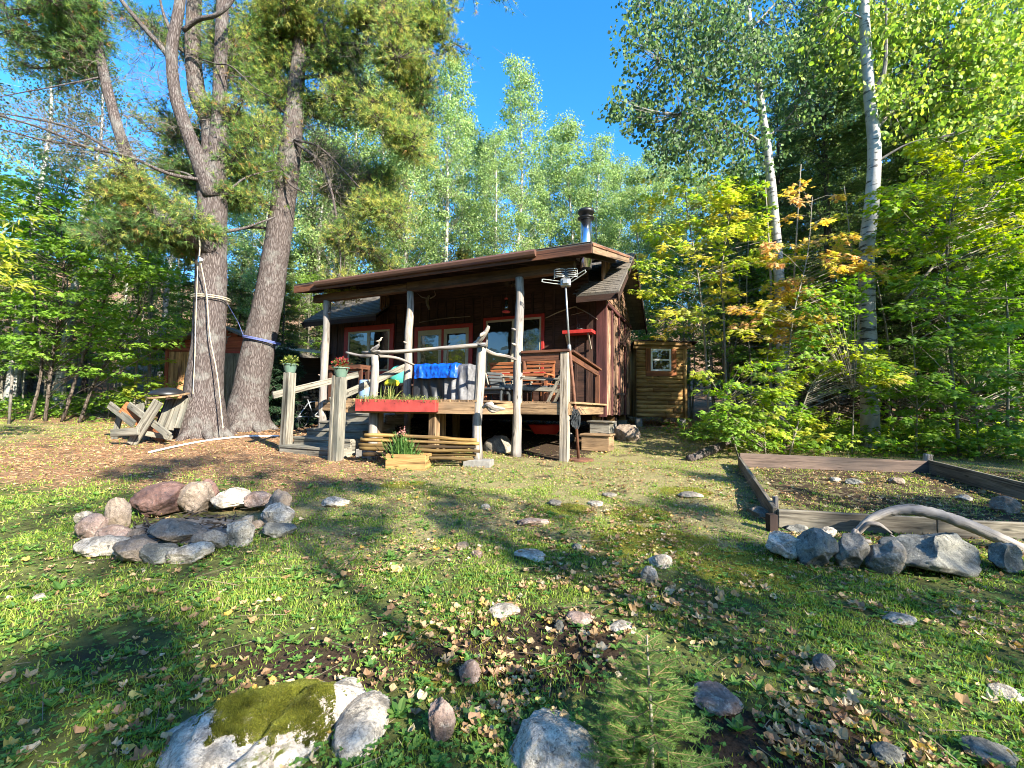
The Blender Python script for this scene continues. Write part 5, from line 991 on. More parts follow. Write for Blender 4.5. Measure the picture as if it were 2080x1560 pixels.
def spruce(name, label, base, H, R, seed, group=None, dead=.25, pal=DARKP, dens=1.0, r=.13, cat='conifer', nl=.075):
    global RNG; save = RNG; RNG = np.random.default_rng(seed); base = np.array(base, float); t = thing(name, label, cat, base, group)
    g = M(); bole(g, [base+(0, 0, -.15), base+(.02, 0, H*.4), base+(0, .02, H)], r*H/12, .012, 9, .04, .3)
    nb = int(24*H*dens); zz = np.sort(RNG.random(nb))**1.05; an = RNG.random(nb)*2*pi; L = R*(1-zz)**.8*RNG.uniform(.65, 1.1, nb)+.12
    S = base+np.stack([0*zz, 0*zz, zz*H], -1); D_ = np.stack([np.cos(an), np.sin(an), -.25-.1*RNG.random(nb)+.45*zz], -1); mid = S+D_*L[:, None]*.55; E = mid+(D_*(1, 1, .2)+np.array([0, 0, .08]))*L[:, None]*.5
    th = .012+.01*(1-zz); g.sticks(S, mid, th, th*.6); g.sticks(mid, E, th*.6, .003); gn = M()
    live = (zz > dead*RNG.uniform(.6, 1.3, nb)); Cs = []; Ds = []
    for s_, m_, e_, l_, lv in zip(S, mid, E, L, live):
        k = int(l_*(26 if lv else 5)*dens**.5)+3; u = RNG.uniform(.12, 1, k); p = np.where(u[:, None] < .55, s_+(m_-s_)*(u[:, None]/.55), m_+(e_-m_)*((u[:, None]-.55)/.45))
        ax = unit(e_-s_); sd_ = np.cross(ax, (0, 0, 1.)); sgn = RNG.choice([-1, 1], k)[:, None]; d = unit(ax*.8+sd_*sgn*RNG.uniform(.3, 1.1, (k, 1))+RNG.normal(size=(k, 3))*.2+(0, 0, -.15)); tl = (l_*.32*(1.15-u)+.08)[:, None]
        g.sticks(p, p+d*tl, .004, .0015)
        if lv:
            m = 5
            for q in np.linspace(.15, 1, m): Cs.append(p+d*tl*q); Ds.append(unit(d+RNG.normal(size=d.shape)*.45))
    obj('trunk', g, MT['darkbark'], t, smooth=True); Cs = np.vstack(Cs); Ds = np.vstack(Ds); n = len(Cs); col = pick(pal, n, .3)
    NE = (np.array([(-.2, 0, 0), (.35, .12, .02), (1, 0, 0), (.35, -.12, .02)]), np.array([[0, 1, 2, 3]]))
    gn.inst(NE[0], NE[1], Cs, Ds, RNG.normal(size=(n, 3))+(0, 0, 1.2), nl*RNG.uniform(.8, 1.6, n), col); gn.inst(NE[0], NE[1], Cs, unit(Ds+RNG.normal(size=Ds.shape)*.6), RNG.normal(size=(n, 3)), nl*RNG.uniform(.7, 1.3, n), col*.9)
    obj('needles', gn, MT['needle'], t); RNG = save; return t
def sprays(g, gl, S, stem, pal, ls, nleaf, R, shape=MAPLE, w=None, droop=.12, tone=None, updir=1.3):
    """flat layered leaf sprays at the points S, joined to the stem polyline"""
    stem = np.array(stem); n = len(S); S = np.array(S)
    sp = np.array([[np.interp(u, np.linspace(0, 1, len(stem)), stem[:, k]) for k in range(3)] for u in np.linspace(0, 1, 60)])
    h = np.hypot(S[:, 0][:, None]-sp[:, 0], S[:, 1][:, None]-sp[:, 1]); cost = np.abs((S[:, 2][:, None]-h*.35)-sp[:, 2]); j = cost.argmin(1); B = sp[j]
    ax = S-B; ax[:, 2] *= .2; ax = unit(ax+RNG.normal(size=ax.shape)*(.3, .3, .08)); mid = B+(S-B)*.5+(0, 0, .05)
    ln = np.linalg.norm(S-B, axis=1); th = np.clip(ln*.006, .003, .014); g.sticks(B, mid, th, th*.7); g.sticks(mid, S, th*.7, th*.4); Rn = R*RNG.uniform(.6, 1.25, n)
    g.sticks(S, S+ax*Rn[:, None], .004, .0015); sd_ = unit(np.cross(ax, np.array([0, 0, 1.])))
    N = n*nleaf; u = RNG.uniform(-.35, 1, N); v = RNG.uniform(-1, 1, N)*(1-.55*np.abs(u)); A = np.repeat(ax, nleaf, 0); D_ = np.repeat(sd_, nleaf, 0); rr = np.repeat(Rn, nleaf)[:, None]
    Pn = np.repeat(S, nleaf, 0)+A*u[:, None]*rr+D_*v[:, None]*rr*.75+np.stack([0*u, 0*u, -droop*(u**2+v**2)*rr[:, 0]+RNG.normal(size=N)*.035], -1)
    d = A*(.5+u[:, None])+D_*v[:, None]*1.6+RNG.normal(size=(N, 3))*.35+(0, 0, -.45); nrm = np.array([0, -.15, updir])+RNG.normal(size=(N, 3))*.45
    tn = np.repeat(RNG.uniform(.8, 1.2, n), nleaf)[:, None]; base = pick(pal, n, 0, w); cl = np.repeat(base, nleaf, 0)*.6+pick(pal, N, .15, w)*.4
    gl.inst(shape[0], shape[1], Pn, d, nrm, ls*RNG.uniform(.65, 1.2, N), cl*tn)
def pxmaple(name, label, stems, D0, boxes, ls=.11, group=None, seed=1, spread=1.2, r=.035, mat='stem', shape=MAPLE, cat='tree'):
    global RNG; save = RNG; RNG = np.random.default_rng(seed); st0 = [P(x, y, D0) for x, y in stems[0]]; st0[0][2] = gz(st0[0][0], st0[0][1])-.05; t = thing(name, label, cat, st0[0], group); g = M(); gl = M()
    allst = []
    for s in stems:
        s3 = [P(x, y, D0+(0 if k == 0 else RNG.normal()*.15)) for k, (x, y) in enumerate(s)]
        if s3[0][2] < gz(*s3[0][:2])+.6: s3[0][2] = gz(*s3[0][:2])-.05
        g.tube(s3, np.linspace(r, r*.3, len(s3)), 8, .05, sub=4); allst.append(s3)
    for (x0, y0, x1, y1, n, pal, nl, R) in boxes:
        S = []
        for _ in range(n):
            a, b_ = RNG.random(), RNG.random(); S.append(P(x0+(x1-x0)*a, y0+(y1-y0)*b_, D0+RNG.uniform(-spread, spread)))
        S = np.array(S); S[:, 2] = np.maximum(S[:, 2], gz(S[:, 0], S[:, 1])+.15); cx = (x0+x1)/2; k = int(np.argmin([min(abs(q[0]-cx) for q in s) for s in stems]))
        sprays(g, gl, S, allst[k], pal, ls, nl, R, shape)
    obj('trunk', g, MT[mat], t, smooth=True); obj('crown', gl, MT['leaf'], t); RNG = save; return t
def gmaple(name, label, base, H, R, n, pal, seed, ls=.11, group=None, nl=34, r=.04, z0=.2, cat='tree'):
    global RNG; save = RNG; RNG = np.random.default_rng(seed); base = np.array(base, float); t = thing(name, label, cat, base, group); g = M(); gl = M()
    for s in range(3 if H < 9 else 1):
        a = RNG.random()*6.28; st = [base+(RNG.normal()*.1, RNG.normal()*.1, -.1)]+[base+np.array([cos(a)*.09*H*u+RNG.normal()*.06, sin(a)*.09*H*u+RNG.normal()*.06, H*u*(.75+.25*(s == 0))]) for u in (.3, .6, 1)]
        g.tube(st, np.linspace(r, r*.2, 4), 7, .05, sub=4)
        m = n//(3 if H < 9 else 1); u = z0+(1-z0)*RNG.random(m); an = RNG.random(m)*6.28; rad = R*np.interp((u-z0)/(1-z0), [0, .3, 1], [.75, 1, .3])*np.sqrt(RNG.uniform(.05, 1, m)); S = base+np.stack([np.cos(an)*rad, np.sin(an)*rad, u*H], -1)
        sprays(g, gl, S, st, pal, ls, nl, .5)
    obj('trunk', g, MT['stem'], t, smooth=True); obj('crown', gl, MT['leaf'], t); RNG = save; return t
def gp(x, y): return np.array([x, y, float(gz(x, y))])
def gpx(px, D_): d = ray(px, 800); return gp(d[0]/d[1]*D_, D_)

# ================================================================ the two big pines
def tufts(gn, C, Dv, pal, K=13, L=.115, wdt=.008, w=None):
    n = len(C); c = np.repeat(C, K, 0); d = unit(np.repeat(unit(Dv), K, 0)*.75+unit(RNG.normal(size=(n*K, 3)))*RNG.uniform(.4, 1.0, (n*K, 1))); l = L*RNG.uniform(.6, 1.15, n*K)[:, None]
    sd_ = unit(np.cross(d, RNG.normal(size=(n*K, 3))))*wdt/2; V = np.stack([c-sd_, c+sd_, c+d*l+(0, 0, -.008)], 1); cl = np.repeat(pick(pal, n, .15, w), K, 0)*RNG.uniform(.8, 1.2, (n*K, 1))
    gn.raw(V.reshape(-1, 3), np.arange(n*K*3).reshape(-1, 3), np.repeat(cl, 3, 0))
def mass(g, gn, attach, c, rad, nb, nt, pal, w=None, L=.13, bare=.0):
    nt = int(nt*2.3)
    """a needle mass: boughs from the trunk into an ellipsoid, side twigs, tufts on the twig ends"""
    c = np.array(c); rad = np.array(rad); att = np.array(attach); bp = []
    for _ in range(nb):
        e = c+unit(RNG.normal(size=3))*rad*RNG.uniform(.5, 1); m = (att+e)/2+RNG.normal(size=3)*.12*np.linalg.norm(e-att)*.3+(0, 0, .05); pts = np.array([att, att+(m-att)*.5+RNG.normal(size=3)*.05, m, (m+e)/2+RNG.normal(size=3)*.06, e])
        g.tube(pts, [.035, .028, .022, .014, .005], 6, .08, sub=3); u = np.linspace(0, 1, 25); bp.append(np.stack([np.interp(u, np.linspace(0, 1, 5), pts[:, k]) for k in range(3)], -1)[6:])
    bp = np.vstack(bp); ns_ = nb*9; sub_ = bp[RNG.integers(0, len(bp), ns_)]+unit(RNG.normal(size=(ns_, 3)))*rad*.5*RNG.random((ns_, 1)); T = sub_[RNG.integers(0, ns_, nt)]+RNG.normal(size=(nt, 3))*(.20, .20, .09); dist = ((T[:, None]-bp[None])**2).sum(-1); j = dist.argmin(1); B = bp[j]; md = (T+B)/2+RNG.normal(size=T.shape)*.03
    g.sticks(B, md, .006, .0045); g.sticks(md, T, .0045, .002); dv = unit(T-md+(0, 0, .02))
    if bare: k = RNG.random(nt) > bare
    else: k = np.ones(nt, bool)
    tufts(gn, T[k], dv[k], pal, K=13, L=L, w=w, wdt=.010); tufts(gn, (T*.7+md*.3)[k], dv[k], pal, K=9, L=L*.85, w=w)
    m_ = k.sum(); tw = T[k]+RNG.normal(size=(m_, 3))*.10; g.sticks(md[k], tw, .003, .0015); tufts(gn, tw, unit(tw-md[k]), pal, K=10, L=L, w=w)
def deadnet(g, S, dirs, L, lev=4, spread=.7, r=.006):
    p = np.array(S, float); d = unit(np.array(dirs, float)); l = L
    for k in range(lev):
        cur = p; 
        for s in range(3):
            d = unit(d+RNG.normal(size=d.shape)*.22+(0, 0, -.02)); nx = cur+d*l*.33; g.sticks(cur, nx, r, r*.85); cur = nx
        if k < lev-1: p = np.repeat(cur, 2, 0)-0; p[::2] -= np.repeat(d, 2, 0)[::2]*l*.4; d = unit(np.repeat(d, 2, 0)+RNG.normal(size=(len(p), 3))*spread); l *= .72; r *= .62
RNG = np.random.default_rng(21)
b1 = G(412, 886); D1 = b1[1]
t = thing('white_pine', 'huge forked white pine with several upright stems and a pale rope round its trunk', 'pine tree', b1)
g = M(); Q = lambda *a: [P(x, y, d) for x, y, d in a]
tr = [b1+(0, 0, -.2)]+Q((414, 800, D1), (424, 690, D1+.02), (428, 600, D1+.03), (430, 500, D1+.05), (431, 400, D1+.05), (430, 330, D1+.03))
g.tube(tr, [.58, .39, .335, .325, .315, .305, .335], 20, .03, sub=6)
g.tube(Q((431, 420, D1+.05), (444, 300, D1), (446, 200, D1-.05), (449, 100, D1-.1), (452, 0, D1-.1), (455, -250, D1)), [.27, .22, .15, .14, .13, .10], 14, .03, sub=5)
g.tube(Q((432, 360, D1), (430, 260, D1+.1), (402, 195, D1+.15), (392, 100, D1+.15), (395, 0, D1+.2), (402, -250, D1+.3)), [.26, .22, .19, .17, .16, .12], 14, .03, sub=5)
g.tube(Q((430, 400, D1-.1), (405, 330, D1-.3), (378, 260, D1-.45), (356, 190, D1-.5), (349, 100, D1-.55), (366, 0, D1-.5), (372, -150, D1-.5)), [.20, .17, .14, .125, .115, .11, .08], 12, .04, sub=5)
g.tube(Q((428, 505, D1-.1), (390, 482, D1-.5), (337, 446, D1-.9), (288, 398, D1-1.0), (265, 335, D1-1.05), (238, 255, D1-1.1), (212, 155, D1-1.1), (193, 55, D1-1.1), (184, -60, D1-1.1), (178, -250, D1-1.)), [.22, .16, .135, .12, .115, .10, .095, .085, .08, .05], 12, .04, sub=5)
g.tube(Q((352, 125, D1-.5), (318, 85, D1-.6), (270, 30, D1-.6), (232, -20, D1-.6), (190, -90, D1-.6)), [.07, .055, .048, .04, .03], 9, .05, sub=4)
g.tube(Q((372, 62, D1-.5), (402, 40, D1-.6), (440, 30, D1-.7), (470, 2, D1-.7), (490, -50, D1-.7)), [.05, .05, .045, .045, .03], 9, .05, sub=4)
g.tube(Q((345, 60, D1-.5), (330, 20, D1-.4), (318, -40, D1-.3)), [.04, .03, .02], 7, .05, sub=4)
for pts, r_ in (([(405, 365, -.3), (340, 352, -.8), (262, 318, -1.2), (175, 298, -1.5), (90, 262, -1.7), (-10, 232, -1.9)], .045), ([(262, 336, -1.0), (180, 300, -1.4), (90, 285, -1.6), (0, 262, -1.8)], .035), ([(240, 315, -1.1), (150, 262, -1.5), (60, 240, -1.6), (0, 230, -1.7)], .03),
                ([(212, 155, -1.1), (140, 170, -1.3), (60, 185, -1.4), (-20, 200, -1.5)], .02), ([(190, 15, -1.1), (120, 12, -1.3), (40, 30, -1.5), (-30, 50, -1.6)], .03), ([(185, 45, -1.1), (110, 60, -1.3), (0, 70, -1.4)], .022),
                ([(405, 370, -.3), (370, 350, -.2), (300, 345, 0), (230, 345, .2)], .035), ([(458, 470, .1), (500, 462, .3), (560, 440, .6)], .045), ([(458, 395, .0), (500, 360, .2), (560, 345, .5)], .03), ([(455, 155, -.1), (480, 156, -.2), (510, 155, -.2)], .02), ([(405, 120, 0), (440, 130, -.3), (470, 135, -.5), (520, 180, -.7), (560, 200, -.8)], .022)):
    g.tube(Q(*[(x, y, D1+dd) for x, y, dd in pts]), np.linspace(r_, r_*.35, len(pts)), 7, .06, sub=4)
# buttress roots
for a in np.linspace(0, 6.28, 9)[:-1]: dd = np.array([cos(a), sin(a), 0]); g.tube([b1+dd*.25+(0, 0, .42), b1+dd*.45+(0, 0, .12), b1+dd*.78+(0, 0, -.08)], [.15, .13, .05], 8, .06, sub=3)
obj('trunk', g, MT['pinebark'], t, smooth=True)
g = M(); S = []; Dr = []
for (x, y, dd), n_, dx in (((262, 320, -1.2), 40, -1), ((170, 290, -1.4), 36, -1), ((90, 262, -1.6), 22, -1), ((240, 255, -1.1), 20, -.4), ((212, 155, -1.1), 18, -.3), ((330, 110, -.5), 14, -1), ((290, 50, -.6), 16, -.6), ((356, 190, -.5), 22, -.8), ((378, 260, -.4), 16, -.8), ((448, 110, -.1), 14, .5), ((300, 345, 0), 10, -.5), ((400, 130, 0), 10, .5)):
    for _ in range(n_): S.append(P(x+RNG.normal()*26, y+RNG.normal()*12, D1+dd)); Dr.append((dx+RNG.normal()*.5, RNG.normal()*.6, RNG.normal()*.55+.15))
deadnet(g, S, Dr, .42, 4); obj('dead_twigs', g, MT['deadtwig'], t)
g = M(); gn = M(); at_ = lambda x, y, dd: P(x, y, D1+dd)
for (x, y, dd, rx, ry, rz_, ax, ay, ad, nb, nt, w) in [
    (262, 388, -1.1, .95, .8, .32, 300, 410, -1.0, 7, 420, [.15, .2, .25, .35, .05]), (370, 440, -.7, .9, .8, .42, 390, 480, -.4, 6, 300, [.3, .3, .2, .15, .05]), (250, 480, -.6, 1.1, .9, .36, 345, 450, -.8, 7, 420, [.6, .2, .1, .05, .05]), (355, 520, .6, .9, .8, .30, 425, 470, 0, 6, 300, [.6, .2, .1, .05, .05]),
    (60, 40, -1.5, 1.3, 1, .65, 190, 10, -1.1, 8, 520, [.6, .25, .1, 0, .05]), (150, 90, -1.3, .7, .6, .42, 195, 60, -1.1, 5, 220, [.6, .25, .1, 0, .05]), (500, 230, .5, .9, .8, .8, 450, 260, 0, 9, 520, [.3, .25, .25, .15, .05]), (520, 320, .6, .8, .7, .7, 450, 350, 0, 8, 380, [.4, .25, .2, .1, .05]),
    (330, 250, .7, .7, .7, .5, 400, 300, .1, 6, 220, [.5, .3, .1, .05, .05]), (340, 330, .9, .8, .8, .4, 420, 400, .1, 6, 240, [.5, .3, .1, .05, .05]), (470, 60, .8, .9, .9, .8, 452, 100, 0, 7, 330, [.3, .3, .2, .15, .05]), (80, 130, .4, 1.2, 1, .4, 200, 120, -1, 6, 260, [.5, .3, .1, .05, .05]),
    (500, 400, .9, .8, .8, .45, 450, 400, .1, 7, 240, [.4, .25, .2, .1, .05]), (300, 60, .9, .7, .7, .5, 390, 120, .1, 5, 180, [.5, .3, .1, .05, .05]), (490, 130, .9, .7, .7, .6, 452, 150, .1, 6, 220, [.4, .3, .2, .1, 0]), (430, -150, 0, 2.2, 1.8, 1.0, 420, -60, 0, 12, 600, None), (200, -140, -.8, 1.8, 1.4, .8, 184, -60, -1, 10, 450, None), (500, -400, 0, 2.4, 2.4, 1.6, 430, -250, 0, 12, 600, None)]:
    mass(g, gn, at_(ax, ay, ad), at_(x, y, dd), (rx, ry, rz_), nb, nt, PINEP, w)
obj('boughs', g, MT['darkbark'], t); obj('needles', gn, MT['needle'], t)
# rope, pulley
g = M(); g.tube(Q((404, 478, D1-.62), (406, 500, D1-.6), (405, 520, D1-.58)), .014, 6, sub=3); g.tube(Q((402, 535, D1-.5), (398, 640, D1-.45), (396, 720, D1-.45), (392, 800, D1-.5)), .010, 5, sub=4); g.tube(Q((408, 535, D1-.5), (420, 600, D1-.42), (426, 680, D1-.42), (441, 760, D1-.42), (449, 830, D1-.42), (453, 870, D1-.45)), .012, 5, sub=4)
for y_ in (606, 610): g.tube([P(429, y_, D1+.03)+np.array([cos(a)*.395, sin(a)*.395, 0]) for a in np.linspace(0, 6.28, 30)], .012, 5)
obj('rope', g, MT['rope'], None, 'pale rope hanging from the low limb and tied round the forked pine trunk', 'rope')
g = M(); c = P(405, 527, D1-.56); g.lathe(c+(0, .02, 0), [(.035, -.015), (.05, -.012), (.035, 0), (.05, .012), (.035, .015)], 16, (0, 1, 0)); g.bar(c+(0, 0, .06), c+(0, 0, -.07), .03, .05, (0, 1, 0)); obj('pulley', g, MT['steel'], None, 'small metal pulley block hanging on the rope under the low pine limb', 'pulley')

b2 = G(503, 872); D2 = b2[1]
t = thing('white_pine', 'tall leaning white pine with dense yellow-green needles nearest the porch', 'pine tree', b2); g = M()
g.tube([b2+(0, 0, -.2)]+Q((508, 800, D2), (527, 700, D2), (547, 600, D2), (563, 500, D2), (577, 400, D2), (590, 300, D2), (600, 200, D2), (607, 110, D2), (614, 0, D2), (622, -200, D2)), [.60, .43, .385, .345, .32, .30, .27, .22, .17, .13, .09], 20, .03, sub=5)
for a in np.linspace(.3, 6.5, 8)[:-1]: dd = np.array([cos(a), sin(a), 0]); g.tube([b2+dd*.3+(0, 0, .40), b2+dd*.5+(0, 0, .10), b2+dd*.8+(0, 0, -.08)], [.16, .13, .05], 8, .06, sub=3)
for pts, r_ in (([(604, 150, 0), (640, 110, -.3), (668, 90, -.6), (740, 92, -1.0), (800, 108, -1.3), (850, 120, -1.5)], .07), ([(605, 160, 0), (650, 155, -.4), (700, 168, -.8), (735, 210, -1.1), (790, 300, -1.4)], .05), ([(600, 290, -.2), (650, 330, -.5), (675, 395, -.7), (690, 500, -.8), (692, 580, -.8)], .045), ([(598, 285, -.2), (650, 300, -.5), (720, 370, -.9), (770, 430, -1.1)], .035),
                ([(668, 90, -.6), (660, 50, -.7), (700, 20, -.8)], .04), ([(580, 350, -.3), (560, 330, -.5), (555, 300, -.6)], .03), ([(575, 470, 0), (520, 462, .1), (462, 470, .2)], .05), ([(590, 190, .1), (560, 150, .3), (520, 120, .4)], .04), ([(740, 92, -1), (760, 60, -1.1), (800, 40, -1.2)], .03), ([(575, 345, -.25), (590, 375, -.5), (620, 392, -.6)], .04)):
    g.tube(Q(*[(x, y, D2+dd) for x, y, dd in pts]), np.linspace(r_, r_*.3, len(pts)), 8, .06, sub=4)
obj('trunk', g, MT['pinebark'], t, smooth=True)
g = M(); S = []; Dr = []
for (x, y, dd), n_, dx in (((640, 320, -.4), 46, .8), ((665, 370, -.6), 36, .7), ((682, 450, -.7), 26, .3), ((690, 530, -.8), 16, 0), ((700, 350, -.8), 30, .8), ((590, 380, -.3), 18, 0), ((630, 260, -.3), 18, .6), ((740, 120, -1), 16, .5), ((720, 190, -1), 14, .5)):
    for _ in range(n_): S.append(P(x+RNG.normal()*12, y+RNG.normal()*14, D2+dd)); Dr.append((dx+RNG.normal()*.5, RNG.normal()*.6, RNG.normal()*.6-.1))
deadnet(g, S, Dr, .42, 4); obj('dead_twigs', g, MT['deadtwig'], t)
g = M(); gn = M(); at_ = lambda x, y, dd: P(x, y, D2+dd); ye = [.15, .22, .28, .33, .02]; mg = [.3, .28, .22, .18, .02]
for (x, y, dd, rx, ry, rz_, ax, ay, ad, nb, nt, w) in [
    (640, 30, -.5, 1.2, 1, .8, 610, 60, 0, 8, 560, ye), (760, 30, -1.2, 1.2, 1, .7, 700, 40, -.9, 8, 560, ye), (850, 70, -1.5, .8, .8, .6, 800, 90, -1.3, 6, 380, ye), (830, 160, -1.5, .8, .8, .7, 790, 120, -1.2, 7, 420, ye), (800, 250, -1.4, .65, .7, .7, 760, 230, -1.2, 6, 330, ye),
    (850, 290, -1.5, .4, .5, .5, 800, 290, -1.4, 4, 160, ye), (870, 190, -.4, .45, .6, .7, 830, 160, -1, 5, 220, [.6, .2, .1, .05, .05]), (720, 140, -.2, .8, .8, .7, 640, 140, -.1, 6, 330, mg), (560, 80, .3, 1.0, 1, 1.0, 600, 130, 0, 9, 560, mg), (520, 150, .5, .8, .8, .8, 590, 190, 0, 7, 380, mg),
    (560, 220, .5, .6, .8, .7, 595, 250, 0, 6, 260, mg), (720, 230, -.9, .5, .6, .5, 700, 180, -.8, 4, 170, ye), (790, 440, -1.0, .55, .7, .55, 760, 420, -1.1, 6, 260, ye), (740, 490, -.6, .8, .8, .5, 690, 470, -.7, 7, 260, [.25, .2, .2, .3, .05]), (800, 540, .6, .5, .7, .35, 740, 520, 0, 4, 140, mg),
    (690, 590, -.8, .25, .3, .3, 691, 560, -.8, 3, 60, [0, .1, .3, .6, 0]), (740, 400, .8, .8, .8, .8, 650, 380, .3, 6, 280, mg), (650, 230, .5, .7, .7, .6, 600, 230, .2, 6, 240, mg), (680, 90, .4, .9, .8, .7, 615, 100, 0, 7, 320, ye), (900, 60, -1.2, .5, .6, .7, 850, 80, -1.3, 5, 220, ye), (590, 10, -.3, .9, .9, .6, 612, 40, 0, 6, 300, mg), (800, 380, -.2, .6, .6, .6, 720, 350, -.4, 5, 200, mg), (700, 330, .9, .8, .8, .7, 620, 320, .4, 6, 240, mg), (640, -180, -.2, 2.2, 2, 1.2, 622, -100, 0, 10, 620, None), (780, -120, -1.2, 1.6, 1.4, .9, 660, -40, -.4, 8, 460, None), (640, -420, 0, 2.2, 2.2, 1.6, 622, -200, 0, 10, 600, None), (500, 20, .4, .8, .8, .8, 606, 90, 0, 6, 300, mg), (470, 120, 1.0, .6, .6, .8, 590, 190, .2, 5, 220, mg)]:
    mass(g, gn, at_(ax, ay, ad), at_(x, y, dd), (rx, ry, rz_), nb, nt, PINEP, w)
mass(g, gn, at_(640, -60, -.4), P(985, -12, 9.6), (.45, .5, .28), 4, 130, PINEP, [.6, .2, .1, .05, .05])
obj('boughs', g, MT['darkbark'], t); obj('needles', gn, MT['needle'], t)
g = M()
for dz in (0, .035): g.tube([P(532, 693, D2)+np.array([cos(a)*.44, sin(a)*.44, dz-cos(a)*.08]) for a in np.linspace(0, 6.28, 34)], .014, 5)
g.tube([P(495, 683, D2-.2), P(484, 655, D2-.3), P(455, 605, D1+.4)], .006, 4); obj('rope', g, MT['bluerope'], None, 'blue rope wrapped round the leaning pine trunk', 'rope')

# ================================================================ near trees on the right, traced boles
def pxbirch(name, label, path, D0, r0_, r1_, limbs, boxes, pal, ls, mat='birch', seed=5, group=None):
    global RNG; save = RNG; RNG = np.random.default_rng(seed); pts = [P(x, y, D0) for x, y in path]; pts[0][2] = gz(*pts[0][:2])-.1; t = thing(name, label, 'birch', pts[0], group); g = M(); bole(g, pts, r0_, r1_, 14, .025, .15, 5)
    obj('trunk', g, MT[mat], t, smooth=True); g = M(); ends = []
    for lp, r_ in limbs: q = [P(x, y, D0+dd) for x, y, dd in lp]; g.tube(q, np.linspace(r_, r_*.25, len(q)), 7, .05, sub=4); ends += [q[i]+(q[i+1]-q[i])*u for i in range(len(q)-1) for u in (.0, .33, .66)]
    ends = np.array(ends+[pts[-1], pts[-2]]); gl = M()
    for (x0, y0, x1, y1, dd, n, lpc, clr) in boxes:
        C = np.array([P(RNG.uniform(x0, x1), RNG.uniform(y0, y1), D0+dd+RNG.uniform(-.9, .9)) for _ in range(n)]); j = ((C[:, None]-ends[None])**2).sum(-1).argmin(1); B = ends[j]; md = (B+C)/2+(0, 0, -.06); g.sticks(B, md, .012, .008); g.sticks(md, C, .008, .003)
        tw = np.repeat(C, 5, 0); e = tw+RNG.normal(size=tw.shape)*clr*.7; g.sticks(tw, e, .003, .0015); N = n*lpc; Pn = np.repeat(e, max(1, lpc//3), 0); N = len(Pn); Pn = Pn+RNG.normal(size=(N, 3))*clr*.33
        gl.inst(OVAL[0]*(1, 1.35, 1), OVAL[1], Pn, RNG.normal(size=(N, 3))*.6+(0, 0, -1), RNG.normal(size=(N, 3)), ls*RNG.uniform(.8, 1.3, N)*1.15, pick(pal, N, .25))
    obj('limbs', g, MT['limb'], t); obj('crown', gl, MT['leaf'], t); RNG = save; return t
pxbirch('birch', 'slim curved white birch with dark leaves against the sky right of the cabin', [(1592, 875), (1588, 700), (1580, 520), (1562, 330), (1550, 240), (1534, 120), (1518, 0), (1500, -250)], 10.8, .135, .05,
    [([(1546, 290, 0), (1490, 255, -.4), (1440, 232, -.7), (1350, 232, -1.1)], .05), ([(1545, 230, 0), (1450, 170, -.5), (1380, 130, -.9), (1320, 115, -1.1)], .035), ([(1534, 120, 0), (1460, 80, -.4), (1390, 30, -.8)], .035), ([(1558, 280, 0), (1600, 240, .3), (1640, 180, .5)], .03), ([(1525, 60, 0), (1580, 0, .3), (1620, -60, .5)], .03), ([(1526, 50, 0), (1440, 0, -.4), (1360, -40, -.8)], .03)],
    [(1275, 60, 1420, 180, -.9, 30, 30, .28), (1300, 180, 1440, 290, -.9, 32, 30, .28), (1285, 0, 1500, 80, -.7, 44, 30, .3), (1400, 60, 1560, 230, -.4, 60, 30, .32), (1245, 200, 1330, 260, -1.1, 14, 30, .22), (1340, 290, 1460, 360, -.6, 22, 26, .25), (1540, 0, 1700, 260, .3, 70, 30, .35), (1400, 230, 1560, 330, -.2, 34, 30, .3), (1280, -250, 1700, -20, 0, 120, 30, .4)], [(.07, .13, .05), (.10, .17, .055), (.15, .22, .07), (.05, .09, .04)], .07, seed=51)
pxbirch('birch', 'thick white birch trunk with black scars rising in the middle of the right-hand bushes', [(1768, 895), (1764, 700), (1760, 520), (1772, 400), (1776, 300), (1766, 190), (1757, 60), (1753, -60), (1745, -300)], 9.8, .175, .08,
    [([(1768, 190, 0), (1795, 150, -.2), (1800, 60, -.3), (1800, -40, -.4)], .06), ([(1778, 265, 0), (1830, 200, .3), (1900, 120, .6), (1960, 60, .8)], .05), ([(1778, 330, 0), (1850, 290, -.3), (1930, 275, -.6)], .03), ([(1757, 40, 0), (1720, 25, -.2), (1700, 35, -.3)], .02), ([(1757, 30, 0), (1800, -60, .2), (1860, -120, .4)], .04), ([(1760, 100, 0), (1700, 60, .5), (1640, 20, .9)], .03)],
    [(1790, 0, 2080, 130, .4, 90, 34, .36), (1800, 120, 1960, 300, .5, 50, 30, .34), (1640, -20, 1760, 150, .9, 34, 30, .34), (1820, -260, 2150, 0, .4, 110, 34, .45), (1950, 100, 2120, 260, .3, 40, 30, .35)], [(.20, .31, .05), (.27, .37, .06), (.14, .23, .04), (.34, .37, .07)], .085, seed=52)

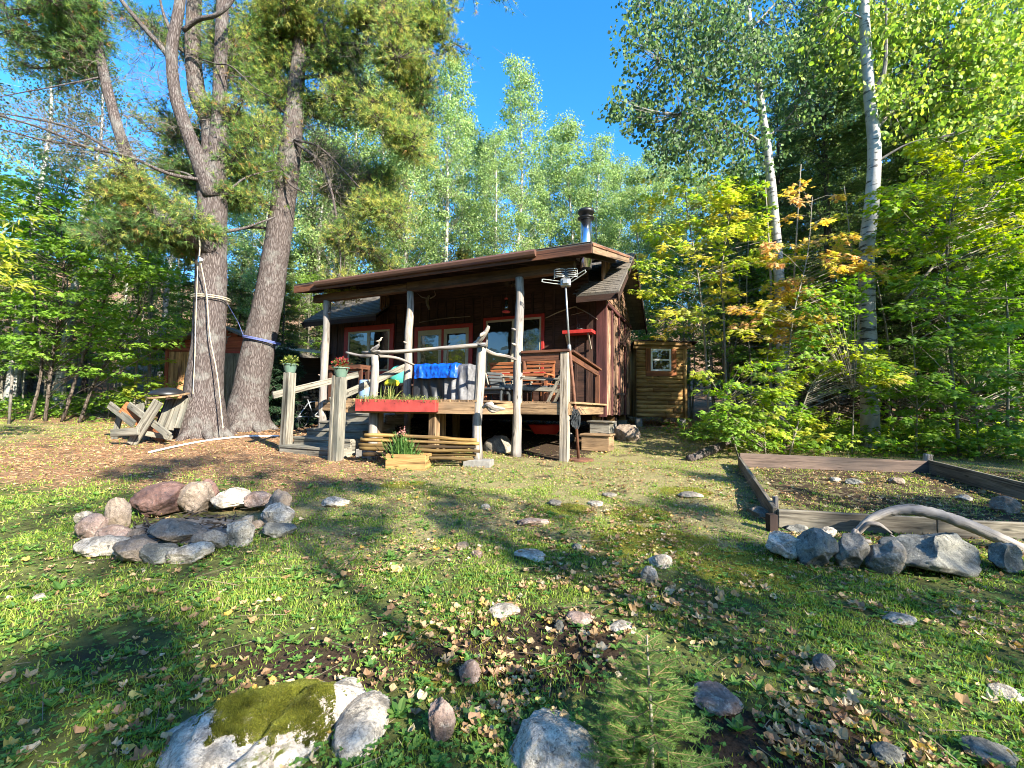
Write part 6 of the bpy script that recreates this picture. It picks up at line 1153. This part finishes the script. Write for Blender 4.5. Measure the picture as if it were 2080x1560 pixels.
RS = pxmaple
RS('yellow_maple', 'golden yellow-green maple sapling rising over the store shed roof', [[(1442, 880), (1432, 700), (1418, 560), (1398, 440), (1390, 370)], [(1478, 870), (1470, 640), (1465, 560), (1480, 450)]], 11.4,
   [(1320, 350, 1500, 470, 42, YELP, 34, .38), (1300, 450, 1560, 600, 74, YELP, 34, .42), (1340, 590, 1540, 690, 28, YELP, 28, .4), (1440, 360, 1570, 500, 30, GREENP+YELP[:2], 30, .4), (1305, 520, 1340, 600, 5, YELP, 20, .3)], .125, seed=61, spread=1.0)
RS('orange_maple', 'young maple with orange and yellow leaf layers in front of the two white birch trunks', [[(1592, 900), (1600, 760), (1612, 640), (1640, 520), (1650, 400)]], 9.2,
   [(1600, 380, 1720, 500, 12, ORP, 26, .32), (1560, 500, 1830, 570, 24, ORP, 30, .36), (1500, 560, 1680, 700, 34, ORP, 30, .34), (1690, 510, 1790, 555, 5, ORP, 26, .26), (1540, 640, 1740, 690, 14, YELP, 28, .34)], .12, seed=62, spread=.6, r=.022)
RS('maple_bush', 'broad light green maple bush with yellowing edges right of the store shed', [[(1555, 905), (1550, 820), (1560, 720)], [(1600, 905), (1640, 800), (1680, 740)], [(1500, 905), (1470, 820)]], 8.6,
   [(1430, 740, 1600, 860, 44, GREENP+LIMEP, 26, .32), (1540, 700, 1780, 780, 34, LIMEP+YELP[:1], 28, .34), (1420, 820, 1640, 905, 40, GREENP, 24, .28), (1560, 830, 1680, 890, 14, YELP, 22, .25), (1740, 740, 1830, 780, 8, YELP, 26, .26)], .105, seed=63, spread=.7, r=.018, cat='bush')
RS('green_maple', 'bright lime maple at the right edge with a slanting dark stem', [[(1950, 930), (1930, 700), (1925, 480), (1960, 330)], [(2045, 930), (2048, 700), (2040, 520)], [(1830, 620), (1930, 500), (2050, 360), (2100, 250)]], 9.0,
   [(1860, 280, 2080, 420, 48, LIMEP, 34, .42), (1800, 380, 2080, 560, 84, LIMEP+GREENP[:2], 34, .42), (1840, 550, 2080, 700, 54, GREENP, 34, .42), (2060, 150, 2200, 700, 40, GREENP, 34, .42)], .12, seed=64, spread=1.1, r=.03)
RS('green_maple', 'low dark green maple saplings between the thick birch and the right edge', [[(1860, 930), (1862, 800), (1850, 640)], [(1730, 930), (1735, 800)], [(1990, 930), (1980, 800)]], 8.9,
   [(1780, 740, 1930, 900, 40, GREENP, 28, .36), (1860, 690, 2080, 800, 40, GREENP, 30, .4), (1880, 800, 2080, 920, 40, GREENP, 28, .36), (1640, 560, 1760, 660, 22, GREENP, 26, .36), (1850, 560, 1990, 700, 24, GREENP, 28, .4), (1640, 660, 1720, 740, 10, GREENP, 26, .34), (2060, 700, 2200, 930, 30, GREENP, 28, .4)], .115, seed=65, spread=.9, r=.02)
# left side
RS('left_maple', 'large green maple clump with many slim stems left of the red shed', [[(90, 870), (110, 700), (130, 560), (120, 420)], [(60, 865), (85, 740), (70, 600), (60, 460)], [(125, 865), (180, 690), (230, 560), (250, 430)], [(160, 865), (200, 760), (280, 640)]], 12.6,
   [(0, 360, 200, 500, 74, GREENP, 34, .5), (0, 480, 220, 640, 90, GREENP, 34, .5), (0, 620, 240, 760, 66, GREENP, 32, .5), (150, 400, 330, 560, 66, GREENP+LIMEP[:1], 34, .5), (200, 540, 350, 720, 64, GREENP, 32, .48), (0, 300, 180, 400, 30, ASPP, 30, .5)], .12, seed=66, spread=1.3, r=.045, mat='darkbark')
RS('left_bush', 'low sunlit green and yellow bushes beside the red shed wall', [[(300, 830), (290, 740)], [(220, 850), (225, 780)]], 13.6,
   [(230, 700, 345, 830, 50, LIMEP+GREENP, 28, .36), (120, 760, 260, 850, 34, GREENP, 26, .36)], .11, seed=67, spread=.9, r=.02, cat='bush')
RS('yellow_ash', 'yellow feathery leaf branch poking in at the far left', [[(-60, 860), (-70, 650), (-40, 520), (10, 470)]], 7.2, [(-30, 440, 60, 580, 16, YELP[:2]+LIMEP[:1], 22, .3), (-150, 420, -20, 620, 26, YELP[:2]+LIMEP, 22, .3)], .10, seed=68, spread=.4, shape=(OVAL[0]*(1.3, .7, 1), OVAL[1]))

# ================================================================ prototypes and their copies
bgA = [broad('aspen', 'tall pale-trunked aspen with light green crown directly behind the cabin roof', 'aspen', gpx(px, D_), H, cr, [.22][0], 190, 85, .105, ASPP, sd, r=.13, clr=.50, topw=.28, lean=(ln, 0)) for px, D_, H, cr, sd, ln in ((895, 20.5, 16.6, 1.75, 71, .01), (1050, 21.5, 17.2, 1.9, 72, .0), (1160, 23, 15.0, 1.6, 73, -.005))]
bgA[0]['label'] = 'aspen with a long bare white trunk behind the middle of the porch roof'; bgA[1]['label'] = 'tallest light green aspen in the sky gap behind the cabin'; bgA[2]['label'] = 'narrow aspen just left of the steel chimney'
_asp = []; _spr = []; _map = []
wood_g = 'aspens in the wood behind the cabin'
for i, (px, D_, s, k) in enumerate([(700, 21, 1.1, 1), (760, 22, 1.05, 0), (820, 19.5, .95, 2), (1650, 15.5, .8, 1), (1840, 14.6, .85, 0), (1985, 15, .9, 2), (1745, 18, 1.0, 0), (1500, 17.5, .72, 2), (640, 20, .95, 2), (520, 19, .75, 1), (960, 24, .98, 2), (1000, 20, .78, 1), (1110, 25, .97, 0), (1215, 22.5, .80, 1), (1262, 24, .84, 0), (1300, 21, .75, 2), (1350, 24, .80, 1), (1400, 22, .78, 0), (1440, 26, .92, 2), (1080, 28, .95, 2), (930, 27, 1.05, 1), (860, 26, 1.1, 2), (620, 24, .9, 0), (560, 22, .8, 1), (500, 25, .9, 2), (1240, 29, .98, 2), (1180, 27, .9, 1), (440, 22, .7, 0), (350, 24, .75, 1), (660, 28, 1.0, 2), (1500, 21, .7, 1), (780, 28, 1.0, 1), (300, 20, .6, 2), (240, 24, .7, 0), (1560, 25, .8, 0), (1330, 29, .95, 0)]):
    _asp.append(copytree(bgA[k], gpx(px, D_), i*2.1, s, 'pale green aspen standing in the wood behind the cabin', wood_g, sz=s*random.uniform(.94, 1.04)))
lb1 = broad('birch', 'far left slanting white birch trunk seen against blue sky', 'birch', gpx(20, 15), 13, 1.7, .5, 90, 46, .085, [(.05, .09, .05), (.07, .12, .05)], 75, r=.16, mat='birch', lean=(.05, 0), clr=.5)
copytree(lb1, gpx(118, 15.5), 1.2, .98, 'second white birch trunk from the left edge behind the bare pine branches'); copytree(lb1, gpx(-90, 16), 3.2, 1.05, 'white birch half hidden at the left edge of the wood', 'birches of the left wood')
for px in (-260, 320): copytree(lb1, gpx(px, 19), px, .9, 'white birch deepest in the wood at the left picture edge' if px < 0 else 'white birch trunk deep in the wood behind the red shed')
spA = [spruce('spruce', 'dark spruce with a straight bare grey trunk between the two white birches', gpx(1688, 12.2), 13.5, 2.0, 81, dead=.42, r=.15), spruce('spruce', 'full dark spruce with drooping boughs at the upper right', gpx(1905, 11.6), 12.5, 2.3, 82, dead=.15, r=.13)]
sg = 'dark spruces deep in the wood'
for i, (px, D_, s, k) in enumerate([(1590, 14.5, .9, 0), (1800, 14, 1.0, 1), (2010, 13, .95, 0), (2110, 11.5, 1.0, 1), (1500, 17, .8, 1), (1740, 17, 1.1, 0), (1950, 17, 1.1, 0), (1630, 20, 1.2, 1), (1850, 21, 1.2, 1), (2080, 19, 1.1, 1), (570, 17.5, .55, 1), (690, 19, .6, 1), (620, 20, .7, 0), (480, 19.5, .6, 1), (360, 21, .62, 1), (60, 18, .7, 1), (170, 20, .75, 1), (-80, 17, .8, 1), (860, 19, .42, 1), (760, 18.5, .44, 1)]):
    _spr.append(copytree(spA[k], gpx(px, D_), i*1.7, s, 'dark green spruce deep in the wood', sg))
spruce('young_fir', 'small dark young fir right of the leaning pine trunk', gp(*(P(578, 860, 12.4)[:2])), 2.3, .62, 85, dead=0, dens=2.2, r=.3, pal=[(.03, .07, .035), (.045, .09, .04)])
spruce('golden_pine', 'small bushy gold-green conifer top just above the porch roof', gpx(935, 17), 6.4, 1.15, 86, dead=.2, pal=[(.20, .20, .05), (.30, .24, .06), (.12, .17, .05)], nl=.10)
mpA = [gmaple('understory_maple', 'leafy green understory maple in the shade of the wood', gpx(1610, 12.6), 5.2, 1.7, 110, GREENP, 91), gmaple('understory_maple', 'leafy green understory maple in the shade of the wood', gpx(1480, 14.5), 7.0, 1.9, 130, GREENP+DARKP, 92)]
ug = 'understory maples in the shade of the wood'
for o_ in mpA: o_['group'] = ug
for i, (px, D_, s, k) in enumerate([(1690, 12.5, .8, 0), (1830, 12.6, .9, 0), (1930, 11.8, .9, 1), (2060, 12, 1, 0), (1400, 16, .9, 1), (1560, 17, 1, 1), (1760, 15, .9, 1), (1880, 16, 1, 1), (2000, 16, 1, 0), (1340, 18, .9, 1), (620, 18.5, .8, 1), (540, 18, .8, 0), (440, 19, .8, 1), (380, 18, .7, 0), (310, 16.5, .8, 1), (230, 16, 1, 1), (100, 16, 1, 1), (0, 15, 1, 0), (-90, 13.5, 1, 1), (1680, 19, 1.2, 1), (700, 20, .8, 1), (1270, 19, .8, 1), (60, 20, 1.2, 1), (1950, 21, 1.3, 1), (1790, 20, 1.2, 0), (2100, 15, 1.1, 1), (-200, 15, 1.1, 0), (2200, 12, 1, 1), (1490, 20, 1.1, 0)]):
    _map.append(copytree(mpA[k], gpx(px, D_), i*2.3, s, 'leafy green understory maple', ug))
lab_all(_asp, 'pale green aspen'); lab_all(_spr, 'dark green spruce'); lab_all(_map+mpA, 'leafy understory maple')
# slim pale stems in the shaded wood
_sap = []
g0 = M(); b0 = gpx(1520, 13); g0.tube([b0+(0, 0, -.1), b0+(.05, 0, 1.5), b0+(-.03, .05, 3.5), b0+(.06, 0, 6)], [.032, .028, .022, .012], 7, .04, sub=3); n_ = 26; u = RNG.uniform(.2, 1, n_); q = b0+np.stack([0*u, 0*u, u*5.8], -1); dv_ = unit(RNG.normal(size=(n_, 3))*(1, 1, .3)+(0, 0, .3)); g0.sticks(q, q+dv_*RNG.uniform(.2, .9, (n_, 1)), .006, .002)
sap = obj('sapling_stem', g0, MT['stem'], None, 'slim bare grey sapling stem standing in the shaded wood', 'sapling', 'bare saplings in the shaded wood', smooth=True)
for i in range(46):
    px, D_ = (RNG.uniform(1430, 2080), RNG.uniform(9.8, 17)) if i < 34 else (RNG.uniform(20, 330), RNG.uniform(13, 17)); o_ = sap.copy(); COL.objects.link(o_); o_.location = tuple(gpx(px, D_)); s = RNG.uniform(.6, 1.3); o_.scale = (s, s, RNG.uniform(.6, 1.2)); o_.rotation_euler = (RNG.normal()*.06, RNG.normal()*.06, i); _sap.append(o_)
sap.location = tuple(gpx(1520, 13)); lab_all(_sap+[sap], 'bare grey sapling stem')
# trees outside the frame, right of and behind the camera: their shade dapples the lawn
shd = broad('aspen', 'tree of the surrounding wood standing outside the picture', 'aspen', gp(21, -9), 12, 2.3, .16, 42, 60, .14, ASPP, 79, r=.12, clr=.46, flat=.7)
og = 'trees beyond the right edge and behind the viewer'
shd['group'] = og
OFF = [(12.5, -3, .75, 'L', 0), (16, 1.5, .9, 'L', 0), (7.4, -7.9, .8, 'L', 1), (16.5, -12, 1.15, 'L', 0), (12.5, -6.2, .85, 'L', 2), (15.2, -5.2, .8, 'L', 0), (10.2, -8.5, 1.25, 'L', 0), (20, -4, 1.0, 'A', 1), (5.0, -9.5, .8, 'L', 0), (13.5, 4.2, .6, 'S', 1), (19, 6.5, .9, 'S', 0), (-2, -12, .9, 'A', 1), (-7, -11, .9, 'S', 1), (-12, -9, 1, 'A', 2), (8.0, -4.6, .8, 'L', 0), (5.4, -5.0, .55, 'L', 1), (10.4, -.4, .75, 'M', 1), (9.0, 1.9, .6, 'M', 0), (23, 2, 1, 'A', 0), (-16, -4, 1, 'A', 1), (-18, 4, .9, 'S', 1), (0, -16, 1, 'S', 0), (9, -14, .9, 'L', 2), (-26, 6, 1.1, 'A', 0), (-3, -9, .9, 'M', 1), (-6, -14, 1.2, 'S', 1), (-10, -14, 1.2, 'S', 1), (-14, -14, 1.2, 'S', 1), (-9, -18, 1.2, 'A', 1), (-4, -17, 1.2, 'S', 1), (-13, -8, 1.2, 'M', 1), (-17, -10, 1.2, 'S', 1), (-8, -8.5, 1.0, 'M', 0), (-20, -16, 1.3, 'S', 1), (-12, -20, 1.3, 'S', 1), (-1, -21, 1.3, 'S', 1), (-6, -20, 1.1, 'A', 2), (8, -22, 1.1, 'A', 0)]
for i, (x, y, s, kd, k) in enumerate(OFF):
    src = {'A': bgA, 'S': spA, 'M': mpA, 'L': [shd]*3}[kd][k % (3 if kd in 'AL' else 2)]; copytree(src, gp(x, y), i*1.3, s, 'tree of the surrounding wood standing outside the picture', og)
# ================================================================ fir seedling in front
c = G(1325, 1590); t = thing('fir_seedling', 'small feathery bright green fir seedling in the foreground', 'fir seedling', c); H = .50; g = M(); gn = M(); topp = c+(0.0, .06, H)
g.tube([c+(0, 0, -.03), c+(.004, .02, .2), c+(0, .045, .38), topp], [.008, .007, .005, .003], 7, .05, sub=3); nb = 44; zz = np.linspace(.06, .97, nb); Cs = []; Ds = []; Ns = []
for k, z in enumerate(zz):
    an = k*2.4; L = .27*(1-z)**.7+.035; s_ = c+(topp-c)*z; d = unit(np.array([cos(an), sin(an), .15+.25*z])); nbr = 3 if L > .09 else 1
    axes = [(s_, d, L)]
    for q in (.35, .6):
        if L > .09:
            for sg_ in (-1, 1): axes.append((s_+d*L*q, unit(d+np.cross(d, (0, 0, 1.))*sg_*.9), L*.45*(1.2-q)))
    for a0, dd, l in axes:
        g.sticks(a0[None], (a0+dd*l)[None], .003, .0012, (1.1, .9, .5)); m = int(l/.0030); u = np.linspace(.02, 1, m); sd_ = unit(np.cross(dd, (0, 0, 1.)))
        for sg_ in (-1, 1): Cs.append(a0+dd*(u*l)[:, None]); Ds.append(np.tile(dd*.55+sd_*sg_, (m, 1))+RNG.normal(size=(m, 3))*.12); Ns.append(np.tile((0, 0, 1.), (m, 1))+RNG.normal(size=(m, 3))*.2)
Cs = np.vstack(Cs); n = len(Cs); NE = (np.array([(0, -.07, 0), (0, .07, 0), (1, .045, 0), (1, -.045, 0)]), np.array([[0, 1, 2, 3]])); gn.inst(NE[0], NE[1], Cs, np.vstack(Ds), np.vstack(Ns), .019*RNG.uniform(.7, 1.15, n), pick([(.14, .24, .055), (.20, .31, .08), (.10, .17, .04)], n, .2))
obj('stem', g, MT['stem'], t, smooth=True); obj('needles', gn, MT['leaf'], t)

# ================================================================ grass, low plants, fallen leaves
def scatter(n, r0_, r1_, half=64): r = RNG.uniform(r0_, r1_, n); a = radians(90)+RNG.uniform(-radians(half), radians(half), n); return r*np.cos(a), r*np.sin(a), r
def inbed(x, y):
    return (x > 3.0+(y-4.6)*.35) & (y > 4.5-(x-2.7)*.12) & (y < 7.3) & (x < 7.5)
BLD = (np.array([(0, -.5, 0), (0, .5, 0), (.55, .38, .08), (.55, -.38, .08), (1, .05, .28), (1, -.05, .28)]), np.array([[0, 1, 2, 3], [3, 2, 4, 5]]))
def blades(n, r0_, r1_, seed):
    x, y, r = scatter(n, r0_, r1_); li, dr, soil_shade, mo, pit = zones(x, y); cl = n2(x, y, 3.5, seed, 2); pr = (1-li*.93)*(1-soil_shade*.95)*(1-pit)*(1-mo*.75)*np.clip((cl-.30)*3.2, .06, 1)*(1-dr*.25)
    hole = sig((n2(x, y, 1.3, 9)-.44)*24); pr = pr*(.35+.65*hole); k = RNG.random(n) < pr; x, y, r, dr, cl, li = x[k], y[k], r[k], dr[k], cl[k], li[k]; n = len(x)
    h = (.018+.036*np.clip(cl-.25, 0, 1)*1.6)*RNG.uniform(.5, 1.4, n)*(1-.35*dr); w = .0028+.0011*r
    gr_ = pick([(.16, .25, .03), (.24, .34, .05), (.11, .18, .025), (.33, .39, .08)], n, .2); dy_ = pick([(.32, .28, .13), (.45, .39, .21), (.22, .25, .06), (.28, .28, .09)], n, .2); m = (RNG.random(n) < .06+np.clip(1.5*(n2(x, y, 1.1, 23)-.36), 0, .9)*dr+.25*li)[:, None]; col = np.where(m, dy_, gr_)
    T = BLD[0]; d = unit(RNG.normal(size=(n, 3))*.42+(0, 0, 1)); nr = unit(np.cross(d, RNG.normal(size=(n, 3)))); sdv = unit(np.cross(nr, d)); nn = np.cross(d, sdv); base = np.stack([x, y, gz(x, y)-.004], -1)
    V = base[:, None]+h[:, None, None]*(T[None, :, 0:1]*d[:, None]+T[None, :, 2:3]*nn[:, None])+w[:, None, None]*T[None, :, 1:2]*sdv[:, None]
    g = M(); g.raw(V.reshape(-1, 3), (np.arange(n)[:, None, None]*6+BLD[1][None]).reshape(-1, 4), np.repeat(col, 6, 0)); return g
g = blades(300000, 1.25, 6.0, 31); g2 = blades(400000, 5.5, 19, 31)
obj('grass', g, MT['grass'], kind='stuff'); obj('grass', g2, MT['grass'], kind='stuff')
# rosettes and clover
n = 3400; x, y, r = scatter(n, 1.25, 7.5); li, dr, soil_shade, mo, pit = zones(x, y); lush = n2(x, y, 1.1, 12); k = RNG.random(n) < (1-li)*(1-soil_shade*.8)*(1-pit)*(1-dr*.7)*sig((lush-.42+.25*(x < .5))*14); x, y = x[k], y[k]; n = len(x); K = 7
base = np.repeat(np.stack([x, y, gz(x, y)+.004], -1), K, 0); a = np.tile(np.arange(K)*2*pi/K, n)+np.repeat(RNG.random(n)*6, K)+RNG.normal(size=n*K)*.2; tilt = RNG.uniform(.25, 1.1, n*K); d = np.stack([np.cos(a), np.sin(a), tilt], -1); sz_ = np.repeat(RNG.uniform(.018, .05, n)*np.where(RNG.random(n) < .12, 1.5, 1), K)*RNG.uniform(.7, 1.2, n*K)
g = M(); g.inst(OVAL[0]*(1, .72, 1), OVAL[1], base, d, np.stack([-np.cos(a)*tilt, -np.sin(a)*tilt, np.ones(n*K)], -1), sz_, pick([(.09, .20, .035), (.13, .25, .045), (.07, .15, .04), (.18, .29, .06)], n*K, .15)); 
n = 26000; x, y, r = scatter(n, 1.25, 8.5); li, dr, soil_shade, mo, pit = zones(x, y); lush = n2(x, y, 1.1, 14); k = RNG.random(n) < (1-li)*(1-soil_shade*.8)*(1-pit)*(1-dr*.6)*(.15+.85*sig((lush-.46+.2*(x < .3))*16)); x, y = x[k], y[k]; n = len(x); hh = RNG.uniform(.008, .04, n)
for q in range(3):
    a = RNG.random()*.3+q*2.094+RNG.random(n)*.5; g.inst(OVAL[0]*(1, 1.2, 1), OVAL[1], np.stack([x, y, gz(x, y)+hh], -1), np.stack([np.cos(a), np.sin(a), 0*a+.15], -1), RNG.normal(size=(n, 3))*.25+(0, 0, 1), RNG.uniform(.010, .021, n), pick([(.08, .20, .035), (.12, .25, .045), (.16, .29, .06)], n, .15))
obj('low_plants', g, MT['grass'], kind='stuff')
# fallen leaves
LEAFP = [(.36, .23, .11), (.44, .31, .17), (.22, .13, .07), (.50, .40, .26), (.52, .34, .08), (.28, .17, .10), (.52, .43, .14)]
LW = [.25, .2, .18, .13, .05, .16, .03]
n = 70000; x, y, r = scatter(n, 1.25, 16); li, dr, soil_shade, mo, pit = zones(x, y); cl = n2(x, y, 1.6, 17, 3); q = np.stack([x, y, 0*x], -1)-O; a_ = q@e1; b_ = q@e2; und = (b_ > .2) & (b_ < 7) & (a_ > -8) & (a_ < 0)
k = RNG.random(n) < (.16+.85*sig((x-.3+.25*(y-4))*1.1)*sig((7.5-y)*1.2)+.40*li+.35*soil_shade)*np.clip((cl-.40)*5, .05, 1)*(~und)*(1-pit*.6); x, y, r, li = x[k], y[k], r[k], li[k]; n = len(x)
def curled(sh): V = sh[0].copy(); V[:, 2] += .9*(V[:, 0]-.5)**2+1.5*V[:, 1]**2+.10*np.sin(V[:, 0]*9+V[:, 1]*7); return V, sh[1]
g = M(); sz_ = .014+.042*RNG.random(n)**1.8+.012*(r < 4)*np.where(r > 5, 1.1, 1)
for sh, lo, hi in ((curled(MAP2), 0, .3), (curled(OV2), .3, .7), (curled((OV2[0]*(1, 1.5, 1), OV2[1])), .7, 1)):
    u = RNG.random(n) if lo == 0 else u; m = (u >= lo) & (u < hi); nm = m.sum(); zz_ = gz(x[m], y[m])+RNG.uniform(.002, .026, nm)
    g.inst(sh[0], sh[1], np.stack([x[m], y[m], zz_], -1), RNG.normal(size=(nm, 3))*(1, 1, .14), RNG.normal(size=(nm, 3))*.26+(0, 0, 1), sz_[m], pick(LEAFP, nm, .22, LW))
obj('fallen_leaves', g, MT['deadleaf'], kind='stuff')
# needles, twigs and moss tufts
n = 90000; x, y, r = scatter(n, 3.5, 17); li, dr, soil_shade, mo, pit = zones(x, y); k = RNG.random(n) < li*.9+.04; x, y, r = x[k], y[k], r[k]; n = len(x); p_ = np.stack([x, y, gz(x, y)+RNG.uniform(.003, .016, n)], -1); d = unit(RNG.normal(size=(n, 3))*(1, 1, .12)); g = M(); g.sticks(p_, p_+d*RNG.uniform(.03, .10, (n, 1)), .0012+.0003*r, .001)
g.C = [np.repeat(pick([(.34, .17, .08), (.46, .28, .15), (.22, .11, .06), (.52, .36, .22)], n, .2), 6, 0)]; obj('needle_litter', g, MT['deadleaf'], kind='stuff')
n = 900; x, y, r = scatter(n, 1.3, 9); p_ = np.stack([x, y, gz(x, y)+RNG.uniform(.004, .03, n)], -1); d = unit(RNG.normal(size=(n, 3))*(1, 1, .15)); g = M(); g.sticks(p_, p_+d*RNG.uniform(.05, .28, (n, 1)), .0022, .0012, (1.3, 1.2, 1)); obj('fallen_twigs', g, MT['deadtwig'], kind='stuff')
n = 90000; x, y, r = scatter(n, 1.25, 8); li, dr, soil_shade, mo, pit = zones(x, y); k = RNG.random(n) < mo*.95; x, y, r = x[k], y[k], r[k]; n = len(x); p_ = np.stack([x, y, gz(x, y)], -1); d = unit(RNG.normal(size=(n, 3))*.5+(0, 0, 1)); g = M(); g.sticks(p_, p_+d*RNG.uniform(.008, .022, (n, 1)), .0022+.0005*r, .001); g.C = [np.repeat(pick([(.16, .17, .02), (.24, .23, .03), (.10, .11, .02)], n, .2), 6, 0)]; obj('moss', g, MT['grass'], kind='stuff')
# undergrowth along the edge of the wood
def undergrowth(n, fx, seed, pal, ls, hmax, cond):
    x, y = fx(n); k = cond(x, y); x, y = x[k], y[k]; n = len(x); h = RNG.uniform(.05, 1, n)*hmax*(.3+1.1*n2(x, y, 1.2, seed, 2)); z = gz(x, y)
    g = M(); B = np.stack([x, y, z], -1); T = B+np.stack([RNG.normal(size=n)*.06, RNG.normal(size=n)*.06, h], -1); g.sticks(B, T, .003, .0015, (.08, .10, .04)); K = 5; C = np.repeat(T, K, 0)+RNG.normal(size=(n*K, 3))*(.08, .08, .03); g.inst(MAPLE[0], MAPLE[1], C, RNG.normal(size=(n*K, 3))*(1, 1, .3)+(0, 0, -.2), RNG.normal(size=(n*K, 3))*.4+(0, -.2, 1), ls*RNG.uniform(.6, 1.3, n*K), pick(pal, n*K, .25)); return g
g = undergrowth(3800, lambda n: (RNG.uniform(3.6, 15, n), RNG.uniform(7.9, 14, n)), 41, GREENP+GREENP+LIMEP[:2]+YELP[:1], .095, .55, lambda x, y: (y > 8.6-(x-4)*.06) & ~((x > 2.9) & (x < 5.9) & (y > 11.5)) & ((x-4.6)*.9+(y-8.4)*.2 > 0)); obj('undergrowth', g, MT['leaf'], kind='stuff')
g = undergrowth(2400, lambda n: (RNG.uniform(-22, -8.5, n), RNG.uniform(11.8, 17, n)), 42, GREENP, .10, .5, lambda x, y: (y > 12.4) & ~((x > -13.6) & (x < -6) & (y < 15.2))); obj('undergrowth', g, MT['leaf'], kind='stuff')

dep = bpy.context.evaluated_depsgraph_get(); bo = [o for o in COL.objects if o.name.startswith('boulder') and 'moss' in o['label'] and 'lobe' not in o['label']][0]; me = bo.data; co = np.empty(len(me.vertices)*3, np.float32); me.vertices.foreach_get('co', co); co = co.reshape(-1, 3)+np.array(bo.location)
tri = np.array([p.vertices[:] for p in me.polygons]); A3, B3, C3 = co[tri[:, 0]], co[tri[:, 1]], co[tri[:, 2]]; nr = np.cross(B3-A3, C3-A3); ar = np.linalg.norm(nr, axis=1); nr /= ar[:, None]; ce = (A3+B3+C3)/3
mc_ = G(548, 1500); dd_ = np.hypot((ce[:, 0]-mc_[0])/.22, (ce[:, 1]-mc_[1]-.03)/.21)+2.4*(n2(ce[:, 0], ce[:, 1], 7, 3, 4)-.5)+1.0*(n2(ce[:, 0], ce[:, 1], 30, 6, 3)-.5); wgt = ar*(nr[:, 2] > .3)*np.clip((1.0-dd_)*4, 0, 1); n = 70000; k = RNG.choice(len(tri), n, p=wgt/wgt.sum()); u, v = RNG.random((n, 1)), RNG.random((n, 1)); f = (u+v) > 1; u = np.where(f, 1-u, u); v = np.where(f, 1-v, v); p_ = A3[k]+(B3-A3)[k]*u+(C3-A3)[k]*v
d = unit(nr[k]+RNG.normal(size=(n, 3))*.5); g = M(); g.sticks(p_, p_+d*(.003+.034*np.clip(n2(p_[:, 0], p_[:, 1], 26, 8)-.3, 0, 1)[:, None]*RNG.uniform(.6, 1.2, (n, 1))), .0014, .0007); g.C = [np.repeat(pick([(.17, .19, .025), (.25, .25, .035), (.10, .12, .02)], n, .2)*(.2+1.5*n2(p_[:, 0], p_[:, 1], 16, 5)**1.3)[:, None], 6, 0)]; obj('moss', g, MT['grass'], kind='stuff')
